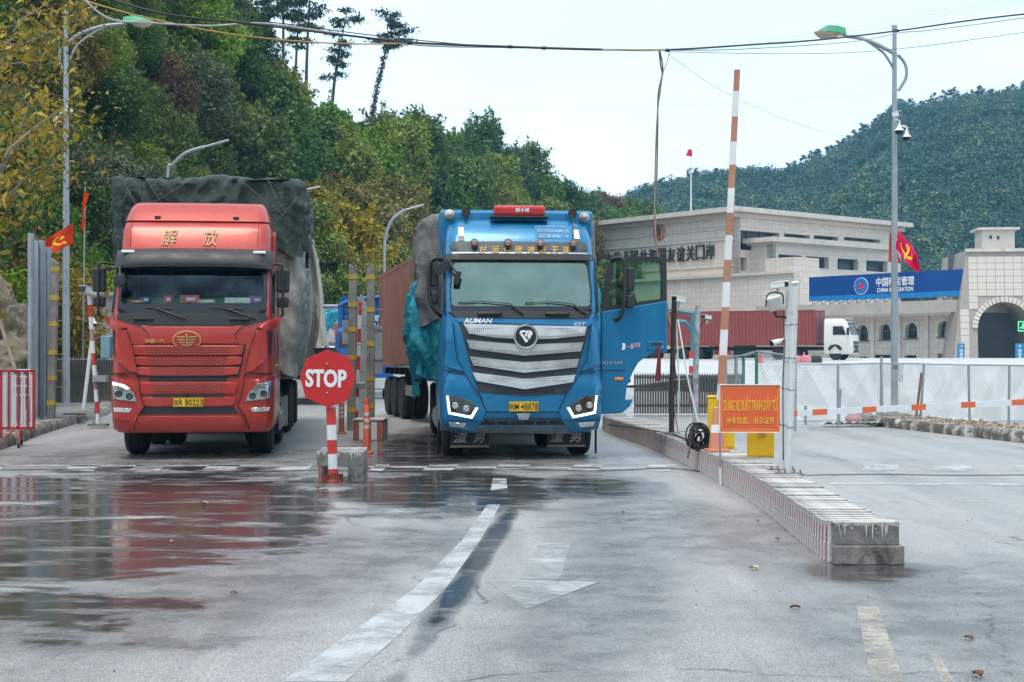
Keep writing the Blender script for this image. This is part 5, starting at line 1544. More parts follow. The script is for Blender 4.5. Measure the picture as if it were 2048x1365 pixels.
b = MB(); b.lathe([(0.0, -0.125), (0.045, -0.12), (0.066, -0.09), (0.078, -0.03), (0.082, 0.03), (0.075, 0.085), (0.045, 0.12), (0, 0.13)], (0, 0, 0), 18)
b.add([(-.014, -.078, .02), (.014, -.078, .02), (.02, -.105, -.03), (-.02, -.105, -.03), (0, -.078, -.04)], [(0, 1, 2, 3), (3, 2, 4), (0, 3, 4), (1, 4, 2)])
hd_ = b.build('head', skin_m, dv, (0, -0.03, 1.68), (0, 0, 0.3), smooth=70)
b = MB(); b.lathe([(0.088, 0.01), (0.090, 0.06), (0.078, 0.10), (0.045, 0.135), (0, 0.142)], (0, 0.012, 0), 18); b.build('hair', hair_m, hd_, smooth=70)
b = MB()
for sx in (-.03, .03): b.lathe([(0.010, -0.004), (0, -0.008)], (sx, -0.078, 0.015), 8, 'Y')
b.box((0, -0.078, -0.065), (0.045, 0.006, 0.008)); b.build('eyes_and_mouth', hair_m, hd_)
# ------------------------------------------------------------------ buildings beyond the plaza
def tiles_mat(name, c1, c2, w, h, grime):
    m, nt, bs = nodes_of(name)
    tc = N(nt, 'ShaderNodeTexCoord')
    sp = N(nt, 'ShaderNodeSeparateXYZ'); L(nt, tc.outputs['Object'], sp.inputs[0])
    cb = N(nt, 'ShaderNodeCombineXYZ')
    L(nt, math_(nt, 'ADD', sp.outputs[0], sp.outputs[1]), cb.inputs[0]); L(nt, sp.outputs[2], cb.inputs[1])
    br = N(nt, 'ShaderNodeTexBrick'); br.offset = 0.0
    for k, v in (('Scale', 1.0), ('Brick Width', w), ('Row Height', h), ('Mortar Size', 0.025), ('Mortar Smooth', 0.3), ('Bias', 0.0)): br.inputs[k].default_value = v
    br.inputs['Color1'].default_value = c1 + (1,); br.inputs['Color2'].default_value = c2 + (1,); br.inputs['Mortar'].default_value = mul(c1, 0.74) + (1,)
    L(nt, cb.outputs[0], br.inputs['Vector'])
    n = noise_tex(nt, coords(nt, scale=(1, 1, 0.12)), 0.9, 7, 0.7)
    n2 = noise_tex(nt, coords(nt), 0.25, 4, 0.6)
    c = mixc(nt, maprange(nt, n, 0.54, 0.8, 0, 0.5), br.outputs['Color'], grime)
    c = mixc(nt, maprange(nt, n2, 0.35, 0.7, 0, 0.25), c, mul(c1, 0.75))
    L(nt, c, bs.inputs['Base Color'])
    bs.inputs['Roughness'].default_value = 0.65
    bump(nt, bs, br.outputs['Fac'], 0.5, -0.03)
    return m
stone = tiles_mat('stone_cladding', (0.64, 0.56, 0.49), (0.71, 0.63, 0.56), 0.62, 0.62, (0.28, 0.23, 0.19))
stone2 = mat('stone_trim', (0.60, 0.54, 0.48), 0.7, var=0.15, vs=0.8, dirt=(0.25, 0.21, 0.18), dirt_amt=0.4, dirt_s=0.7, streak=True)
dark_in = mat('dark_interior', (0.018, 0.02, 0.024), 0.6, var=0.3, vs=0.5)
win_g = mat('dark_window_glass', (0.018, 0.022, 0.026), 0.3, 0.0, var=0.4, vs=0.8)
frame_m = mat('window_frame_grey', (0.16, 0.16, 0.16), 0.5)
def holed(b, rects, x0, x1, z0, z1, d, tf=None):
    """A wall in XZ facing -Y, d thick, with real openings."""
    xs = sorted({x0, x1} | {min(max(v, x0), x1) for r in rects for v in r[:2]})
    zs = sorted({z0, z1} | {min(max(v, z0), z1) for r in rects for v in r[2:]})
    hol = lambda i, j: any(r[0] - 1e-6 <= xs[i] and xs[i + 1] <= r[1] + 1e-6 and r[2] - 1e-6 <= zs[j] and zs[j + 1] <= r[3] + 1e-6 for r in rects)
    t = tf or (lambda p: p)
    nx_, nz_ = len(xs) - 1, len(zs) - 1
    for i in range(nx_):
        for j in range(nz_):
            if hol(i, j): continue
            a, c, e, f = xs[i], xs[i + 1], zs[j], zs[j + 1]
            q = [(a, 0, e), (c, 0, e), (c, 0, f), (a, 0, f)]
            b.add([t(p) for p in q], [(0, 1, 2, 3)])
            for (di, dj, p0, p1) in ((-1, 0, (a, e), (a, f)), (1, 0, (c, f), (c, e)), (0, -1, (c, e), (a, e)), (0, 1, (a, f), (c, f))):
                ii, jj = i + di, j + dj
                if not (0 <= ii < nx_ and 0 <= jj < nz_) or hol(ii, jj):
                    b.add([t((p0[0], 0, p0[1])), t((p1[0], 0, p1[1])), t((p1[0], d, p1[1])), t((p0[0], d, p0[1]))], [(0, 1, 2, 3)])
def arch_fill(b, cx, w, zs_, zt, y0, y1, n=14):
    """The stone between an arch and the square opening it stands in."""
    r = w / 2
    for sd in (-1, 1):
        pts = [(cx + sd * r, zt)] + [(cx + sd * r * math.cos(math.pi / 2 * k / n), zs_ + (zt - zs_) * math.sin(math.pi / 2 * k / n)) for k in range(n + 1)]
        for k in range(1, len(pts) - 1):
            b.prism([pts[0], pts[k], pts[k + 1]], y0, y1)
AB = math.atan2(0.8, 1.0)
CB = Vector((26.1, 165, 0))
e_r, e_l = Vector((math.cos(AB), math.sin(AB), 0)), Vector((-math.sin(AB), math.cos(AB), 0))
def z8(x, y): return (1200 + x / 2.926, 400 + y / 2.926)
def on_right(px, py, off=0.0):       # on the right face, off metres in front of it
    o = CB + e_l * -off
    k = (px - CX) / FPX
    s = (k * o.y - o.x) / (e_r.x - e_r.y * k)
    Y = o.y + e_r.y * s
    return s, CAMZ - (py - HY) / FPX * Y
def on_left(px, py, off=0.0):
    o = CB + e_r * -off
    k = (px - CX) / FPX
    t = (k * o.y - o.x) / (e_l.x - e_l.y * k)
    Y = o.y + e_l.y * t
    return t, CAMZ - (py - HY) / FPX * Y
hall = thing('checkpoint_hall', 'large stone-clad checkpoint hall with bronze characters and long dark window bands', 'building', CB, AB)
RW, LW = on_right(1800, 440)[0], 34.0
ZT = on_right(1467.6, 417)[1]
Zc = on_right(1468, 432)[1]
b = MB()
up = []
for a, c, e, f in ((818, 1050, 176, 292), (1078, 1228, 196, 228), (1252, 1395, 206, 240), (1428, 1640, 216, 254)):
    p, q = on_right(*z8(a, e)), on_right(*z8(c, f)); m_z = on_right(*z8(a, f))[1]
    up.append((p[0], q[0], m_z if a == 818 else q[1], p[1]))
p, q = on_right(*z8(818, 336)), on_right(*z8(860, 418)); up.append((p[0], q[0], q[1], p[1]))
holed(b, up, 0, RW, 0, Zc, 1.2)
lt = lambda p: (p[1], LW - p[0], p[2])
holed(b, [], 0, LW, 0, Zc, 1.2, lt)
b.box((RW / 2, LW / 2, Zc - 0.1), (RW - 0.02, LW - 0.02, 0.2)); b.box((RW, LW / 2, Zc / 2), (0.4, LW - 0.04, Zc - .3))
b.build('wall', stone, hall)
MB().box((RW / 2, 1.3, Zc / 2), (RW - 1, 0.1, Zc - 1)).build('dark_interior', dark_in, hall)
for r in up[:4]:
    n = max(2, int((r[1] - r[0]) / 2.2))
    w = MB()
    for i in range(1, n): w.box((r[0] + (r[1] - r[0]) * i / n, 1.0, (r[2] + r[3]) / 2), (0.12, 0.12, r[3] - r[2]))
    w.box(((r[0] + r[1]) / 2, 1.05, (r[2] + r[3]) / 2 - 0.1), (r[1] - r[0], 0.06, 0.1))
    fr = w.build('window', frame_m, hall)
    MB().box(((r[0] + r[1]) / 2, 1.12, (r[2] + r[3]) / 2), (r[1] - r[0], 0.04, r[3] - r[2])).build('pane', win_g, fr)
b = MB()
b.box((RW / 2 - 0.3, LW / 2 - 0.4, (ZT + Zc) / 2 + 0.25), (RW + 2.2, LW + 2.2, (ZT - Zc) * 0.62)); b.box((RW / 2, LW / 2, Zc + 0.12), (RW + 0.9, LW + 0.9, 0.5))
b.build('cornice', stone2, hall)
b = MB()
for ya, yb_ in ((242, 0), (395, 0), (180, 0)):
    zz = on_left(*z8(600, ya))[1]
    b.box((-0.06, LW / 2, zz), (0.14, LW, 0.22))
b.build('string_course', stone2, hall)
# projecting storeys on the right face
OF = 3.4
s0, zb0 = on_right(*z8(1012, 250), OF); s1, _ = on_right(*z8(1690, 290), OF)
bay_t = on_right(*z8(1012, 250), OF)[1]; bay_b = on_right(*z8(1012, 415), OF)[1]
rects = []
for a, c, e, f in ((1045, 1180, 312, 404), (1208, 1338, 322, 412), (1390, 1512, 335, 424), (1558, 1682, 346, 434)):
    p, q = on_right(*z8(a, e), OF), on_right(*z8(c, f), OF); rects.append((p[0], q[0], q[1], p[1]))
zt_, zb_ = max(r[3] for r in rects), min(r[2] for r in rects)
rects = [(r[0], r[1], zb_ + 0.2, zt_ - 0.15) for r in rects]
b = MB()
holed(b, rects, s0, s1, 0, bay_t, 0.9, lambda p: (p[0], p[1] - OF, p[2]))
holed(b, [], 0, OF, 0, bay_t, 0.5, lambda p: (s0 + p[1], -p[0], p[2]))
b.box(((s0 + s1) / 2, -OF / 2, bay_t - 0.1), (s1 - s0 - .02, OF - .02, 0.2)); b.box((s1 - .1, -OF / 2, bay_t / 2), (0.2, OF - .04, bay_t - .3))
b.build('wall', stone, hall)
b = MB(); b.box(((s0 + s1) / 2 - 0.2, -OF / 2 - 0.1, bay_t + 0.35), (s1 - s0 + 1.4, OF + 1.3, 0.55)); b.box(((s0 + s1) / 2, -OF / 2, bay_t + 0.02), (s1 - s0 + .7, OF + .6, 0.35)); b.build('cornice', stone2, hall)
for r in rects:
    w = MB()
    w.box(((r[0] + r[1]) / 2, -OF + 0.75, (r[2] + r[3]) / 2), (r[1] - r[0], 0.05, r[3] - r[2]))
    f = w.build('window', dark_in, hall)
    MB().box(((r[0] * 0.45 + r[1] * 0.55), -OF + 0.70, (r[2] + r[3]) / 2 - 0.35), ((r[1] - r[0]) * 0.55, 0.04, (r[3] - r[2]) * 0.6)).build('pane', win_g, f)
# the podium with its two arches, its plane parallel to the left face
PO = 6.0
po_l, po_z = on_left(*z8(1135, 440), PO)
ptop = on_left(*z8(900, 437), PO)[1]
b = MB()
ar = []
for cx_, w_, spring, top in ((585, 150, 755, 680), (832, 165, 752, 662)):
    a0 = on_left(*z8(cx_ - w_ / 2, spring), PO); a1 = on_left(*z8(cx_ + w_ / 2, spring), PO); tt = on_left(*z8(cx_, top), PO)
    ar.append((min(a0[0], a1[0]), max(a0[0], a1[0]), tt[1] - abs(a0[0] - a1[0]) / 2, tt[1]))
pl0, pl1 = po_l, 30.0
ptf = lambda p: (-PO + p[1], pl1 - (p[0]) + 0.0, p[2])
holed(b, [(pl1 - r[1], pl1 - r[0], 0, r[3]) for r in ar], 0, pl1 - pl0, 0, ptop, 1.0, ptf)
for r in ar:
    k = len(b.v)
    arch_fill(b, pl1 - (r[0] + r[1]) / 2, r[1] - r[0], r[2], r[3], 0.004, 0.95)
    for i in range(k, len(b.v)): b.v[i] = ptf(b.v[i])
b.box((-PO / 2, (pl0 + pl1) / 2, ptop - 0.1), (PO - .02, pl1 - pl0 - .02, 0.2)); b.box((-PO / 2, pl0 + .1, ptop / 2), (PO - .04, 0.2, ptop - .3))
b.box((-PO + 2.2, pl0 + 2.1, ptop + 0.8), (4.2, 4.0, 1.7))
b.build('podium', stone, hall)
b = MB(); b.box((-PO - 0.05, (pl0 + pl1) / 2, ptop + 0.05), (0.5, pl1 - pl0 + 0.2, 0.3)); b.build('string_course', stone2, hall)
for r in ar:
    b = MB()
    for k in range(18):
        a0, a1 = math.pi * k / 18, math.pi * (k + 1) / 18
        c0 = (r[0] + r[1]) / 2; w0 = (r[1] - r[0]) / 2
        q = [(c0 + w * math.cos(a), r[2] + w * math.sin(a)) for w, a in ((w0, a0), (w0 + .55, a0), (w0 + .55, a1), (w0, a1))]
        b.add([(-PO - 0.08, y, z) for y, z in q] + [(-PO + 0.3, y, z) for y, z in q], [(0, 1, 2, 3), (0, 1, 5, 4), (2, 3, 7, 6), (1, 2, 6, 5), (3, 0, 4, 7)])
    arc_o = b.build('archway', stone2, hall)
    MB().box((-PO + 0.9, (r[0] + r[1]) / 2, r[3] / 2), (0.06, r[1] - r[0] + .2, r[3])).build('dark_opening', dark_in, arc_o)
# bronze characters and the round emblem on the left face
bronze = mat('dark_bronze', (0.055, 0.042, 0.03), 0.5, 0.3)
chars = '中华人民共和国友谊关口岸'
t9, z9 = on_left(1432, 505); t1, _ = on_left(1262, 515)
pitch = (t1 - t9) / 9
for i, ch in enumerate(chars):
    t = t9 + pitch * (11 - i + 0.5)
    letter(ch, pitch * 0.86, pitch * 1.12, bronze, hall, (-0.16, t, z9 + 0.1), (0, 0, R(-90)), bold=0.0, depth=0.2)
te, ze = on_left(*z8(350, 193))
em = MB().lathe([(0.0, -0.25), (0.8, -0.25), (0.95, -0.15), (1.0, 0.05)], (0, 0, 0), 28, 'X').build('wall_emblem', mat('faded_gilt', (0.36, 0.17, 0.09), 0.5), hall, (-0.05, te, ze))
MB().lathe([(0.62, -0.27), (0.66, -0.33), (0.70, -0.27)], (0, 0, 0), 24, 'X').build('emblem_ring', gold, em)
# ---- lower wing with arched windows and the blue billboard
AW = math.atan2(-0.78, 0.62)
dW = Vector((math.cos(AW), math.sin(AW), 0))
OW = W(1588, 708, 151); OW.z = 0
def on_wing(px, py, off=0.0):
    nrm = Vector((-math.sin(AW), math.cos(AW), 0))
    o = OW - nrm * off
    k = (px - CX) / FPX
    s = (k * o.y - o.x) / (dW.x - dW.y * k)
    Y = o.y + dW.y * s
    return s, CAMZ - (py - HY) / FPX * Y
def z4(x, y): return (1560 + x / 2.73, 420 + y / 2.73)
wing = thing('arcade_wing', 'low stone wing with a row of small arched windows under the billboard', 'building', OW, AW)
WL = on_wing(1935, 700)[0]
wz = on_wing(*z4(500, 560))[1]
b = MB()
arch_w, rects = [], []
for cx_, top, bot, w_ in ((330, 632, 720, 52), (450, 628, 714, 60), (573, 623, 710, 62), (716, 615, 702, 66), (896, 606, 695, 66)):
    a0 = on_wing(*z4(cx_ - w_ / 2, bot)); a1 = on_wing(*z4(cx_ + w_ / 2, bot)); tp = on_wing(*z4(cx_, top))
    arch_w.append((a0[0], a1[0], (a0[1] + a1[1]) / 2, tp[1]))
for x0_, x1_, y0_, y1_ in ((435, 478, 802, 835), (502, 604, 792, 835), (680, 745, 794, 835), (858, 928, 786, 835)):
    a0 = on_wing(*z4(x0_, y0_)); a1 = on_wing(*z4(x1_, y1_)); rects.append((a0[0], a1[0], 0.4, a0[1]))
holed(b, arch_w + rects, -2, WL, 0, wz, 0.7)
for r in arch_w: arch_fill(b, (r[0] + r[1]) / 2, r[1] - r[0], r[3] - (r[1] - r[0]) / 2, r[3], 0.004, 0.6)
b.box((WL / 2 - 1, 5, wz - 0.1), (WL + 1.9, 9.9, 0.2))
b.build('wall', tiles_mat('wing_cladding', (0.58, 0.515, 0.46), (0.65, 0.585, 0.53), 0.55, 0.55, (0.2, 0.17, 0.15)), wing)
MB().box((WL / 2 - 1, 0.75, wz / 2), (WL + 1.6, 0.06, wz - 0.2)).build('dark_interior', dark_in, wing)
for r in arch_w + rects:
    w = MB()
    cx_ = (r[0] + r[1]) / 2
    w.box((cx_, 0.55, (r[2] + r[3]) / 2), (0.07, 0.06, r[3] - r[2])); w.box((cx_, 0.56, r[2] + (r[3] - r[2]) * 0.55), (r[1] - r[0], 0.06, 0.07)); w.box((cx_, -0.03, r[2] - 0.07), (r[1] - r[0] + .3, 0.2, 0.14))
    f = w.build('window', frame_m, wing)
    MB().box((cx_, 0.62, (r[2] + r[3]) / 2), (r[1] - r[0], 0.03, r[3] - r[2])).build('pane', win_g, f)
for r in arch_w:
    b = MB()
    c0, w0 = (r[0] + r[1]) / 2, (r[1] - r[0]) / 2
    zs_ = r[3] - w0
    for k in range(12):
        a0, a1 = math.pi * k / 12, math.pi * (k + 1) / 12
        b.prism([(c0 + w * math.cos(a), zs_ + w * math.sin(a)) for w, a in ((w0, a0), (w0 + .22, a0), (w0 + .22, a1), (w0, a1))], -0.06, 0.2)
    b.build('arch_trim', stone2, wing)
b = MB()
for px in (1660, 1700, 1747, 1800, 1855, 1912):
    s_ = on_wing(px, 700)[0]; b.box((s_, -0.12, wz / 2), (0.42, 0.3, wz - .1))
b.build('pilaster', stone2, wing)
cz = wz
b = MB()
b.prism([(-1.9, cz - 0.25), (-2.3, cz + 0.9), (8, cz + 0.9), (8, cz - 0.25), (-0.02, cz - 0.25), (-0.3, cz - 0.5), (-0.9, cz - 0.1)], -3.5, WL + 1.2, 'YZ')
b.build('eaves', stone2, wing)
# billboard on its struts
TLb, TRb = on_wing(1620, 558, 2.2), on_wing(1928, 535.5, 2.2)
BLb, BRb = on_wing(1620, 607, 2.2), on_wing(1928, 588, 2.2)
bz0, bz1 = (BLb[1] + BRb[1]) / 2, (TLb[1] + TRb[1]) / 2
bb = thing('billboard', 'long blue billboard with white characters and a round badge above the wing', 'billboard', OW, AW)
xm, xw = (TLb[0] + TRb[0]) / 2, TRb[0] - TLb[0]
blue_d = mat('billboard_blue', (0.004, 0.055, 0.26), 0.4, var=0.12, vs=0.3)
MB().box((xm, -2.2, (bz0 + bz1) / 2), (xw, 0.3, bz1 - bz0)).build('board', blue_d, bb)
MB().box((xm, -2.36, bz0 + (bz1 - bz0) * 0.1), (xw, 0.02, (bz1 - bz0) * 0.2)).build('lower_stripe', mat('billboard_sky_blue', (0.01, 0.20, 0.52), 0.4), bb)
h_ = bz1 - bz0
c1, c2 = on_wing(1752, 562, 2.4), on_wing(1828, 562, 2.4)
letter('中国移民管理', c2[0] - c1[0], h_ * 0.36, letter_w, bb, ((c1[0] + c2[0]) / 2, -2.38, bz0 + h_ * 0.66), bold=0.012, depth=0.03)
letter('CHINA IMMIGRATION', (c2[0] - c1[0]) * 0.95, h_ * 0.17, letter_w, bb, ((c1[0] + c2[0]) / 2, -2.38, bz0 + h_ * 0.34), bold=0.008, depth=0.03)
cc = on_wing(1722, 569, 2.4)
rr_ = h_ * 0.34
bdg = MB().lathe([(0, -0.03), (rr_, -0.03), (rr_, 0.02)], (cc[0], -2.37, bz0 + h_ * 0.54), 28, 'Y').build('badge', letter_w, bb)
MB().lathe([(rr_ * .62, -0.04), (rr_ * .9, -0.045), (rr_ * .95, -0.03)], (cc[0], -2.37, bz0 + h_ * 0.54), 28, 'Y').build('badge_ring', mat('badge_blue', (0.02, 0.16, 0.5), 0.4), bdg)
b = MB(); b.prism([(cc[0] + x * rr_, bz0 + h_ * 0.54 + z * rr_) for x, z in ((-.4, -.35), (.4, -.35), (.4, -.1), (.22, .1), (.15, .38), (0, .5), (-.15, .38), (-.22, .1), (-.4, -.1))], -2.42, -2.39); b.build('badge_shield', mat('badge_red', (0.62, 0.04, 0.03), 0.4), bdg)
b = MB()
n = 16
for i in range(n + 1):
    x = TLb[0] + 0.2 + (xw - .4) * i / n
    b.tube([(x, -2.0, cz + .9), (x, -2.0, bz0 + .3)], 0.05, 5)
    if i < n: b.tube([(x, -2.0, cz + 0.9), (x + xw / n, -0.6, bz0 + 0.5)], 0.04, 5)
b.build('strut', frame_m, bb)
# ---- gate tower at the right
AT = R(-6)
OT = W(1904, 708, 131); OT.z = 0
def on_tow(px, py):
    k = (px - CX) / FPX
    d = Vector((math.cos(AT), math.sin(AT)))
    s = (k * OT.y - OT.x) / (d.x - d.y * k)
    return s, CAMZ - (py - HY) / FPX * (OT.y + d.y * s)
tower = thing('gate_tower', 'battered stone gate tower with a tall arched passage at the right edge', 'building', OT, AT)
tz = on_tow(1940, 500)[1]; ti = on_tow(1937, 500)[0]
acx, atop = on_tow(2011, 604); aw = (on_tow(2011, 700)[0] - on_tow(1957, 700)[0])
TW = 22.0
lean_y = 1.0
def tfz(p):       # the face leans back, the left edge leans in
    k = p[2] / tz
    return (p[0], p[1] + lean_y * k, p[2])
b = MB()
nz_, nx_ = 16, 24
asp = atop - aw
def in_arch(x, z): return abs(x - acx) < aw and (z < asp or (x - acx) ** 2 + (z - asp) ** 2 < aw * aw)
core = MB()
# face built as a ring of quads round the passage plus plain side parts
def edge_x(z): return ti * z / tz
N_ = 20
pts = [(acx - aw, 0), (acx - aw, asp)] + [(acx - aw * math.cos(math.pi * k / N_), asp + aw * math.sin(math.pi * k / N_)) for k in range(1, N_)] + [(acx + aw, asp), (acx + aw, 0)]
outer = [(0, 0), (edge_x(asp), asp)] + [(edge_x(asp + (tz - asp) * min(1, k / 6)), asp + (tz - asp) * min(1, k / 6)) if k <= 6 else (ti + (TW - ti) * (k - 6) / (N_ - 12), tz) if k <= N_ - 6 else (TW, tz - (tz - asp) * (k - N_ + 6) / 6) for k in range(1, N_)] + [(TW, asp), (TW, 0)]
n = len(pts)
core.v = [tfz((x, 0, z)) for x, z in pts] + [tfz((x, 0, z)) for x, z in outer] + [tfz((x, 6.0, z)) for x, z in pts]
core.f = [(i, i + 1, n + i + 1, n + i) for i in range(n - 1)] + [(i + 1, i, 2 * n + i, 2 * n + i + 1) for i in range(n - 1)]
core.mi = [0] * len(core.f)
core.add([tfz((0, 0, 0)), tfz((ti, 0, tz)), (ti, 12, tz), (0, 12, 0)], [(0, 1, 2, 3)])
core.add([tfz((ti, 0, tz)), tfz((TW, 0, tz)), (TW, 12, tz), (ti, 12, tz)], [(0, 1, 2, 3)])
core.build('wall', mat('tower_core', (0.36, 0.32, 0.28), 0.8, var=0.15, vs=0.4), tower)
panel_m = mat('pale_cladding_panel', (0.62, 0.56, 0.49), 0.6, var=0.12, vs=0.5, dirt=(0.33, 0.29, 0.25), dirt_amt=0.35, dirt_s=0.4, streak=True)
pw, ph = 0.82, 0.62
pm = MB().box((pw / 2, -0.03, ph / 2), (pw - 0.035, 0.06, ph - 0.035)).mesh('cladding_panel', panel_m)
npan = 0
for j in range(int(tz / ph)):
    for i in range(int(10.5 / pw)):
        x, z = i * pw, 0.25 + j * ph
        if z + ph > tz: continue
        cs = [(x, z), (x + pw, z), (x + pw, z + ph), (x, z + ph)]
        if x < edge_x(z + ph) - 0.02 or any((abs(cx2 - acx) < aw + 0.45 and (cz2 < asp or (cx2 - acx) ** 2 + (cz2 - asp) ** 2 < (aw + 0.45) ** 2)) for cx2, cz2 in cs): continue
        o = link_mesh('cladding_panel', pm, tower, tfz((x, -0.004, z + ph / 2)), (-math.atan2(lean_y, tz), 0, 0)); o.location.z = z
        o.location.y = tfz((x, 0, z))[1] - 0.003 - rng.uniform(0, 0.012); npan += 1
b = MB()
for k in range(22):
    a0, a1 = math.pi * k / 22 + .012, math.pi * (k + 1) / 22 - .012
    q = [(acx + w * math.cos(a), asp + w * math.sin(a)) for w, a in ((aw, a0), (aw + .5, a0), (aw + .5, a1), (aw, a1))]
    v = MB()
    v.add([tfz((x, -0.16, z)) for x, z in q] + [tfz((x, 0.3, z)) for x, z in q], [(0, 1, 2, 3), (0, 1, 5, 4), (2, 3, 7, 6), (1, 2, 6, 5), (3, 0, 4, 7)])
    v.build('voussoir', panel_m, tower)
MB().box((acx, 6.3, tz / 2), (2 * aw + 3, 0.2, tz)).build('passage_back', mat('passage_grey', (0.14, 0.14, 0.15), 0.7, var=0.3, vs=0.4), tower)
MB().box((ti + (TW - ti) / 2, 1.0, tz + 0.02), (TW - ti + 0.2, 0.5, 0.3)).build('parapet', stone2, tower)
s_a, z_a = on_tow(1976, 500); s_b, z_b = on_tow(2043, 455)
b = MB(); b.box(((s_a + s_b) / 2, 4.0, (tz + z_b) / 2), (s_b - s_a, 3.0, z_b - tz)); rh = b.build('roof_hut', panel_m, tower)
MB().box(((s_a + s_b) / 2, 4.0, z_b + 0.1), (s_b - s_a + .8, 3.8, 0.22)).build('hut_roof', stone2, rh)
b = MB(); b.box((s_a + .8, 2.46, z_b - .7), (.22, .05, .3)); b.box((s_a + 1.5, 2.46, z_b - .75), (.2, .05, .3)); b.build('vent', dark_in, rh)
# LED lane sign and the blue notice boards by the tower
p = W(2046, 653, 128)
led = thing('lane_signal', 'lit green lane signal hanging in the tower passage', 'signal', p, 0)
MB().box((0, 0.1, 0), (0.95, 0.2, 1.0)).build('housing', blackp, led)
g_led = emit('green_led', (0.05, 0.85, 0.20), 1.6)
b = MB()
for k in ((-.42, 0, .05, .9), (.42, 0, .05, .9), (0, .42, .85, .05), (0, -.42, .85, .05), (0, .05, .1, .5), (-.12, -.12, .25, .1), (.12, -.12, .25, .1)): b.box((k[0], -0.01, k[1]), (k[2], 0.02, k[3]))
b.build('arrow_light', g_led, led)
nb = mat('notice_blue', (0.015, 0.20, 0.42), 0.4)
for px, w_, lab in ((1922, 14, 'narrow blue notice board with white characters left of the arch'), (2039, 17, 'blue notice board with white characters inside the arch')):
    p = W(px, 725, 128); p.z = gz(0, 128)
    t = thing('notice_board', lab, 'sign', p, 0, 'blue boards by the gate tower')
    ww = w_ / FPX * 128
    MB().box((0, 0, 0.95), (ww, 0.1, 1.75)).build('board', nb, t)
    b = MB()
    for sx in (-1, 1): b.box((sx * ww * .42, 0.03, 0.5), (0.05, 0.05, 1.0))
    b.build('leg', steel, t)
    for k, ch in enumerate('出境通道'): letter(ch, 0.3, 0.3, letter_w, t, (0, -0.06, 1.2 - .35 * k), bold=.02)
    letter('→', 0.3, 0.2, letter_w, t, (0, -0.06, 1.6), bold=.03)
# flagpole far behind the hall roof
p = W(1382, 424, 172)
fp = thing('flagpole', 'white flagpole standing on the checkpoint hall roof', 'flagpole', (p.x, p.y, p.z - 0.2), 0)
MB().tube([(0, 0, 0), (0, 0, 7.9)], [0.09, 0.05], 8).build('pole', whitep, fp)
MB().lathe([(0, -.12), (.12, 0), (0, .12)], (0, 0, 7.95), 8).build('finial', chrome, fp)

# ------------------------------------------------------------------ flags
red_cloth = leaf_mat('red_flag_cloth', (0.62, 0.022, 0.012), (0.62, 0.022, 0.012), 0.3, 0.75)
yellow_cloth = mat('flag_yellow', (0.80, 0.48, 0.02), 0.7, var=0.05)
def hammer_sickle():
    """Outlines of the party emblem, unit size."""
    sick = []
    for k in range(17):
        a = R(-150 + 235 * k / 16); sick.append((0.42 * math.cos(a), 0.42 * math.sin(a)))
    for k in range(17):
        a = R(85 - 235 * k / 16); w = 0.42 - 0.15 * math.sin(math.pi * (k / 16)) ** 0.8
        sick.append((w * math.cos(a) , w * math.sin(a)))
    tail = [(-.30, -.16), (-.22, -.26), (-.44, -.46), (-.52, -.38)]
    ham = [(-.08, .16), (.0, .22), (.42, -.38), (.34, -.46)]
    head = [(-.30, .18), (-.14, .32), (.06, .12), (-.06, .00), (-.14, .06), (-.2, .06)]
    return [sick, tail, ham, head]
def flag(name, label, corners, amp, emblem=None, group='red flags', seed=0, thick=0.0):
    """A cloth hung between four corner points (hoist top, fly top, fly bottom, hoist bottom) that ripples along its length."""
    A, B, C_, D = [Vector(c) for c in corners]
    o0 = A.copy()
    nrm = (B - A).cross(D - A).normalized()
    def f(u, v):
        p = (A * (1 - u) + B * u) * (1 - v) + (D * (1 - u) + C_ * u) * v
        rip = math.sin(u * 9 + v * 2.5 + seed) * 0.7 + math.sin(u * 4 - v * 3 + seed * 2) * 0.8 + 0.5 * math.sin(v * 7 + seed)
        return p + nrm * amp * (0.25 + u) * rip * 0.5 - o0
    r = thing(name, label, 'flag', o0, 0, group)
    b = MB(); b.grid(f, 20, 14); b.build('cloth', red_cloth, r, smooth=80)
    if emblem:
        cu, cv, sc, asp_, rot, mir = emblem
        k = MB()
        for poly in hammer_sickle():
            n_ = len(poly)
            vs = []
            for x, y in poly:
                x, y = x * math.cos(rot) - y * math.sin(rot), x * math.sin(rot) + y * math.cos(rot)
                u, v = cu + mir * x * sc, cv - y * sc * asp_
                vs.append((u, v))
            if n_ == 34:
                for i in range(16):
                    q = [vs[i], vs[i + 1], vs[33 - i - 1], vs[33 - i]]
                    for sd in (-1, 1): k.add([f(u, v) + nrm * 0.006 * sd for u, v in q], [(0, 1, 2, 3)])
            else:
                for sd in (-1, 1): k.add([f(u, v) + nrm * 0.006 * sd for u, v in vs], [tuple(range(n_))])
        k.build('emblem', yellow_cloth, r, normals=False)
    return r
YL = 39.2
flag('party_flag', 'red flag with yellow hammer and sickle blowing left from the left lamp pole', [W(145, 447, YL), W(88, 481, YL - .6), W(100, 507, YL - .6), W(147, 487, YL)], 0.12, (0.52, 0.5, 0.62, 1.0, 0.3, 1), seed=1)
flag('flag', 'furled narrow red flag hanging on its thin pole left of the red truck', [W(170, 377, 45), W(174, 392, 44.8), W(168, 462, 44.8), W(161, 455, 45)], 0.12, None, seed=2)
fp2 = thing('flag_staff', 'thin grey flag staff carrying the furled flag left of the red truck', 'flagpole', W(164, 600, 45.1) - Vector((0, 0, 3.4)), 0)
MB().tube([(0, 0, 0.0), (0.10, 0, 7.2)], [0.035, 0.022], 6).build('staff', steel, fp2)
YR = 33.5
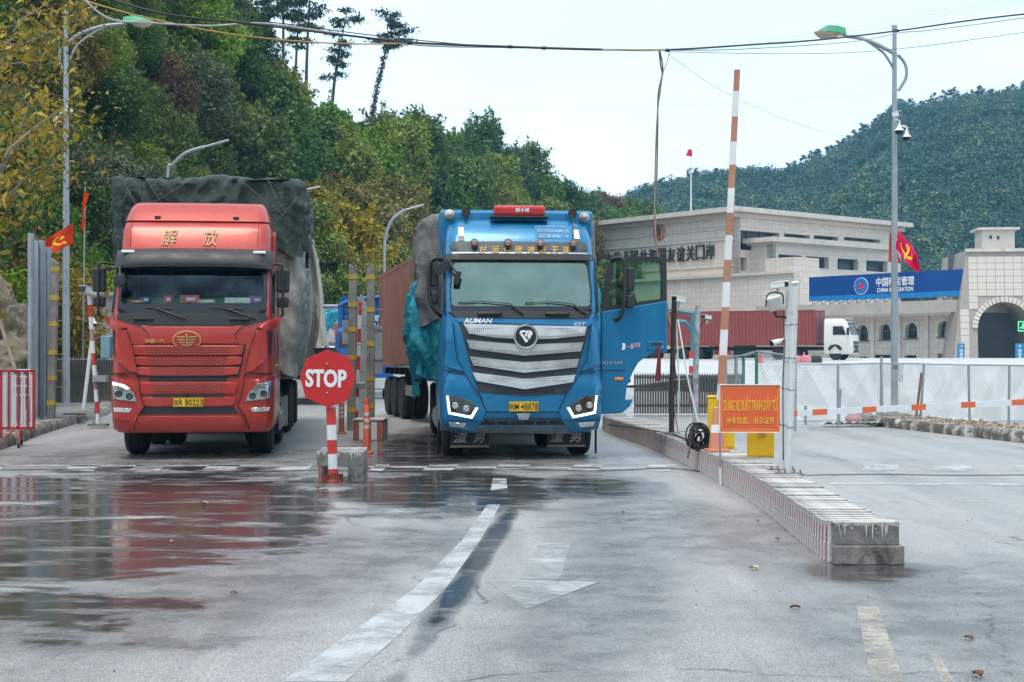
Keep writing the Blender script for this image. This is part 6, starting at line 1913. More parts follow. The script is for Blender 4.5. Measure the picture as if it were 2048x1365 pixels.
flag('party_flag', 'red flag with yellow hammer and sickle on the right street lamp', [W(1797, 460, YR), W(1838, 513, YR - .4), W(1832, 546, YR - .4), W(1791, 497, YR)], 0.14, (0.47, 0.46, 0.70, 1.2, -0.7, 1), seed=3)
flag('flag', 'plain red flag hanging behind the right street lamp pole', [W(1779, 464, YR + .8), W(1788, 480, YR + .8), W(1803, 528, YR + 1), W(1777, 524, YR + .9)], 0.10, None, seed=4)
flag('flag', 'tiny red flag at the top of the flagpole on the checkpoint hall', [W(1384, 299, 172), W(1373, 300, 171), W(1374, 312, 171), W(1384, 314, 172)], 0.15, None, seed=5)

# ------------------------------------------------------------------ street lamps and cables
galv = mat('galvanised_steel', (0.34, 0.38, 0.42), 0.5, 0.35, var=0.2, vs=2, dirt=(0.25, 0.24, 0.23), dirt_amt=0.3, dirt_s=3, streak=True)
lamp_green = mat('lamp_green', (0.05, 0.34, 0.18), 0.4, var=0.15)
lamp_bowl = mat('lamp_bowl', (0.55, 0.46, 0.36), 0.25, var=0.15)
def street_lamp(base, h, flip, label, arm, brace, back, headp, r0=0.1):
    t = thing('street_lamp', label, 'street lamp', base, 0, 'street lamps with green heads')
    b = MB(); b.tube([(0, 0, 0), (0, 0, h * .5), (0, 0, h)], [r0, r0 * .8, r0 * .55], 12); b.box((0, 0, .03), (.4, .4, .06)); pole = b.build('pole', galv, t, smooth=40)
    MB().lathe([(0.07, 0), (0.07, .1), (0, .13)], (0, 0, h), 10).build('pole_cap', galv, pole)
    loc = lambda P: [Vector(q) - Vector(base) for q in P]
    MB().tube(smooth_path(loc(arm), 8), 0.05, 8).build('arm', galv, t, smooth=60)
    MB().tube(smooth_path(loc(brace), 8), 0.03, 6).build('brace', galv, t, smooth=60)
    MB().tube(smooth_path(loc(back), 8), 0.04, 8).build('brace', galv, t, smooth=60)
    a, c = loc(headp)
    d = (c - a)
    hd = MB()
    sec = [(0.0, .13, .15), (.3, .17, .18), (.7, .19, .16), (1.0, .08, .05)]
    for k, w, hh in sec:
        p = a + d * k
        hd.v += [(p.x, p.y - w, p.z), (p.x, p.y - w * .6, p.z + hh), (p.x, p.y + w * .6, p.z + hh), (p.x, p.y + w, p.z)]
    for i in range(3):
        for j in range(4): hd.f.append((i * 4 + j, i * 4 + (j + 1) % 4, (i + 1) * 4 + (j + 1) % 4, (i + 1) * 4 + j))
    hd.f += [(0, 1, 2, 3), (15, 14, 13, 12)]; hd.mi = [0] * len(hd.f)
    hh_ = hd.build('lamp_head', lamp_green, t, smooth=30)
    bw = MB(); m_ = a + d * 0.66
    bw.lathe([(0, -.17), (.12, -.13), (.19, -.03), (.2, .02)], (0, 0, 0), 16)
    bw.v = [(x * 1.7 + m_.x, y * .85 + m_.y, z + m_.z) for x, y, z in bw.v]
    bw.build('bowl', lamp_bowl, hh_, smooth=60)
    return t
YLP, YRP = 40.0, 33.9
bl = W(132, 808, YLP); bl.z = 0.15
street_lamp(bl, W(0, 30, YLP).z - .15, 1, 'tall street lamp at the left with its green head over the pavement', [W(136, 86, YLP), W(160, 68, YLP), W(205, 53, YLP), W(252, 48, YLP)], [W(140, 118, YLP), W(155, 90, YLP), W(190, 64, YLP), W(215, 53, YLP)], [W(136, 88, YLP), W(121, 100, YLP), W(121, 130, YLP), W(136, 152, YLP)], [W(248, 46, YLP), W(302, 44, YLP)], 0.115)
br_ = W(1789, 834, YRP); br_.z = 0.15
street_lamp(br_, W(0, 60, YRP).z - .15, -1, 'tall street lamp at the right with cameras and flags on its pole', [W(1793, 110, YRP), W(1760, 92, YRP), W(1725, 78, YRP), W(1688, 72, YRP)], [W(1791, 145, YRP), W(1770, 110, YRP), W(1748, 92, YRP), W(1730, 80, YRP)], [W(1796, 110, YRP), W(1811, 130, YRP), W(1812, 155, YRP), W(1797, 182, YRP)], [W(1690, 70, YRP), W(1638, 64, YRP)], 0.095)
# grey arm lamps along the road behind
for i, (P, base_px, Y, lab) in enumerate((([(335, 350), (345, 330), (372, 306), (410, 294), (457, 281)], 333, 58, 'curved grey lamp arm rising behind the red truck load'), ([(560, 400), (590, 386), (612, 380), (640, 374)], 540, 62, 'grey lamp arm poking out right of the green tarpaulin'), ([(769, 500), (772, 470), (784, 440), (808, 421), (847, 410)], 768, 66, 'curved grey lamp post in front of the trees left of the blue truck'))):
    b0 = W(base_px, 700, Y); b0.z = gz(0, Y)
    t = thing('street_lamp', lab, 'street lamp', b0, 0, 'grey curved lamps along the road')
    pts = [Vector((0, 0, 0)), Vector((0, 0, (W(*P[0], Y) - b0).z * .6))] + [W(*q, Y) - b0 for q in P[:-1]]
    MB().tube(smooth_path(pts, 6), [0.09] * 6 + [0.07] * (len(smooth_path(pts, 6)) - 6), 8).build('pole', galv, t, smooth=60)
    MB().tube([W(*P[-2], Y) - b0, W(*P[-1], Y) - b0], 0.10, 8, flat=0.5).build('lamp_head', steel, t, smooth=60)
cab_k = mat('black_cable', (0.02, 0.02, 0.022), 0.6)
cab_y = mat('ochre_cable', (0.42, 0.26, 0.05), 0.6)
cab_g = mat('grey_cable', (0.38, 0.38, 0.38), 0.6)
def cable(label, pts, r, m, group='overhead cables'):
    P = [W(*q) for q in pts]
    o0 = P[0].copy()
    o = MB().tube([q - o0 for q in smooth_path(P, 8)], r, 5).build('cable', m, None, o0, smooth=60)
    return tag(o, label, 'cable', group)
cable('thick black cable of the bundle spanning the road', [(60, -60, 22), (300, 22, 22), (520, 50, 23), (700, 72, 23.5), (830, 86, 24), (1020, 94, 25), (1180, 99, 25.5), (1335, 100, 27), (1500, 90, 29.5), (1640, 80, 31.5), (1795, 62, 33.6), (1950, 40, 33), (2090, 24, 32)], 0.020, cab_k)
cable('ochre cable of the bundle, lowest at the left end', [(120, -14, 22.2), (260, 28, 22.4), (420, 62, 23), (560, 80, 23.4), (700, 88, 23.8), (860, 88, 24.3), (1020, 93, 25.1), (1180, 98, 25.6), (1335, 102, 26)], 0.013, cab_y)
cable('grey cable weaving beside the ochre cable', [(150, -20, 22.1), (215, 36, 22), (300, 46, 22), (420, 52, 22.8), (520, 47, 23.1), (640, 62, 23.5), (830, 90, 24.1), (1000, 95, 25), (1120, 97, 25.4), (1250, 101, 25.8), (1335, 101, 26.1)], 0.016, cab_g)
cable('slack grey cable under the black one at the right', [(1335, 101, 27), (1450, 100, 29), (1600, 92, 31), (1720, 82, 32.5), (1800, 66, 33.6), (1850, 62, 33.5), (1970, 47, 33), (2090, 30, 32)], 0.012, cab_g)
cable('second thin black cable above the trees at the left', [(160, -60, 26), (400, 22, 27), (600, 52, 28), (780, 75, 29), (980, 93, 30), (1200, 101, 31), (1335, 100, 31)], 0.012, cab_k)
cable('thin wire below the bundle at the right', [(1335, 104, 27), (1600, 108, 28), (1800, 98, 28), (2100, 58, 28)], 0.006, cab_k)
for k, (a, c) in enumerate(((58, 4), (66, 10), (72, 18))):
    cable(('topmost', 'middle', 'lowest')[k] + ' faint wire of the three far wires at the upper right', [(1500, a + 24, 60), (1700, a - 2, 60), (1900, c + 12, 60), (2100, c - 8, 60)], 0.008, cab_g)
cable('long sagging wire passing in front of the mountain', [(1335, 108, 70), (1450, 185, 80), (1600, 250, 90), (1720, 277, 95), (1850, 278, 95), (2100, 240, 95)], 0.012, cab_k)
cable('faint wire crossing the pale sky above the blue truck', [(820, 220, 60), (1100, 219, 62), (1400, 210, 64), (1790, 187, 64), (1960, 180, 60), (2090, 130, 60)], 0.006, cab_g)
dp = [(1318, 100, 26), (1321, 130, 26), (1324, 150, 26), (1318, 190, 25.9), (1313, 260, 25.6), (1310, 360, 25), (1310, 440, 24.5), (1312, 480, 24.2), (1318, 530, 24), (1330, 600, 23.8), (1343, 660, 23.5)]
cable('twisted ochre cable dropping from the bundle to the dark post', dp, 0.016, mat('tarnished_cable', (0.20, 0.13, 0.06), 0.7, var=0.4, vs=4), 'cables dropping to the dark post')
cable('black cable twisted with the ochre drop cable', [(x + 3 * math.sin(i * 1.7) + 1, y, d) for i, (x, y, d) in enumerate(dp)], 0.014, cab_k, 'cables dropping to the dark post')
cable('grey tail of cable joining the drop from the right', [(1340, 100, 26), (1334, 125, 26), (1326, 148, 26), (1319, 200, 25.9)], 0.010, cab_g, 'cables dropping to the dark post')
for i, (x, y, d) in enumerate(((1020, 94, 25), (1088, 96.5, 25.3), (1795, 62, 33.6), (820, 85, 24), (1335, 101, 26))):
    tag(MB().lathe([(0.03, -.04), (0.034, 0), (0.03, .04)], (0, 0, 0), 8, 'X').build('cable_tie', cab_k, None, W(x, y, d)), 'black tie wrapped round the overhead cable bundle', 'cable tie', 'ties on the cable bundle')
# ------------------------------------------------------------------ the curved median of concrete blocks
blk_w = mat('chalky_block_white', (0.62, 0.585, 0.57), 0.75, var=0.28, vs=5, bmp=0.35, bs_=25, dirt=(0.20, 0.18, 0.175), dirt_amt=0.65, dirt_s=4)
blk_r = mat('faded_block_red', (0.40, 0.12, 0.11), 0.75, var=0.3, vs=6, bmp=0.3, bs_=25, dirt=(0.14, 0.10, 0.095), dirt_amt=0.7, dirt_s=5)
blk_top = mat('chalky_block_top', (0.54, 0.52, 0.505), 0.7, var=0.28, vs=4, bmp=0.5, bs_=22, dirt=(0.22, 0.20, 0.19), dirt_amt=0.8, dirt_s=3)
raw_c = mat('raw_concrete', (0.22, 0.215, 0.20), 0.8, var=0.35, vs=5, bmp=0.7, bs_=18, dirt=(0.06, 0.055, 0.05), dirt_amt=0.6, dirt_s=4)
drip = mat('lime_drip', (0.60, 0.60, 0.58), 0.7, var=0.2, vs=20)
med = thing('median_barrier', 'curved low median wall of narrow white blocks with faded red grooves', 'median', G(1668, 1128), 0)
M0 = G(1668, 1128)
mpath = smooth_path([G(1668, 1128), G(1640, 1114), G(1580, 1066), G(1520, 1018), G(1440, 966), G(1400, 945), G(1300, 897), G(1214, 866), G(1206, 853)], 40)
MW, MH, PIT = 0.50, 0.315, 0.105
samp, acc, last = [], 0.0, mpath[0]
for i, p in enumerate(mpath[1:]):
    d = (p - last).length
    acc += d
    if acc >= PIT:
        samp.append((p.copy(), (p - mpath[max(0, i - 8)]).normalized())); acc = 0.0
    last = p
variants = []
for k in range(6):
    rg = random.Random(k)
    b = MB()
    h = MH + rg.uniform(-.006, .008)
    tp = PIT * 0.60
    b.m(0).box((MW / 2, -PIT * 0.2, 0.075), (MW + 0.02, tp, 0.15))
    b.m(0).box((MW / 2 + 0.002, -PIT * 0.2, 0.15 + (h - .04 - .15) / 2), (MW + 0.012, tp, h - .04 - .15))
    b.m(1).box((MW / 2 + 0.004, PIT * 0.3, (h - .042) / 2), (MW + 0.016, PIT * 0.40, h - .042))
    b.m(2).box((MW / 2 + 0.002, rg.uniform(-.003, .003), h - 0.02), (MW + 0.006, PIT - 0.007, 0.04), Matrix.Rotation(rg.uniform(-.01, .01), 3, 'Z'))
    variants.append(b.mesh('block', [blk_w, blk_r, blk_top]))
for i, (p, d) in enumerate(samp):
    a = math.atan2(d.y, d.x) - math.pi / 2
    q = p - M0
    o = link_mesh('block', variants[(i * 5 + i // 3) % 6], med, (q.x, q.y, rng.uniform(-.004, .006)), (0, rng.uniform(-.006, .006), a + rng.uniform(-.012, .012)))
b = MB(); b.box((0.262, -0.02, 0.075), (0.545, 0.11, 0.15)); b.box((0.25, 0.0, 0.232), (0.50, 0.10, 0.165)); eb = b.build('end_block', raw_c, med, bevel=0.01)
b = MB(); b.box((0.25, 0.03, 0.322), (0.515, 0.13, 0.022)); b.build('end_cap', blk_top, med, bevel=0.006)
b = MB()
for k in range(22):
    x = rng.uniform(0.01, 0.49); ln = 0.015 + 0.13 * rng.random() ** 2.2
    b.prism([(x - .006, .315), (x + .006, .315), (x + .004, .315 - ln * .6), (x, .315 - ln), (x - .003, .315 - ln * .6)], -0.054, -0.049)
b.build('paint_drip', drip, eb)['kind'] = 'stuff'
# four slabs of the same block under the stop sign
SB = G(634, 966) + Vector((0.0, 0.0, 0))
for k in range(4):
    b = MB()
    w, h, dp_ = 0.60, 0.385, 0.145
    b.box((w / 2, dp_ / 2, h - 0.09), (w, dp_ - .012, 0.18)); b.box((w - 0.10, dp_ / 2, 0.105), (0.20, dp_ - .012, 0.21)); b.box((0.05, dp_ / 2 + .004, 0.105), (0.04, dp_ - .02, 0.21))
    rot_ = R(3)
    p = SB + Matrix.Rotation(rot_, 3, 'Z') @ Vector((rng.uniform(-.008, .008), 0.16 * k * 1.5, 0))
    o = b.build('concrete_block', raw_c, None, p, (0, 0, rot_), bevel=0.01)
    tag(o, ('nearest', 'second', 'third', 'rearmost')[k] + ' of the four concrete blocks standing behind the stop sign post', 'concrete block', 'blocks at the stop sign')
    MB().box((w / 2, dp_ / 2, h + 0.006), (w - .01, dp_ - .02, 0.012)).build('painted_top', blk_top, o)
    if k == 0:
        d_ = MB()
        for j in range(34):
            x = rng.uniform(.01, w - .01); ln = .015 + .15 * rng.random() ** 2.2
            d_.prism([(x - .006, h), (x + .006, h), (x + .004, h - ln * .6), (x, h - ln), (x - .003, h - ln * .6)], 0.002, 0.010)
        d_.build('paint_drip', drip, o)['kind'] = 'stuff'
        MB().box((.05, 0.003, .1), (.05, .02, .19)).build('red_patch', blk_r, o)
# ---- stop sign
sgn_red = mat('sign_red', (0.56, 0.018, 0.02), 0.45, var=0.1, vs=2, dirt=(0.35, 0.04, 0.04), dirt_amt=0.35, dirt_s=3)
st_red = mat('post_red', (0.60, 0.045, 0.03), 0.5, var=0.12, dirt=(0.3, 0.1, 0.08), dirt_amt=0.3, dirt_s=5)
SP = G(667, 966)
ss = thing('stop_sign', 'red octagonal stop sign on a red and white striped post', 'sign', SP, 0)
sS = FPX / SP.y
def sz(py): return CAMZ - (py - HY) / sS
def sx(px): return (px - 667) / sS
b = MB()
oc = [(602, 755), (615, 717), (655, 700), (700, 714), (713, 755), (697, 800), (657, 815), (613, 795)]
b.prism([(sx(x), sz(y)) for x, y in oc], -0.085, -0.078); pl_s = b.build('sign_plate', sgn_red, ss, bevel=0.002)
letter('STOP', 82 / sS, 36 / sS, letter_w, pl_s, (sx(654), -0.088, sz(757)), (0, R(1), 0), bold=0.04, depth=0.003)
for y in (728, 786): MB().lathe([(.013, 0), (.012, -.008), (0, -.012)], (sx(656), -.086, sz(y)), 10, 'Y').build('bolt', steel, pl_s)
yb_ = [966, 938, 908, 880, 850, 815, 775, 735]
prev = None
for i, y in enumerate(yb_[:-1]):
    z0, z1 = sz(y), sz(yb_[i + 1])
    lean_ = lambda z: -0.035 * z
    MB().tube([(lean_(z0), 0, z0 - (0.02 if i == 0 else 0)), (lean_(z1), 0, z1)], 0.062 if i else 0.0625, 16).build('post_band', st_red if i % 2 == 0 else whitep, ss, smooth=40)
b = MB(); b.lathe([(.10, -.005), (.10, .02), (.07, .05), (.064, .13)], (0, 0, 0), 14)
for k in range(4): b.box((.1 * math.cos(k * 1.57 + .6), .1 * math.sin(k * 1.57 + .6), .05), (.07, .012, .12), k * 1.57 + .6)
b.build('post_foot', mat('rusty_red', (0.22, 0.04, 0.03), 0.7, var=0.4, vs=8), ss)

# ---- delineators, posts and blocks between the lanes
orange = mat('delineator_orange', (0.60, 0.10, 0.035), 0.5, var=0.15, dirt=(0.25, 0.08, 0.05), dirt_amt=0.4, dirt_s=6)
rust_o = mat('weathered_orange', (0.40, 0.13, 0.05), 0.65, var=0.3, dirt=(0.15, 0.06, 0.03), dirt_amt=0.5, dirt_s=6)
refl = mat('reflective_band', (0.62, 0.52, 0.48), 0.3, var=0.1)
def delineator(p, h, r, m, label):
    t = thing('delineator_post', label, 'delineator', p, 0, 'flexible posts between the lanes')
    MB().lathe([(.11, 0), (.11, .02), (.05, .04)], (0, 0, 0), 16).build('base', m, t)
    MB().lathe([(r * 1.15, .03), (r, .1), (r, h - .03), (r * .6, h)], (0, 0, 0), 16).build('tube', m, t, smooth=40)
    for k in (0.55, .68, .81): MB().lathe([(r + .002, h * k - .03), (r + .003, h * k), (r + .002, h * k + .03)], (0, 0, 0), 16).build('reflective_band', refl, t)
    return t
delineator(G(734, 907), 0.80, 0.048, orange, 'front red-orange delineator post right of the stop sign')
delineator(G(732.5, 884), 0.82, 0.05, orange, 'red-orange delineator post directly behind the front one')
delineator(G(683, 868), 0.65, 0.06, rust_o, 'dull orange delineator post half hidden behind the stop sign')
band_y = mat('worn_yellow_band', (0.55, 0.36, 0.045), 0.7, var=0.3, vs=8)
post_c = mat('old_concrete_post', (0.27, 0.25, 0.225), 0.85, var=0.3, vs=5, bmp=0.5, bs_=20, dirt=(0.12, 0.105, 0.09), dirt_amt=0.6, dirt_s=2.5)
rung_m = mat('rebar', (0.22, 0.19, 0.17), 0.6, 0.4, var=0.3)
def gauge_post(px, top, base, Y, z0, w, bands, rungs, label, lean=0.0, cham=1):
    p = W(px, base, Y); p.z = z0
    s = FPX / Y
    t = thing('gauge_post', label, 'concrete post', p, 0, 'concrete posts with yellow bands')
    h = CAMZ - (top - HY) / s - z0
    b = MB()
    b.v = [(-w / 2, -w / 2, -.1), (w / 2, -w / 2, -.1), (w / 2, w / 2, -.1), (-w / 2, w / 2, -.1)] + [(x + lean, y, h + (0.10 if x * cham < 0 else -0.02)) for x, y in ((-w / 2, -w / 2), (w / 2, -w / 2), (w / 2, w / 2), (-w / 2, w / 2))]
    b.add([], [])
    b.f = [(3, 2, 1, 0), (4, 5, 6, 7), (0, 1, 5, 4), (1, 2, 6, 5), (2, 3, 7, 6), (3, 0, 4, 7)]; b.mi = [0] * 6
    b.build('shaft', post_c, t, bevel=0.012)
    for y in bands:
        z = CAMZ - (y - HY) / s - z0
        MB().box((lean * z / h, 0, z), (w + .012, w + .012, 0.105)).build('yellow_band', band_y, t)
    for y, d, x1 in rungs:
        z = CAMZ - (y - HY) / s - z0
        MB().tube([(lean * z / h - (0 if d > 0 else x1), 0.03, z), (lean * z / h + (x1 if d > 0 else 0), 0.03, z)], 0.012, 6).build('rung', rung_m, t)
    return t
gauge_post(702, 537, 862, 30.2, 0.0, 0.17, [554, 609, 659, 715, 820], [(553, -1, .2), (586, -1, .2), (634, -1, .2), (618, 1, .22), (690, 1, .2)], 'left concrete post with yellow bands behind the stop sign', 0.05, 1)
gauge_post(741.5, 537, 834, 31.5, 0.0, 0.17, [555, 620, 688, 758, 812], [(554, 1, .22), (585, 1, .2), (620, 1, .3), (655, 1, .2), (688, 1, .25), (720, 1, .2), (620, -1, .26), (650, -1, .25), (683, -1, .25), (720, -1, .25), (743, -1, .25)], 'right concrete post with yellow bands behind the stop sign', 0.0, -1)
gauge_post(102, 526, 838, 31.5, 0.12, 0.15, [539, 596, 648, 705, 756, 806], [(541, 1, .22), (576, 1, .22), (609, 1, .24), (642, 1, .22), (678, 1, .24), (709, 1, .22), (742, 1, .24), (775, 1, .22)], 'leaning concrete post with yellow bands at the left pavement', 0.10, 1)
bp = G(706, 881)
rb = thing('base_block', 'red and white painted concrete block carrying the twin posts', 'concrete block', bp, 0)
wb = 60 / FPX * bp.y
MB().box((wb / 2, .45, .19), (wb, .9, .38)).build('block', raw_c, rb, bevel=.01)
for k in range(5):
    MB().box((wb * (k + .5) / 5, -.004, .18), (wb / 5 - .004, .012, .34)).build('painted_stripe', blk_r if k % 2 == 0 else whitep, rb)
    MB().box((wb + .004, .09 + .18 * k, .18), (.012, .176, .34)).build('painted_stripe', blk_r if k % 2 == 0 else whitep, rb)
MB().box((wb / 2, .45, .386), (wb + .03, .93, .02)).build('painted_top', blk_top, rb)
bm1 = thing('boom_barrier', 'thin raised red and white barrier arm between the twin posts', 'barrier', G(713, 858), 0, 'raised barrier arms')
for k in range(9):
    z0, z1 = 0.1 + .30 * k, 0.1 + .30 * (k + 1)
    MB().box((0.01 * k + .0, 0, (z0 + z1) / 2), (0.075, 0.05, .30)).build('stripe', st_red if k % 2 == 0 else whitep, bm1)
MB().box((0.06, 0.05, 0.95), (.28, .2, .14)).build('hinge_box', steel, bm1, bevel=.02)
gp = thing('grey_board', 'tall pointed grey board seen from behind between the twin posts', 'board', W(724, 800, 36) , 0)
s36 = FPX / 36
b = MB(); b.prism([((x - 724) / s36, (800 - y) / s36) for x, y in ((714, 868), (735, 868), (735, 610), (722, 588), (714, 604))], -.02, .02); b.build('board', galv, gp)
for (xa, xb, ya, yb2) in ((684, 698, 641, 688), (750, 764, 652, 748)):
    MB().box((((xa + xb) / 2 - 724) / s36, .05, (800 - (ya + yb2) / 2) / s36), ((xb - xa) / s36, .03, (yb2 - ya) / s36)).build('side_board', galv, gp)
b = MB()
for y in (620, 660, 720): b.box((0.05, .03, (800 - y) / s36), (1.0, .02, .04))
b.build('rail', rung_m, gp)

# ---- vehicles queuing farther back
brown = mat('container_brown', (0.27, 0.115, 0.085), 0.6, var=0.15, vs=1.2, dirt=(0.2, 0.10, 0.08), dirt_amt=0.4, dirt_s=0.8, streak=True)
def corrugated(b, A, B, z0, z1, n, d=0.04):
    """Trapezoid-ribbed sheet from plan point A to B."""
    A, B = Vector(A), Vector(B)
    t = (B - A) / n
    nn = Vector((t.y, -t.x)).normalized() * d
    pts = []
    for i in range(n):
        p = A + t * i
        pts += [p, p + t * .25, p + t * .4 + nn, p + t * .75 + nn]
    pts.append(B)
    k = len(b.v)
    for q in pts: b.v += [(q.x, q.y, z0), (q.x, q.y, z1)]
    for i in range(len(pts) - 1): b.f.append((k + 2 * i, k + 2 * i + 2, k + 2 * i + 3, k + 2 * i + 1)); b.mi.append(b.cur)
def container(name, label, loc, rz, Lc, Wc, Hc, z0, m, pitch=0.0, group='shipping containers', nrib=None):
    t = thing(name, label, 'container', loc, rz, group)
    t.rotation_euler.x = pitch
    b = MB()
    n = nrib or int(Lc / .28)
    corrugated(b, (-Wc / 2, Lc), (-Wc / 2, 0), z0 + .12, z0 + Hc - .1, n); corrugated(b, (Wc / 2, 0), (Wc / 2, Lc), z0 + .12, z0 + Hc - .1, n)
    b.box((0, Lc / 2, z0 + Hc - .06), (Wc - .1, Lc, .04)); b.box((0, Lc, z0 + Hc / 2), (Wc, .05, Hc - .2))
    b.build('shell', m, t)
    f = MB()
    for sx_ in (-1, 1):
        f.box((sx_ * Wc / 2, Lc / 2, z0 + .08), (.1, Lc + .1, .16)); f.box((sx_ * Wc / 2, Lc / 2, z0 + Hc - .05), (.08, Lc + .1, .1))
        for y in (0, Lc): f.box((sx_ * Wc / 2, y, z0 + Hc / 2), (.14, .14, Hc))
    f.build('frame', m, t)
    for sx_ in (-1, 1):
        d = MB(); d.box((sx_ * Wc / 4, -.03, z0 + Hc / 2), (Wc / 2 - .08, .05, Hc - .25))
        dd = d.build('door', m, t)
        for k in (.25, .75): MB().tube([(sx_ * Wc / 2 * k, -.08, z0 + .15), (sx_ * Wc / 2 * k, -.08, z0 + Hc - .15)], .02, 6).build('lock_bar', steel, dd)
    return t
# brown container on its trailer, left of the blue truck
ca = math.atan2(1.37, 5.9)
far_c = W(765, 742, 38.5)
dirn = Vector((1.37, -5.9, 0)).normalized()
near_c = far_c + dirn * 6.05
width_ax = Vector((math.cos(ca), math.sin(ca), 0))
org = near_c + width_ax * 1.22
Lb = 6.05
container('shipping_container', 'rust brown container on a trailer beside the turquoise-covered load', (org.x, org.y, 0.12), ca, Lb, 2.44, 2.55, 1.30, brown, R(-1.2))
tr = thing('semi_trailer', 'dark trailer with a row of tyres under the brown container', 'trailer', (org.x, org.y, 0), ca)
b = MB(); b.box((-.5, Lb / 2, 1.12), (.2, Lb, .3)); b.box((.5, Lb / 2, 1.12), (.2, Lb, .3))
for k in range(7): b.box((0, .3 + k * .9, 1.2), (2.4, .12, .16))
b.build('frame', under, tr)
wheels(tr, [3.0, 4.3, 5.55], 1.02, 0.52, True)
MB().box((-1.15, 1.6, .75), (.06, 1.2, .25)).build('side_guard', steel, tr)
# blue lorry behind the twin posts
bl_m = mat('lorry_blue', (0.01, 0.12, 0.36), 0.5, var=0.15, dirt=(0.05, 0.13, 0.26), dirt_amt=0.4)
p = W(722, 800, 50); p.z = gz(0, 50)
lo = thing('box_lorry', 'bright blue high-sided lorry behind the twin posts', 'truck', p, R(4), 'vehicles queuing farther back')
s50 = FPX / 50
def lx(px): return (px - 722) / s50
def lzz(py): return CAMZ - (py - HY) / s50 - p.z
b = MB()
corrugated(b, (lx(677), 1.0), (lx(766), 1.0), lzz(740), lzz(592), 12, .05)
corrugated(b, (lx(677), 8.0), (lx(677), 1.0), lzz(740), lzz(615), 18, .05)
b.box((lx(722), 4.5, lzz(596)), ((766 - 677) / s50, 7, .06))
b.build('box_body', bl_m, lo)
b = MB(); b.box((lx(678), .95, (lzz(760) + lzz(605)) / 2), (.16, .16, lzz(605) - lzz(760))); b.box((lx(767), .95, (lzz(760) + lzz(590)) / 2), (.14, .16, lzz(590) - lzz(760))); b.tube([(lx(676), .9, lzz(610)), (lx(700), .9, lzz(597)), (lx(767), .9, lzz(591))], .07, 6); b.build('body_frame', bl_m, lo)
lcab = Cab([(lzz(780), .1, 1.0, .15), (lzz(745), 0, 1.06, .18), (lzz(700), .02, 1.05, .18), (lzz(662), .25, .98, .2), (lzz(655), .5, .9, .2)], 1.0, .04)
lcab.shell(bl_m, None, 'cab_shell', lo).location.x = .1
lcab.patch('windscreen', [(-.9, lzz(695)), (.9, lzz(695)), (.86, lzz(665)), (-.86, lzz(665))], win_g, lo, .02).location.x = .1
lcab.patch('bumper', [(-1.0, lzz(778)), (1.0, lzz(778)), (1.02, lzz(757)), (-1.02, lzz(757))], whitep, lo, .03).location.x = .1
wheels(lo, [1.2, 6.0], .9, .46)
letter('水', .45, .5, letter_k, lo, (lx(757), .92, lzz(648)), bold=.02)
MB().box((lx(757), .94, lzz(646)), (.5, .03, .6)).build('pale_label', mat('label_pale_blue', (0.4, 0.6, 0.75), .5), lo)
# purple container, red panel, white-sheeted truck
pp = W(648, 700, 76); pp.z = gz(0, 76)
s76 = FPX / 76
container('shipping_container', 'purple container with a white top rail in the queue behind', (pp.x, pp.y, pp.z), R(6), 6, 60 / s76 + .3, 2.6, CAMZ - (690 - HY) / s76 - pp.z - 0.4, mat('container_purple', (0.20, 0.18, 0.42), .6, var=.15))
MB().box((0, 0, 0), (1.75, .08, .08)).build('white_rail', whitep, None, W(648, 611, 75.8)); tag(bpy.context.scene.objects['white_rail'], 'white rail lying along the top of the purple container', 'rail')
p = W(635, 805, 60); p.z = gz(0, 60)
s60 = FPX / 60
rv = thing('tipper_truck', 'back of a red tipper truck with round openings, right of the red truck load', 'truck', p, R(5), 'vehicles queuing farther back')
hz_ = lambda y: CAMZ - (y - HY) / s60 - p.z
tip = mat('tipper_red', (0.36, 0.02, 0.03), .55, var=.2)
b = MB(); b.box((0, 1.5, (hz_(636) + hz_(760)) / 2), (.9, 3, hz_(636) - hz_(760))); b.build('body', tip, rv, bevel=.03)
MB().box((0, -.01, hz_(636)), (.95, .1, .07)).build('top_rail', mat('pale_pink_rail', (.6, .42, .42), .5), rv)
for r_, (y, m) in enumerate(((645, blackp), (651, mat('lamp_pink', (.65, .35, .33), .3)), (664, mat('lamp_pink', (.65, .35, .33), .3)))):
    for k in (-.2, .22): MB().lathe([(.085, -.03), (0, -.035)] if r_ else [(.06, -.03), (0, -.035)], (k, .0, hz_(y)), 12, 'Y').build('tail_lamp', m, rv)
wheels(rv, [1.0], .32, .46)
p = W(663, 810, 58); p.z = gz(0, 58)
s58 = FPX / 58
wt = thing('lorry', 'lorry with a white sheeted load and teal cover, left of the blue lorry', 'truck', p, R(5), 'vehicles queuing farther back')
hz_ = lambda y: CAMZ - (y - HY) / s58 - p.z
wc = Cab([(hz_(790), .1, .5, .08), (hz_(715), 0, .52, .1), (hz_(690), .15, .5, .1), (hz_(684), .3, .44, .1)], .9, .02)
wc.shell(mat('lorry_navy', (.03, .04, .08), .5), None, 'cab_shell', wt)
wc.patch('windscreen', [(-.45, hz_(712)), (.45, hz_(712)), (.42, hz_(692)), (-.42, hz_(692))], lens, wt, .02)
MB().box((.28, -.12, hz_(664)), (.3, .16, .8)).build('red_visor', mat('coral_panel', (.62, .16, .14), .5), wt, bevel=.06)
wheels(wt, [.8], .38, .46)
tarp('tarpaulin_load', 'white sheeted load on the lorry left of the blue lorry', 'tarpaulin', -.42, .5, 1.0, 5, .9, hz_(634), mat('white_sheet', (.62, .62, .63), .6, var=.15), (p, R(5)), .05, .03, 21, nx=14, ny=16, nz=14)
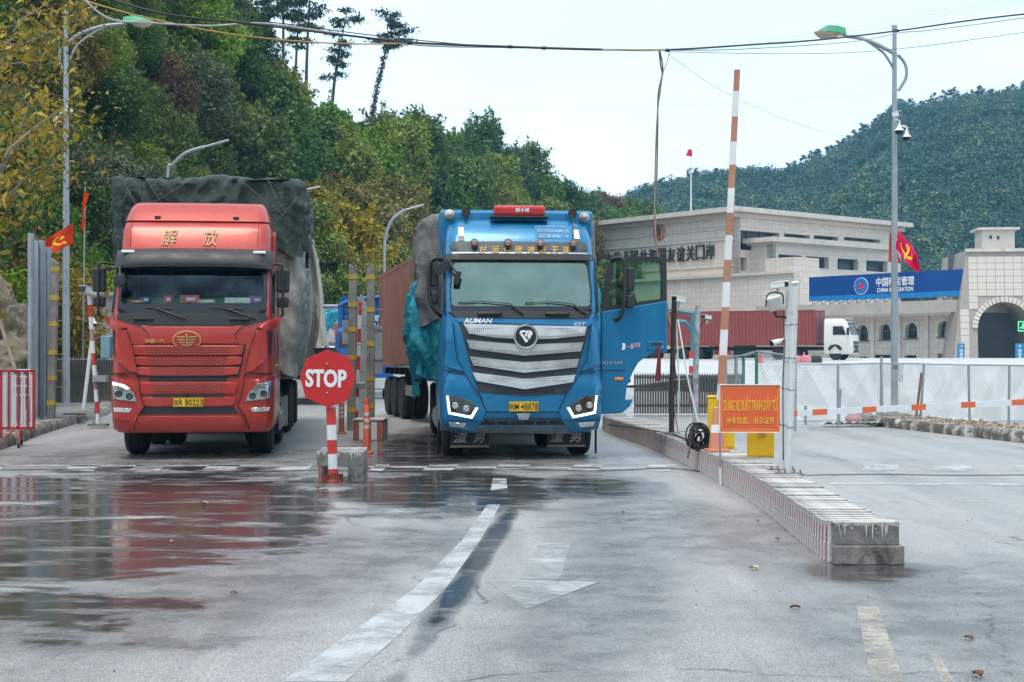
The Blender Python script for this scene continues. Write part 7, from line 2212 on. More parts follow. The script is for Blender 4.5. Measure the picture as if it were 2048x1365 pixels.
tarp('tarpaulin_load', 'teal cover folded over the top of the white sheeted load', 'tarpaulin', -.5, .58, .92, 5, hz_(648), hz_(618), tarp_cyan, (p, R(5)), .06, .02, 23, nx=14, ny=16, nz=10, hem=.12)
tarp('tarpaulin_load', 'tall beige sheeted load of another lorry behind the red truck', 'tarpaulin', -.45, .62, 0, 4, 1.9, 5.0, tarp_beige, (Vector((W(612, 700, 44).x, 44, 0)), ANG_R), .06, .02, 27, nx=14, ny=20, nz=22, lean=(-.12, 0))
p = W(612, 760, 45); p.z = 0
bk = thing('lorry', 'dark lorry under the tall beige load behind the red truck', 'truck', p, ANG_R, 'vehicles queuing farther back')
b = MB(); b.box((.0, 3, 1.35), (1.9, 6, 1.0)); b.build('body', mat('navy_body', (.02, .03, .06), .6), bk); wheels(bk, [1, 5], .8, .5)
for k, (px, h_) in enumerate(((624, .55), (633, .42))):
    o = MB(); o.lathe([(.0, 0), (.25, .03), (.29, h_ * .5), (.26, h_ * .9), (.1, h_), (0, h_)], (0, 0, 0), 12)
    tag(o.build('sack', tarp_beige, None, W(px, 720, 52) - Vector((0, 0, .1)), smooth=60), ('taller' if k == 0 else 'lower') + ' of two beige sacks beside the red tipper', 'sack', 'beige sacks')
tag(MB().box((0, 0, .5), (1.2, 1.2, 1.0)).build('crate', raw_c, None, W(628, 760, 52.2) - Vector((0, 0, .0))), 'grey crate under the two beige sacks', 'crate')

# ---- left side: barriers, sheet wall, hut, gate
w_red = mat('barrier_red', (0.40, 0.022, 0.03), .5, var=.2, dirt=(.2, .05, .045), dirt_amt=.3, dirt_s=6)
w_white = mat('barrier_white', (0.62, 0.64, 0.67), .5, var=.12, dirt=(.35, .33, .3), dirt_amt=.35, dirt_s=6)
def crowd_barrier(loc, rz, label, n, wd, base_m):
    t = thing('crowd_barrier', label, 'barrier', loc, rz, 'wheeled red and white barriers')
    for k in range(n):
        x = -wd + wd * (k + .5) / n
        m = w_red if k % 2 == 0 else w_white
        b = MB()
        if k % 2 == 0: b.box((x, 0, .83), (wd / n * .5, .025, 1.06))
        else:
            b.box((x - wd / n * .26, 0, .80), (wd / n * .42, .025, .96)); b.box((x + wd / n * .26, 0, .80), (wd / n * .42, .025, .96))
        b.build('slat', m, t)
    b = MB(); b.box((-wd / 2, 0, 1.345), (wd, .04, .04)); b.box((-wd / 2, 0, .33), (wd, .04, .04)); b.box((-.02, 0, .83), (.05, .04, 1.06)); b.box((-wd + .02, 0, .83), (.05, .04, 1.06)); b.build('frame', w_red, t)
    for x in (-.25, -wd + .3):
        b = MB()
        for sd in (-1, 1): b.tube([(x, 0, .34), (x, sd * .42, .13)], .018, 6)
        b.tube([(x, -.44, .12), (x, .44, .12)], .02, 6); b.tube([(x - .3, -.2, .12), (x, 0, .40)], .016, 6)
        b.build('foot', base_m, t)
        for sd in (-1, 1):
            w_ = MB().lathe([(.0, -.02), (.05, -.02), (.055, -.01), (.055, .01), (.05, .02), (0, .02)], (x, sd * .42, .055), 14, 'X').build('caster', rubber, t)
            MB().box((x, sd * .42, .10), (.05, .05, .05)).build('caster_fork', steel, w_)
    return t
crowd_barrier(G(70, 893), R(16), 'red and white slatted barrier on casters at the left edge', 22, 1.75, w_red)
crowd_barrier(G(4, 913), R(8), 'nearest slatted barrier, its white wheeled foot just inside the left edge', 22, 1.75, w_white)
sw = thing('sheet_barrier', 'tall grey steel sheet barrier with three rolled posts at the left', 'barrier', W(58, 840, 31.0), 0)
o_ = W(58, 840, 31.0)
def SWp(px, py, Y): return W(px, py, Y) - o_
tp_ = [(61, 467, 31), (82, 481, 32.3), (95, 495, 33.4)]
for px, py, Y in tp_:
    s_ = FPX / Y; z1 = CAMZ - (py - HY) / s_ - o_.z
    x = (px - CX) / s_ - o_.x
    b = MB(); b.tube([(x, Y - o_.y, -.35), (x, Y - o_.y, z1)], .062, 10); b.box((x + .05, Y - o_.y + .02, z1 / 2), (.05, .05, z1))
    b.build('post', galv, sw, smooth=40)
for i in range(3):
    a = tp_[i]; c = tp_[i + 1] if i < 2 else (100, 505, 34.0)
    za = CAMZ - (a[1] + 8 - HY) / (FPX / a[2]) - o_.z; zc = CAMZ - (c[1] + 4 - HY) / (FPX / c[2]) - o_.z
    A, B_ = Vector(((a[0] - CX) * a[2] / FPX - o_.x + .06, a[2] - o_.y)), Vector(((c[0] - CX) * c[2] / FPX - o_.x - .05, c[2] - o_.y))
    b = MB(); n = 4
    prof = []
    for k in range(n * 4 + 1):
        q = A.lerp(B_, k / (n * 4)); prof.append((q.x, q.y + .03 * math.sin(k * 1.57)))
    kv = len(b.v)
    for k, (x, y) in enumerate(prof): b.v += [(x, y, .0), (x, y, za + (zc - za) * k / len(prof))]
    for k in range(len(prof) - 1): b.f.append((kv + 2 * k, kv + 2 * k + 2, kv + 2 * k + 3, kv + 2 * k + 1)); b.mi.append(0)
    so = b.build('sheet', mat('pale_steel_sheet', (.50, .52, .55), .4, .4, var=.12), sw)
    sm_ = so.modifiers.new('thick', 'SOLIDIFY'); sm_.thickness = .006
def accordion(px0, px1, ytop, ybase, Y, n, label, ang=0.0):
    z0 = CAMZ - (ybase - HY) / (FPX / Y)
    a = W(px0, ybase, Y)
    s_ = FPX / Y
    t = thing('retractable_gate', label, 'gate', a, ang, 'folding steel gates')
    wd = (px1 - px0) / s_; h = (ybase - ytop) / s_
    dk = mat('gate_bar', (.10, .095, .09), .5, .4, var=.3, vs=2); lt_ = mat('gate_cap', (.5, .5, .5), .35, .6)
    for k in range(n):
        x = wd * k / (n - 1)
        b = MB(); b.box((x, 0, h / 2 + .02), (wd / n * .72, .07, h - .1)); o = b.build('bar', dk, t)
        b = MB(); b.tube([(x - wd / n * .25, 0, h - .05), (x, 0, h + .02), (x + wd / n * .25, 0, h - .05)], .018, 5); b.lathe([(.03, 0), (.03, .05), (0, .06)], (x, 0, -.02), 6); b.build('bar_cap', lt_, o)
    b = MB()
    for zz in (.25, .62, .92):
        for k in range(n - 1):
            x0, x1 = wd * k / (n - 1), wd * (k + 1) / (n - 1)
            b.tube([(x0, .05, h * zz - .08), (x1, .05, h * zz + .08)], .01, 4); b.tube([(x0, .06, h * zz + .08), (x1, .06, h * zz - .08)], .01, 4)
    b.build('lattice', galv, t)['kind'] = 'stuff'
    return t
accordion(112, 262, 718, 810, 43, 28, 'dark folding steel gate at the left behind the pavement')
accordion(1270, 1482, 748, 833, 36.8, 42, 'dark folding steel gate right of the open blue door')
# hut
hb = W(114, 812, 56); hb.z = gz(0, 56)
s56 = FPX / 56
hut = thing('guard_hut', 'white and blue guard hut behind the folding gate at the left', 'building', hb, R(-4))
hw = 128 / s56; hh = CAMZ - (592 - HY) / s56 - hb.z
b = MB(); holed(b, [(.2, 1.0, .2, 2.0), (1.25, 2.0, .9, 2.1)], 0, hw, 0, hh, .15); b.box((hw / 2, 2, hh - .05), (hw - .02, 3.9, .1)); b.box((.02, 2, hh / 2), (.04, 3.7, hh - .2)); b.build('wall', whitep, hut)
MB().box((hw / 2, .2, hh / 2), (hw - .1, .04, hh - .3)).build('dark_interior', dark_in, hut)
MB().box((hw / 2, 1.8, hh + .06), (hw + .3, 4.2, .12)).build('roof', whitep, hut)
MB().box((.62, .05, 1.1), (.7, .05, 1.7)).build('door', nb, hut)
f = MB().box((1.62, .1, 1.5), (.06, .05, 1.2)).build('window', frame_m, hut)
MB().box((1.62, .13, 1.5), (.72, .03, 1.18)).build('pane', win_g, f)
MB().box((2.2, -.25, .9), (.5, .4, .6)).build('air_conditioner', mat('ac_blue', (.2, .34, .42), .5), hut, bevel=.03)
MB().box((hw / 2, -.04, 2.25), (hw, .06, .12)).build('ledge', whitep, hut)
MB().box((hw * .6, -.06, hh - .35), (hw * .3, .04, .5)).build('sign_panel', whitep, hut)
tag(MB().grid(lambda u, v: Vector(((u - .5) * .42 + .05 * math.sin(v * 6), .05 * math.sin(u * 7 + v * 3), -v * 1.3)), 8, 12).build('banner', mat('navy_banner', (.01, .03, .12), .8), None, W(168, 572, 54), smooth=60), 'dark blue banner hanging in front of the white guard hut', 'banner')
def dome(parent, c, s=1.0, bracket=True):
    b = MB(); b.lathe([(.0, .16), (.04, .16), (.05, .08), (.10, .03), (.11, 0)], c, 16); o = b.build('dome_camera', whitep, parent, smooth=40)
    b = MB(); b.lathe([(.105, 0), (.09, -.06), (.05, -.095), (0, -.105)], c, 16); b.build('dome', blackg, o, smooth=60)
    if bracket: MB().tube(smooth_path([(c[0], c[1], c[2] + .15), (c[0] - .0, c[1], c[2] + .24), (c[0] - .12, c[1], c[2] + .27)], 5), .025, 8).build('bracket', whitep, o, smooth=60)
    return o
def bullet(parent, c, yaw, length=.34, r=.06, name='bullet_camera', pitch=-.15):
    mt = Matrix.Rotation(yaw, 3, 'Z') @ Matrix.Rotation(pitch, 3, 'X')
    b = MB(); b.box((0, 0, 0), (r * 2, length, r * 1.7)); b.box((0, -.03, r * .95), (r * 2.3, length * 1.1, .015))
    b.v = [tuple(mt @ Vector(v) + Vector(c)) for v in b.v]
    o = b.build(name, whitep, parent, bevel=.012)
    b = MB(); b.box((0, -length / 2 - .012, 0), (r * 1.8, .03, r * 1.5)); b.lathe([(r * .5, -length / 2 - .03), (0, -length / 2 - .035)], (0, 0, 0), 10, 'Y')
    b.v = [tuple(mt @ Vector(v) + Vector(c)) for v in b.v]
    b.build('camera_face', blackg, o)
    MB().tube([(c[0], c[1] + .03, c[2] - r), (c[0], c[1] + .06, c[2] - r - .10)], .02, 6).build('bracket', whitep, o)
    return o
cp = thing('security_camera', 'small dome camera hanging from the white guard hut', 'camera', W(145, 600, 55), 0)
dome(cp, (0, 0, 0))
# striped camera post and pale leaning pole
pk = G(197, 852, 0.05)
sp_ = thing('camera_post', 'patchy red and white post with a white camera left of the red truck', 'camera post', pk, 0)
sk_ = FPX / pk.y
L0 = Vector((0, 0, 0)); L1 = Vector(((178 - 197) / sk_, 0, CAMZ - (586 - HY) / sk_ - .05))
for k in range(11):
    MB().tube([L0.lerp(L1, k / 11), L0.lerp(L1, (k + 1) / 11)], .05, 10).build('post_band', (whitep, st_red, whitep, mat('faded_post_pink', (.45, .25, .22), .7, var=.3))[k % 4], sp_, smooth=40)
bullet(sp_, tuple(L1 + Vector((0.03, -.05, .03))), R(-25), .42, .08)
MB().tube([(-.12, 0, 0), (-.02, 0, 1.2)], .022, 6).build('stay', galv, sp_)
MB().box((.05, 0, 1.05), (.3, .25, .14)).build('cable_box', steel, sp_)
MB().box((.15, .1, 1.75), (.22, .2, .5)).build('blue_box', mat('ac_blue', (.2, .34, .42), .5), sp_, bevel=.02)
MB().box((0, 0, .02), (.4, .3, .05)).build('foot', rung_m, sp_)
pk = W(167, 822, 38); pk.z = .15
wp_ = thing('camera_post', 'slim white leaning pole with a little camera behind the striped post', 'camera post', pk, 0)
s38 = FPX / 38
MB().tube([(0, 0, 0), ((187 - 167) / s38, 0, CAMZ - (650 - HY) / s38 - .15)], .05, 10).build('pole', whitep, wp_, smooth=40)
dome(wp_, ((187 - 167) / s38, -.05, CAMZ - (655 - HY) / s38 - .05), bracket=False)
# rock face, wooden prop, rack
rockm = mat('ochre_rock', (.17, .14, .10), .9, var=.5, vs=1.6, bmp=.7, bs_=9, dirt=(.10, .09, .06), dirt_amt=.6, dirt_s=1.2)
def rock(label, c, r, sc, seed):
    bm = bmesh.new(); bmesh.ops.create_icosphere(bm, subdivisions=5, radius=r)
    for v in bm.verts:
        n_ = v.co.normalized()
        d = noise.fractal(n_ * 1.6 + Vector((seed, 0, 0)), 1, 2, 5) * .35 + noise.ridged_multi_fractal(n_ * 2.5 + Vector((seed, 3, 0)), 1, 2, 3, 1, 2) * .08
        v.co = Vector((n_.x * sc[0], n_.y * sc[1], n_.z * sc[2])) * r * (1 + d)
    me = bpy.data.meshes.new('rock_outcrop'); bm.to_mesh(me); bm.free(); me.materials.append(rockm)
    o = link_mesh('rock_outcrop', me, None, c); me.polygons.foreach_set('use_smooth', [True] * len(me.polygons)); me.set_sharp_from_angle(angle=R(40))
    return tag(o, label, 'rock', 'rock at the foot of the hill')
rock('ochre rock face at the left edge below the grass', W(-6, 690, 39.5), 1.25, (.7, .8, 1.2), 1)
rock('lower pale rock shelf behind the barrier at the left edge', W(-24, 745, 38), 1.1, (1.2, .7, .7), 5)
o_ = W(32, 745, 30)
tag(MB().tube([(0, 0, 0), (W(0, 642, 32) - o_)], .045, 7).build('timber_prop', mat('grey_timber', (.20, .15, .11), .85, var=.3), None, o_), 'brown timber pole leaning against the rock at the left', 'timber pole')
o_ = W(42, 790, 30.5); o_.z = .15
rk = thing('wire_rack', 'pale metal rack standing behind the barrier at the left', 'rack', o_, 0)
b = MB()
for x in (-.16, .0, .16): b.tube([(x, 0, 0), (x + .03, 0, 1.15)], .014, 5)
for z in (.6, .8, 1.0, 1.15): b.tube([(-.18, 0, z), (.2, 0, z)], .012, 5)
b.build('frame', whitep, rk); MB().box((-.35, .3, .55), (.5, .5, 1.1)).build('grey_box', galv, rk)
for k, (px, py) in enumerate(((150, 832), (148, 838))):
    tag(MB().box((0, 0, .03), (.5, .3, .07)).build('paving_slab', raw_c, None, W(px, py, 33.5 - .4 * k) * 1.0, (0, 0, .2 + .3 * k)), ('upper' if k == 0 else 'lower') + ' loose grey slab lying on the left pavement', 'slab', 'loose slabs')
# yellowing tree reaching in at the top left
yt = thing('yellowing_tree', 'bare-limbed tree with big drooping yellow-brown leaves at the upper left', 'tree', W(-30, 800, 34), 0)
o_ = W(-30, 800, 34)
yb2 = MB()
limbs = [[(-30, 800), (-40, 600), (-20, 420), (10, 320), (55, 270), (100, 235), (132, 212)], [(-35, 500), (-10, 200), (30, 60), (90, 10), (140, -30)], [(-40, 600), (-60, 300), (-30, 100), (40, 90), (110, 60)], [(-20, 420), (20, 390), (70, 340), (110, 330)], [(-30, 150), (20, 130), (90, 120)], [(10, 320), (40, 260), (60, 200)]]
lp, ln_ = [], []
for i, pts in enumerate(limbs):
    P = [W(x, y, 34 - .25 * j) - o_ for j, (x, y) in enumerate(pts)]
    sp2 = smooth_path(P, 5)
    yb2.tube(sp2, [max(.012, (.16 if i == 0 else .07) * (1 - k / len(sp2)) ** 1.2) for k in range(len(sp2))], 6)
    for q in sp2[4:]:
        if rng.random() < .8:
            for m_ in range(rng.randrange(14, 26)):
                d = Vector((rng.gauss(0, .5), rng.gauss(0, .5), rng.gauss(-.25, .4)))
                lp.append(q + d); ln_.append((rng.gauss(0, .5), -1, rng.gauss(.1, .3)))
yb2.build('trunk', pale_bark, yt, smooth=60)
link_mesh('crown', leaf_cloud('crown', LM['yellow'], np.array(lp), np.array(ln_), .10, .42, .5), yt)
lp2 = [(p.x + rng.gauss(0, .5), p.y + rng.gauss(0, .4), p.z + rng.gauss(-.2, .5)) for p in lp for _ in range(2)]
link_mesh('dead_leaves', leaf_cloud('dead_leaves', LM['brown'], np.array(lp2), np.array([(rng.gauss(0, .5), -1, .1) for _ in lp2]), .05, .4, .6), yt)

# ---- right side of the median: sign, posts, cabinets, barriers
og = mat('sign_orange', (0.72, 0.115, 0.035), .5, var=.08, vs=2, dirt=(.6, .16, .07), dirt_amt=.3)
sg_y = mat('sign_yellow', (0.85, 0.50, 0.05), .5, var=.05)
YS = 17.6
sS2 = FPX / YS
so_ = G(1441, 966); so_ = Vector((so_.x, YS, 0))
sb = thing('notice_sign', 'orange notice board with yellow Vietnamese and Chinese lines on a thin leg', 'sign', so_, 0)
def nx2(px): return (px - CX) / sS2 - so_.x
def nz2(py): return CAMZ - (py - HY) / sS2
bw_, bh_ = 121 / sS2, 95 / sS2
bc = (nx2(1499.5), 0, nz2(817.5))
board = MB().box(bc, (bw_, .025, bh_)).build('board', og, sb, bevel=.003)
b = MB()
for c, d in (((0, bh_ / 2), (bw_ + .012, .012)), ((0, -bh_ / 2), (bw_ + .012, .012)), ((-bw_ / 2, 0), (.012, bh_)), ((bw_ / 2, 0), (.012, bh_))): b.box((bc[0] + c[0], -.004, bc[2] + c[1]), (d[0], .04, d[1]))
b.build('frame', whitep, board)
b = MB()
for c, d in (((0, bh_ * .445), (bw_ * .88, .005)), ((0, -bh_ * .445), (bw_ * .88, .005)), ((-bw_ * .46, 0), (.005, bh_ * .82)), ((bw_ * .46, 0), (.005, bh_ * .82))): b.box((bc[0] + c[0], -.0135, bc[2] + c[1]), (d[0], .003, d[1]))
b.build('border_line', sg_y, board)
letter('DỪNG XE XUẤT TRÌNH GIẤY TỜ', bw_ * .87, bh_ * .36, sg_y, board, (bc[0] + .005, -.016, bc[2] + bh_ * .13), bold=.012)
letter('停车检查，出示证件', bw_ * .80, bh_ * .155, sg_y, board, (bc[0] + .005, -.016, bc[2] - bh_ * .25), bold=.008)
MB().tube([(nx2(1439), .0, nz2(768)), (nx2(1441), 0, nz2(940))], .013, 8).build('leg', steel, sb)
MB().tube([(nx2(1441), 0, nz2(935)), (nx2(1442), 0, 0.0)], .017, 8).build('leg_sleeve', whitep, sb)
peel = mat('peeling_white', (.62, .63, .63), .5, var=.12, vs=4, dirt=(.24, .24, .25), dirt_amt=.45, dirt_s=7)
def wpost(bx, by, tx, ty, label, r=.038):
    zt0 = MH
    Y = (CAMZ - zt0) * FPX / (by - HY)
    p = W(bx, by, Y)
    s = FPX / Y
    t = thing('camera_pole', label, 'pole', p, 0, 'white camera poles on the median')
    top = Vector(((tx - bx) / s, 0, (by - ty) / s))
    MB().tube([(0, 0, 0), top], r, 12).build('pole', peel, t, smooth=40)
    b = MB(); b.box((0, 0, .006), (.3, .2, .012))
    for sx_ in (-.12, -.05, .05, .12): b.tube([(sx_, -.06, 0), (sx_, -.06, .05)], .01, 6)
    b.build('base_plate', rung_m, t)
    for k in (.25, .45, .62, .8): MB().lathe([(r + .001, -.012), (r + .006, 0), (r + .001, .012)], tuple(top * k), 12).build('clamp', steel, t)
    return t, s, p
pa, s1, p1 = wpost(1562, 940, 1579, 577, 'left of the two white poles, carrying the cameras and floodlight')
pb, s2, p2 = wpost(1577, 948, 1591, 573, 'right of the two white poles, flaking and bare')
MB().tube(smooth_path([(.07, 0, (948 - 573) / s2), (.1, -.02, (948 - 566) / s2), (.03, -.02, (948 - 568) / s2)], 4), .02, 6).build('elbow', peel, pb)
def rel(px, py, s, bx, by): return ((px - bx) / s, -.06, (by - py) / s)
bullet(pa, rel(1555, 572, s1, 1562, 940), R(62), .17, .036, pitch=-.1)
fl = rel(1547, 606, s1, 1562, 940)
b = MB(); b.box(fl, (.16, .12, .17), Matrix.Rotation(R(18), 3, 'X') @ Matrix.Rotation(R(-15), 3, 'Y')); f = b.build('floodlight', mat('grey_white', (.55, .55, .53), .5), pa, bevel=.02)
b = MB(); b.tube(smooth_path([(fl[0] - .10, fl[1], fl[2] - .05), (fl[0] - .07, fl[1] - .02, fl[2] + .10), (fl[0] + .08, fl[1] - .02, fl[2] + .10), (fl[0] + .10, fl[1], fl[2] - .02)], 5), .009, 6); b.tube([(fl[0], fl[1], fl[2] - .1), (fl[0] + .02, fl[1], fl[2] - .16), (.08, 0, fl[2] - .17)], .016, 6); b.build('yoke', blackp, f)
bc2 = rel(1553, 684, s1, 1562, 940)
b = MB(); b.tube([(bc2[0] - .07, bc2[1] - .04, bc2[2] - .02), (bc2[0] + .03, bc2[1], bc2[2] + .01)], [.036, .028], 12); b.tube([(bc2[0] + .03, bc2[1], bc2[2] + .01), (bc2[0] + .09, bc2[1] + .04, bc2[2] + .04)], .014, 6); f = b.build('bullet_camera', whitep, pa, smooth=40)
MB().tube([(bc2[0] - .082, bc2[1] - .045, bc2[2] - .023), (bc2[0] - .068, bc2[1] - .04, bc2[2] - .02)], .033, 12).build('camera_face', blackg, f)
MB().tube(smooth_path([(.02, -.045, (940 - 620) / s1), (.025, -.06, (940 - 700) / s1), (.012, -.05, (940 - 780) / s1), (.02, -.045, (940 - 920) / s1)], 6), .006, 5).build('cable', cab_k, pa)
# raised boom over the yellow cabinet
ycab = mat('cabinet_yellow', (.74, .46, .01), .45, var=.12, dirt=(.45, .28, .03), dirt_amt=.35, dirt_s=4)
ycab_d = mat('cabinet_slot', (.42, .25, .01), .6)
boom_o = mat('faded_boom_orange', (.45, .21, .13), .6, var=.15)
def cabinet(px, Y, w, d, h, label, louvre):
    p = W(px, 900, Y); p.z = MH
    t = thing('barrier_cabinet', label, 'cabinet', p, R(-8), 'yellow barrier cabinets')
    MB().box((0, 0, h / 2), (w, d, h)).build('housing', ycab, t, bevel=.012)
    MB().box((0, 0, h + .01), (w + .02, d + .02, .03)).build('lid', ycab, t, bevel=.01)
    if louvre:
        for k in range(10): MB().box((0.01, -d / 2 - .004, h * .42 + k * .026), (w * .30, .008, .010)).build('louvre', ycab_d, t)
    MB().box((0, -d / 2 - .002, h * .5), (w * .9, .006, h * .9)).build('door', ycab, t)
    return t
cabinet(1442, 19.7, .37, .30, .72, 'left yellow barrier cabinet behind the cone and sign', False)
cabinet(1521, 18.1, .34, .28, .62, 'right yellow barrier cabinet with louvres below the sign', True)
YBm = 19.4
s_b = FPX / YBm
bo = W(1441, 790, YBm)
bm_ = thing('boom_barrier', 'raised barrier arm of faded orange and white bands leaning over the sign', 'barrier', bo, 0, 'raised barrier arms')
ys = [140, 183, 234, 284, 330, 377, 426, 471, 520, 565, 615, 660, 711, 768, 800]
for k in range(len(ys) - 1):
    def bx_(y): return (1474.5 + (1443 - 1474.5) * ((y - 140) / (770 - 140)) - 1441) / s_b
    z0, z1 = (790 - ys[k]) / s_b, (790 - ys[k + 1]) / s_b
    w_ = .078 + .03 * (ys[k] - 140) / 630
    b = MB(); x0, x1 = bx_(ys[k]), bx_(ys[k + 1])
    b.add([(x0 - w_ / 2, -.025, z0), (x0 + w_ / 2, -.025, z0), (x1 + w_ / 2, -.025, z1), (x1 - w_ / 2, -.025, z1), (x0 - w_ / 2, .025, z0), (x0 + w_ / 2, .025, z0), (x1 + w_ / 2, .025, z1), (x1 - w_ / 2, .025, z1)], [(3, 2, 1, 0), (4, 5, 6, 7), (0, 1, 5, 4), (1, 2, 6, 5), (2, 3, 7, 6), (3, 0, 4, 7)])
    b.build('band', boom_o if k % 2 == 0 else whitep, bm_)
# cone
cn = W(1434, 902, 19.1); cn.z = MH
co = thing('traffic_cone', 'tall faded orange cone with a white band on the median', 'traffic cone', cn, .2)
cone_o = mat('cone_orange', (.62, .23, .14), .6, var=.12, dirt=(.45, .2, .15), dirt_amt=.3)
MB().box((0, 0, .02), (.27, .27, .04)).build('foot', cone_o, co, bevel=.01)
MB().lathe([(.115, .04), (.09, .26)], (0, 0, 0), 20).build('body', cone_o, co, smooth=40)
MB().lathe([(.0905, .26), (.076, .37)], (0, 0, 0), 20).build('white_band', whitep, co, smooth=40)
MB().lathe([(.0755, .37), (.045, .60), (.03, .61), (0, .61)], (0, 0, 0), 20).build('body_top', cone_o, co, smooth=40)
# coil of cable, dark post, grey post, conduits
o_ = W(1394, 893, 19.6); o_.z = MH
cl_ = MB()
for k in range(15):
    r_ = rng.uniform(.05, .17); c = Vector((rng.uniform(-.05, .05) + .02, rng.uniform(-.06, .06), .15 + rng.uniform(-.04, .05))); tl = rng.uniform(-.4, .4)
    cl_.tube([c + Vector((r_ * .8 * math.cos(a), .06 * math.sin(a * 2 + k) + tl * .1, max(-.14, r_ * 1.1 * math.sin(a) + tl * .5 * r_ * math.cos(a)))) for a in [2 * math.pi * j / 18 for j in range(19)]], .012, 5)
cl_.tube([(-.1, -.1, .1), (-.14, -.26, .0), (-.17, -.32, -.1)], .012, 5)
tag(cl_.build('cable_coil', cab_k, None, o_, smooth=60), 'tangled coil of black cable lying on the median', 'cable coil')
def pole_thing(bx, by, pts, r, m, label, cat='post', z0=MH, name='post'):
    Y = (CAMZ - z0) * FPX / (by - HY); p = W(bx, by, Y); s = FPX / Y
    t = thing(name, label, cat, p, 0)
    MB().tube([((x - bx) / s, 0, (by - y) / s) for x, y in pts], r, 10).build('shaft', m, t, smooth=40)
    return t, s
dk, sd_ = pole_thing(1343, 868, [(1343, 868), (1345, 740), (1349, 592)], .045, mat('rusty_dark', (.055, .035, .03), .7, var=.4, vs=6), 'dark rusty post with trailing cables at the end of the open door')
MB().box((0, 0, .012), (.26, .2, .024)).build('base_plate', rung_m, dk)
bullet(dk, ((1357 - 1343) / sd_, -.12, (868 - 601) / sd_), R(-55), .2, .045)
MB().tube(smooth_path([(.05, -.03, 1.2), (.07, -.05, .8), (.03, -.04, .5), (.1, -.05, .05)], 6), .008, 5).build('cable', cab_k, dk)
gp_, sg_ = pole_thing(1391, 856, [(1391, 856), (1392, 740), (1396, 612)], .06, mat('patchy_grey_post', (.50, .52, .54), .6, var=.2, vs=2, dirt=(.16, .19, .22), dirt_amt=.8, dirt_s=2.2), 'patchy white and grey post with one camera on a side arm', z0=.0)
MB().tube([(.05, 0, 2.2), (.18, 0, 2.36), (.22, -.02, 2.42)], .012, 6).build('camera_arm', cab_k, gp_)
bullet(gp_, (.25, -.1, 2.46), R(-60), .19, .042)
for k, (pts, lab) in enumerate((([(1356, 864), (1358, 760), (1352, 640)], 'pale conduit standing close beside the dark rusty post'), ([(1404, 880), (1376, 760), (1356, 640)], 'long pale conduit leaning over to the dark rusty post'))):
    pole_thing(pts[0][0], pts[0][1], pts, .013, whitep, lab, 'conduit', name='conduit')
for k, (pts, lab) in enumerate((([(1215, 838, 26), (1260, 846, 25), (1320, 862, 23.6), (1360, 872, 22), (1390, 890, 20)], 'thin black cable trailing along the top of the median'), ([(1345, 868, 23), (1400, 882, 20.5), (1420, 905, 19.2)], 'second thin black cable on the median near the coil'))):
    P = [W(x, y, d) for x, y, d in pts]
    for q in P: q.z = MH + .02
    o0 = P[0].copy(); tag(MB().tube([q - o0 for q in smooth_path(P, 8)], .008, 5).build('loose_cable', cab_k, None, o0, smooth=60), lab, 'cable', 'loose cables on the median')
P = [G(x, y, .012) for x, y in ((-60, 941), (200, 938), (330, 936), (420, 944), (640, 941), (760, 944), (1000, 939), (1200, 942), (1330, 937), (1410, 945), (1436, 955))]
o0 = P[0].copy(); tag(MB().tube([q - o0 for q in smooth_path(P, 10)], .006, 6).build('road_cable', cab_k, None, o0, smooth=60), 'black cable lying across the road at the crossing bars', 'cable')
P = [G(x, y, .010) for x, y in ((1600, 951), (1750, 949), (1900, 951), (2100, 950))]
o0 = P[0].copy(); tag(MB().tube([q - o0 for q in smooth_path(P, 10)], .006, 6).build('road_cable', cab_k, None, o0, smooth=60), 'black cable lying across the right-hand carriageway', 'cable')
# teal canopy frame and small striped arm behind the gate
o_ = W(1388, 745, 50); o_.z = gz(0, 50)
cf = thing('canopy_frame', 'teal steel canopy frame behind the folding gate', 'canopy', o_, 0)
s50_ = FPX / 50
teal = mat('teal_steel', (.05, .20, .24), .45, var=.15)
b = MB(); b.box((0, 0, (745 - 572) / s50_ / 2), (.22, .2, (745 - 572) / s50_)); b.build('column', teal, cf)
b = MB(); b.tube([((1396 - 1388) / s50_, 0, (745 - 575) / s50_), ((1350 - 1388) / s50_, 0, (745 - 566) / s50_), ((1290 - 1388) / s50_, 0, (745 - 560) / s50_)], .07, 6); b.tube([((1388 - 1388) / s50_, 0, (745 - 610) / s50_), ((1370 - 1388) / s50_, 0, (745 - 590) / s50_), ((1350 - 1388) / s50_, 0, (745 - 588) / s50_)], .09, 6); b.build('beam', teal, cf)
o_ = W(1382, 752, 46); o_.z = gz(0, 46)
sa = thing('boom_barrier', 'small raised red and white arm beside the patchy grey post', 'barrier', o_, 0, 'raised barrier arms')
for k in range(7): MB().box((0, 0, .25 * k + .12), (.13, .05, .25)).build('band', st_red if k % 2 == 0 else whitep, sa)
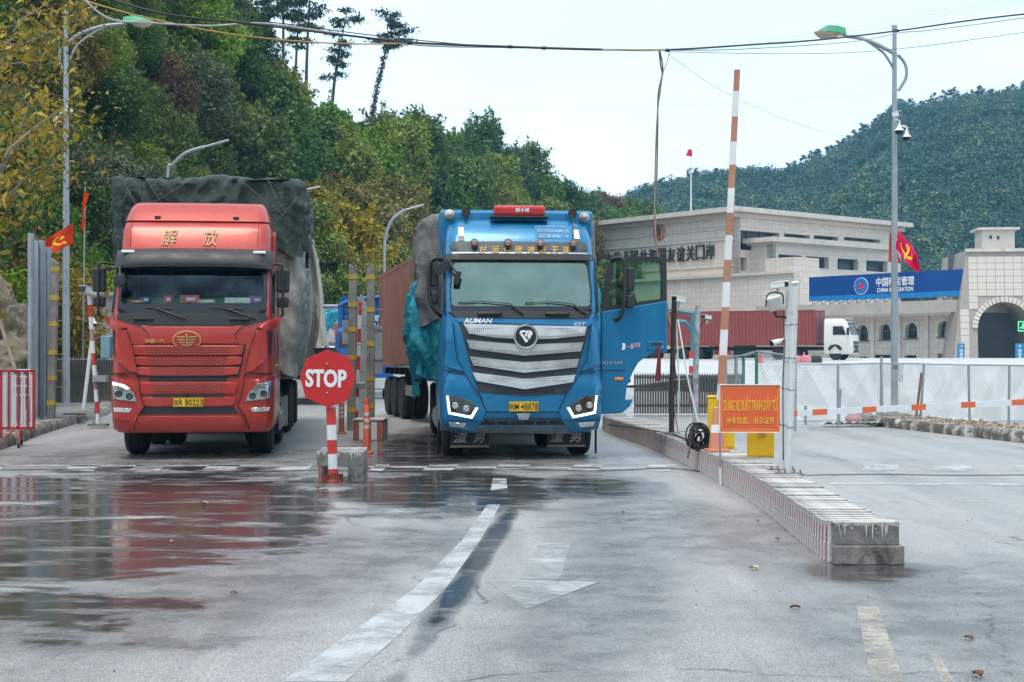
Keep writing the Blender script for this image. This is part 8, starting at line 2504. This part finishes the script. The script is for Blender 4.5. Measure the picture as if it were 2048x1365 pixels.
# the long lowered boom on the right
YBo = 21.5
sB = FPX / YBo
o_ = W(1590, 827, YBo)
lb_ = thing('boom_barrier', 'long lowered white barrier arm with orange bands crossing the right lane', 'barrier', o_, 0)
edges_ = [1582, 1594, 1624, 1654, 1724, 1752, 1822, 1851, 1921, 1950, 2022, 2053, 2130]
def by_(x): return 827 + (804.5 - 827) * (x - 1590) / (2048 - 1590)
bo_or = mat('boom_orange', (.68, .14, .05), .5, var=.12)
for k in range(len(edges_) - 1):
    x0, x1 = edges_[k], edges_[k + 1]
    A = Vector(((x0 - 1590) / sB, 0, (827 - by_(x0)) / sB)); B_ = Vector(((x1 - 1590) / sB, 0, (827 - by_(x1)) / sB))
    b = MB(); b.add([(A.x, -.025, A.z - .045), (B_.x, -.025, B_.z - .045), (B_.x, -.025, B_.z + .045), (A.x, -.025, A.z + .045), (A.x, .025, A.z - .045), (B_.x, .025, B_.z - .045), (B_.x, .025, B_.z + .045), (A.x, .025, A.z + .045)], [(3, 2, 1, 0), (4, 5, 6, 7), (0, 1, 5, 4), (1, 2, 6, 5), (2, 3, 7, 6), (3, 0, 4, 7)])
    b.build('band', bo_or if k % 2 == 0 else mat('boom_white', (.66, .72, .76), .4, var=.06), lb_)
# chain-link fence: posts, rails and diagonal wires
wire_m = mat('chain_wire', (.38, .40, .41), .5, .4, var=.15)
fpost = [(1586, 845, 728, 31.0), (1676, 857, 729, 31.0), (1762, 838, 727, 32.3), (1848, 836, 728, 32.8), (1937, 838, 730, 32.3), (2019, 843, 731, 31.1), (2110, 850, 732, 29.6)]
fo = W(1586, 848, 31.0); fo.z = 0
fe = thing('chain_link_fence', 'galvanised chain-link fence on posts in front of the pale plaza', 'fence', fo, 0)
tops = []
for i, (px, yb3, yt, Y) in enumerate(fpost):
    s = FPX / Y; x = (px - CX) / s - fo.x; z1 = CAMZ - (yt - HY) / s
    ln3 = (.10, .0, -.04, .09, -.03, .02, .0)[i]
    MB().tube([(x - ln3, Y - fo.y, -.02), (x, Y - fo.y, z1)], .03, 8).build('post', galv, fe, smooth=40)
    tops.append((Vector((x, Y - fo.y, z1)), Vector((x - ln3, Y - fo.y, .16))))
for i in range(len(tops) - 1):
    (t0, b0), (t1, b1) = tops[i], tops[i + 1]
    MB().tube([t0, t1], .018, 6).build('rail', galv, fe)
    b = MB(); n = 26; m_ = 18
    f_ = lambda u, v: (b0 * (1 - u) + b1 * u) * (1 - v) + (t0 * (1 - u) + t1 * u) * v
    for sd in (1, -1):
        for k in range(-m_, n + m_):
            pts = []
            u0, u1 = k / n, (k + sd * m_) / n
            va, vb = 0.0, 1.0
            # clip to the panel
            def cl(u): return (u - u0) / (u1 - u0)
            if min(u0, u1) < 0: 
                if u0 < 0: va = cl(0)
                else: vb = cl(0)
            if max(u0, u1) > 1:
                if u0 > 1: va = cl(1)
                else: vb = cl(1)
            if vb - va < .02: continue
            A, B_ = f_(u0 + (u1 - u0) * va, va), f_(u0 + (u1 - u0) * vb, vb)
            w_ = Vector((.0034, 0, 0))
            off_ = Vector((0, .003 * sd, 0))
            b.add([A - w_ + off_, A + w_ + off_, B_ + w_ + off_, B_ - w_ + off_], [(0, 1, 2, 3)])
    b.build('wire_mesh', wire_m, fe, normals=False)['kind'] = 'stuff'
stake = mat('brown_stake', (.22, .12, .08), .8, var=.3)
for pts, m, lab in (([(1831, 832), (1843, 746)], stake, 'brown timber stake leaning behind the fence'), ([(1761, 836), (1763, 713)], mat('pale_stake', (.42, .33, .25), .8), 'pale timber stake taller than the fence'), ([(1677, 850), (1681, 779)], galv, 'short grey stake by the second fence post'), ([(1611, 838), (1611, 812)], galv, 'very short peg near the left end of the fence')):
    o_ = W(pts[0][0], pts[0][1], 32.6)
    tag(MB().tube([(0, 0, -.15), W(pts[1][0], pts[1][1], 32.6) - o_], .03, 7).build('stake', m, None, o_), lab, 'stake')
# green framed mesh panels near the gate
green = mat('gate_green', (.02, .22, .12), .5, var=.15)
o_ = W(1452, 800, 33); o_.z = 0
gf = thing('mesh_panel', 'green-framed mesh gate panel behind the orange notice sign', 'fence', o_, 0)
def gpt(px, py, Y): return W(px, py, Y) - o_
for px, yt, Y, m in ((1452, 715, 33, galv), (1472, 712, 32.5, galv), (1487, 711, 32, green), (1513, 702, 30, green), (1590, 713, 28, galv)):
    q = gpt(px, yt, Y); MB().tube([(q.x, q.y, .1), tuple(q)], .035, 8).build('post', m, gf)
b = MB(); b.tube([gpt(1452, 716, 33), gpt(1487, 711, 32), gpt(1513, 703, 30), gpt(1590, 713, 28)], .022, 6); b.tube([gpt(1487, 712, 32), gpt(1513, 704, 30)], .03, 6); b.build('rail', galv, gf)
b = MB()
A0, A1 = gpt(1514, 704, 30), gpt(1590, 714, 28)
for sd in (1, -1):
    for k in range(-12, 26):
        u0, u1 = k / 26, (k + sd * 12) / 26
        u0, u1 = min(1, max(0, u0)), min(1, max(0, u1))
        if abs(u1 - u0) < .02: continue
        P0 = A0.lerp(A1, u0); P1 = A0.lerp(A1, u1)
        P1 = P1 + Vector((0, 0, -(abs(u1 - u0)) * 26 / 12 * 1.3))
        w_ = Vector((.003, 0, 0)); b.add([P0 - w_, P0 + w_, P1 + w_, P1 - w_], [(0, 1, 2, 3)])
for k in range(16):
    P0 = gpt(1452, 716, 33).lerp(gpt(1487, 712, 32), k / 15); b.tube([P0, Vector((P0.x, P0.y, .2))], .006, 3)
b.build('wire_mesh', wire_m, gf, normals=False)['kind'] = 'stuff'
# things on the right lamp pole
lampR = Vector((br_.x, br_.y, 0))
def hang(px, py, name, label, cat, fn):
    t = thing(name, label, cat, W(px, py, 33.6), 0, 'equipment on the right lamp pole'); fn(t); return t
hang(1796, 262, 'security_camera', 'upper white dome camera on the right lamp pole', 'camera', lambda t: dome(t, (.03, 0, 0)))
hang(1813, 275, 'security_camera', 'lower white dome camera standing out from the right lamp pole', 'camera', lambda t: dome(t, (0, 0, 0)))
hang(1792, 229, 'security_camera', 'small white box camera highest on the right lamp pole', 'camera', lambda t: bullet(t, (0, 0, 0), R(60), .16, .06))
hang(1802, 741, 'control_box', 'white control box strapped to the right lamp pole', 'box', lambda t: (MB().box((0, 0, 0), (.11, .1, .3)).build('housing', whitep, t, bevel=.01), MB().tube(smooth_path([(-.0, -.04, -.15), (.02, -.06, -.24), (-.04, -.06, -.26), (-.05, -.03, -.18)], 5), .012, 6).build('cable_loop', cab_k, t)))
hang(1789, 735, 'power_supply', 'dark cable bundle tied low on the right lamp pole', 'cable box', lambda t: MB().box((-.02, -.1, 0), (.12, .1, .1)).build('housing', blackp, t, bevel=.02))
lq = W(136, 222, 39.8)
t = thing('floodlight', 'small white floodlight half way up the left lamp pole', 'lamp', lq, 0)
MB().box((.06, -.1, 0), (.2, .16, .14), Matrix.Rotation(.5, 3, 'Z')).build('housing', whitep, t, bevel=.03)
MB().tube([(-.4, 0, -.3), (-.15, 0, -.02), (0, 0, .15)], .03, 6).build('bracket', whitep, t)
# ---- across the plaza: white truck with red container, second container, cones
YT = 108
zT = plaza_z(30, YT) + 0.55
o_ = W(1713, 722, YT); o_.z = zT
wk = thing('container_truck', 'white truck cab hauling the long red container past the hall', 'truck', o_, R(62))
cw = mat('truck_white', (.68, .67, .64), .4, var=.08, coat=.3)
kc = Cab([(.45, .1, 1.15, .2), (.6, 0, 1.22, .25), (1.5, .02, 1.24, .25), (1.9, .08, 1.22, .25), (2.75, .35, 1.18, .25), (3.0, .5, 1.1, .3), (3.2, .9, 1.0, .3)], 2.2, .06)
kc.shell(cw, None, 'cab_shell', wk)
kc.patch('windscreen', sym([(-1.05, 1.95), (-1.0, 2.65)]), mat('truck_window', (.06, .09, .10), .12, var=.3), wk, .02)
kc.patch('grille', sym([(-.75, .95), (-.8, 1.45)]), blackp, wk, .02)
kc.patch('grille_bar', sym([(-.7, 1.18), (-.7, 1.23)]), chrome, wk, .05)
kc.patch('bumper_slot', sym([(-.8, .55), (-.8, .8)]), blackp, wk, .02)
kc.patch('visor', sym([(-1.0, 2.72), (-.95, 2.9)]), win_g, wk, .06)
for sx_ in (-1, 1): kc.patch('headlight', [(sx_ * 1.0 - .14, .95), (sx_ * 1.0 + .14, .95), (sx_ * 1.0 + .14, 1.15), (sx_ * 1.0 - .14, 1.1)], lens, wk, .03)
b = MB(); b.prism([(.5, 1.95), (1.5, 1.95), (1.5, 2.6), (.75, 2.6)], -1.25, -1.21, 'YZ'); b.build('side_window', win_g, wk)
b = MB(); b.box((-1.4, .3, 2.2), (.12, .2, .55)); b.box((1.4, .3, 2.2), (.12, .2, .55)); b.build('mirror', blackp, wk, bevel=.03)
b = MB(); b.box((0, .6, 3.2), (1.7, .3, .12))
for k in range(6): b.box((-.7 + .28 * k, .45, 3.12), (.12, .1, .1))
b.build('roof_lamp_bar', mat('bar_grey', (.4, .4, .4), .4), wk)
b = MB(); b.box((0, 7, .9), (.9, 14, .3)); b.build('chassis', under, wk)
wheels(wk, [1.35, 4.6, 5.9, 12.5, 13.8], 1.02, .5)
MB().prism([(.8, .9), (1.0, 1.15), (1.35, 1.22), (1.7, 1.15), (1.9, .9), (1.78, .7), (1.35, 1.08), (.92, .7)], -1.24, -1.0, 'YZ').build('mudguard', blackp, wk)
maroon = mat('container_maroon', (.25, .05, .045), .55, var=.12, dirt=(.2, .06, .05), dirt_amt=.3, streak=True)
co_ = o_ + Matrix.Rotation(R(62), 3, 'Z') @ Vector((0, 2.9, 0))
container('shipping_container', 'long maroon container on the white truck before the hall', co_, R(62), 12.2, 2.44, 2.75, 1.15, maroon)
o_ = W(1420, 722, 118); o_.z = zT - .1
container('shipping_container', 'cream container at the far left of the plaza behind the gate', o_, R(78), 6.1, 2.44, 2.6, 1.0, mat('container_cream', (.62, .56, .46), .6, var=.15, dirt=(.35, .2, .12), dirt_amt=.35, streak=True))
tt = thing('semi_trailer', 'trailer under the cream container with a red truck cab at its end', 'trailer', o_, R(78))
b = MB(); b.box((0, 3, .8), (1.0, 6.5, .35)); b.build('frame', under, tt); wheels(tt, [1.0, 4.5, 5.6], 1.0, .5)
rc2 = Cab([(.5, 0, 1.15, .2), (1.8, .02, 1.2, .2), (2.6, .3, 1.1, .25), (2.8, .6, 1.0, .3)], 1.4, .05)
k_ = rc2.shell(tip, None, 'cab_shell', tt); k_.location = (0, -1.8, 0)
for px, py, Y, lab in ((1521, 737, 96, 'small orange cone on the plaza behind the mesh panel'), (1608, 737, 98, 'small orange cone beside the pink barrier bags')):
    p = W(px, py, Y); p.z = plaza_z(20, Y) + .55
    t = thing('traffic_cone', lab, 'traffic cone', p, 0, 'small cones on the plaza'); MB().lathe([(.2, .05), (.05, .72), (0, .74)], (0, 0, 0), 12).build('body', mat('far_cone', (.65, .12, .09), .5), t); MB().box((0, 0, .03), (.45, .45, .06)).build('foot', mat('far_cone', (.65, .12, .09), .5), t); MB().lathe([(.135, .32), (.10, .48)], (0, 0, 0), 12).build('white_band', whitep, t)
for k, (px, m, lab) in enumerate(((1590, mat('pink_bag', (.60, .22, .24), .6), 'left pink water-filled barrier under the maroon container'), (1612, mat('pink_bag', (.60, .22, .24), .6), 'right pink water-filled barrier under the maroon container'), (1630, blackp, 'black tyre pile beside the pink barriers'))):
    p = W(px, 733, 97); p.z = plaza_z(20, 97) + .5
    b = MB(); b.lathe([(0, 0), (.38, .05), (.42, .25), (.34, .5), (0, .58)], (0, 0, 0), 12); b.v = [(x * 1.25, y, z) for x, y, z in b.v]
    tag(b.build('water_barrier' if k < 2 else 'tyre_pile', m, None, p, smooth=50), lab, 'barrier' if k < 2 else 'tyre pile')
# ---- leaves, pebbles and scraps on the road
dry_leaf = mat('dry_leaf', (.16, .075, .04), .8, var=.4, vs=20)
pale_leaf = mat('pale_leaf', (.55, .46, .34), .7, var=.3, vs=20)
lv = MB(); lv.grid(lambda u, v: Vector(((u - .5) * .065 * (1 - .9 * abs(2 * v - 1) ** 2), (v - .5) * .10, .006 + .018 * (2 * u - 1) ** 2 + .012 * math.sin(v * 3))), 6, 8)
lm1, lm2 = lv.mesh('leaf', dry_leaf, 70), lv.mesh('leaf', pale_leaf, 70)
for i, (px, py, k, s, lab) in enumerate(((1955, 1354, 0, .9, 'brown curled leaf at the lower right corner'), (1938, 1280, 0, .7, 'dark leaf on the wet patch right of the yellow lines'), (1590, 1218, 0, .7, 'brown leaf near the top of the yellow line'), (1508, 1140, 1, .9, 'pale dry leaf right of the faded arrow'), (408, 1010, 1, 1.0, 'pale leaf lying in the streaked red puddle'), (636, 979, 0, 1.0, 'brown leaf left of the stop sign foot'), (650, 983, 0, .8, 'smaller brown leaf below the stop sign foot'), (540, 992, 0, .8, 'dark leaf between the red truck and the stop sign'), (468, 1188, 0, .5, 'dark speck of leaf on the dry road at the left'), (1246, 1026, 0, .5, 'tiny brown leaf in front of the blue truck'), (1555, 1080, 0, .6, 'dark leaf at the foot of the median curve'), (1516, 1044, 0, .5, 'small leaf beside the median above the curve'), (345, 1085, 1, .5, 'pale scrap on the streaked puddle'))):
    o = link_mesh('fallen_leaf', (lm1, lm2)[k], None, G(px, py, .003), (0, 0, rng.uniform(0, 6)))
    o.scale = (s, s, s); tag(o, lab, 'leaf', 'leaves on the road')
gr = MB()
for i in range(260):
    Y = rng.uniform(6.5, 22); X = rng.uniform(-.40, .40) * Y
    if rng.random() < .5: X = rng.uniform(1.0, 3.4); Y = rng.uniform(8, 15)
    s_ = rng.uniform(.003, .009)
    gr.box((X, Y, s_ * .4), (s_ * 1.4, s_, s_), rng.uniform(0, 3), .6)
tag(gr.build('gravel', raw_c), kind='stuff')
b = MB()
for i in range(5): b.grid(lambda u, v: Vector((.25 * i + (u - .5) * .5 + .05 * math.sin(v * 8 + i), (v - .5) * .4, .03 + .07 * abs(math.sin(u * 6 + i) * math.cos(v * 5)))), 8, 6)
tag(b.build('plastic_sheet', mat('crumpled_plastic', (.58, .57, .56), .4, var=.2), None, G(1664, 852, 0.02), smooth=60), 'crumpled pale plastic lying left of the dirt verge', 'plastic sheet')
tag(MB().lathe([(0, 0), (.16, .03), (.2, .13), (.12, .22), (0, .24)], (0, 0, 0), 9).build('plastic_bag', mat('pink_plastic', (.62, .26, .25), .5), None, G(1707, 848, .05)), 'pink plastic bag at the left tip of the dirt verge', 'plastic bag')
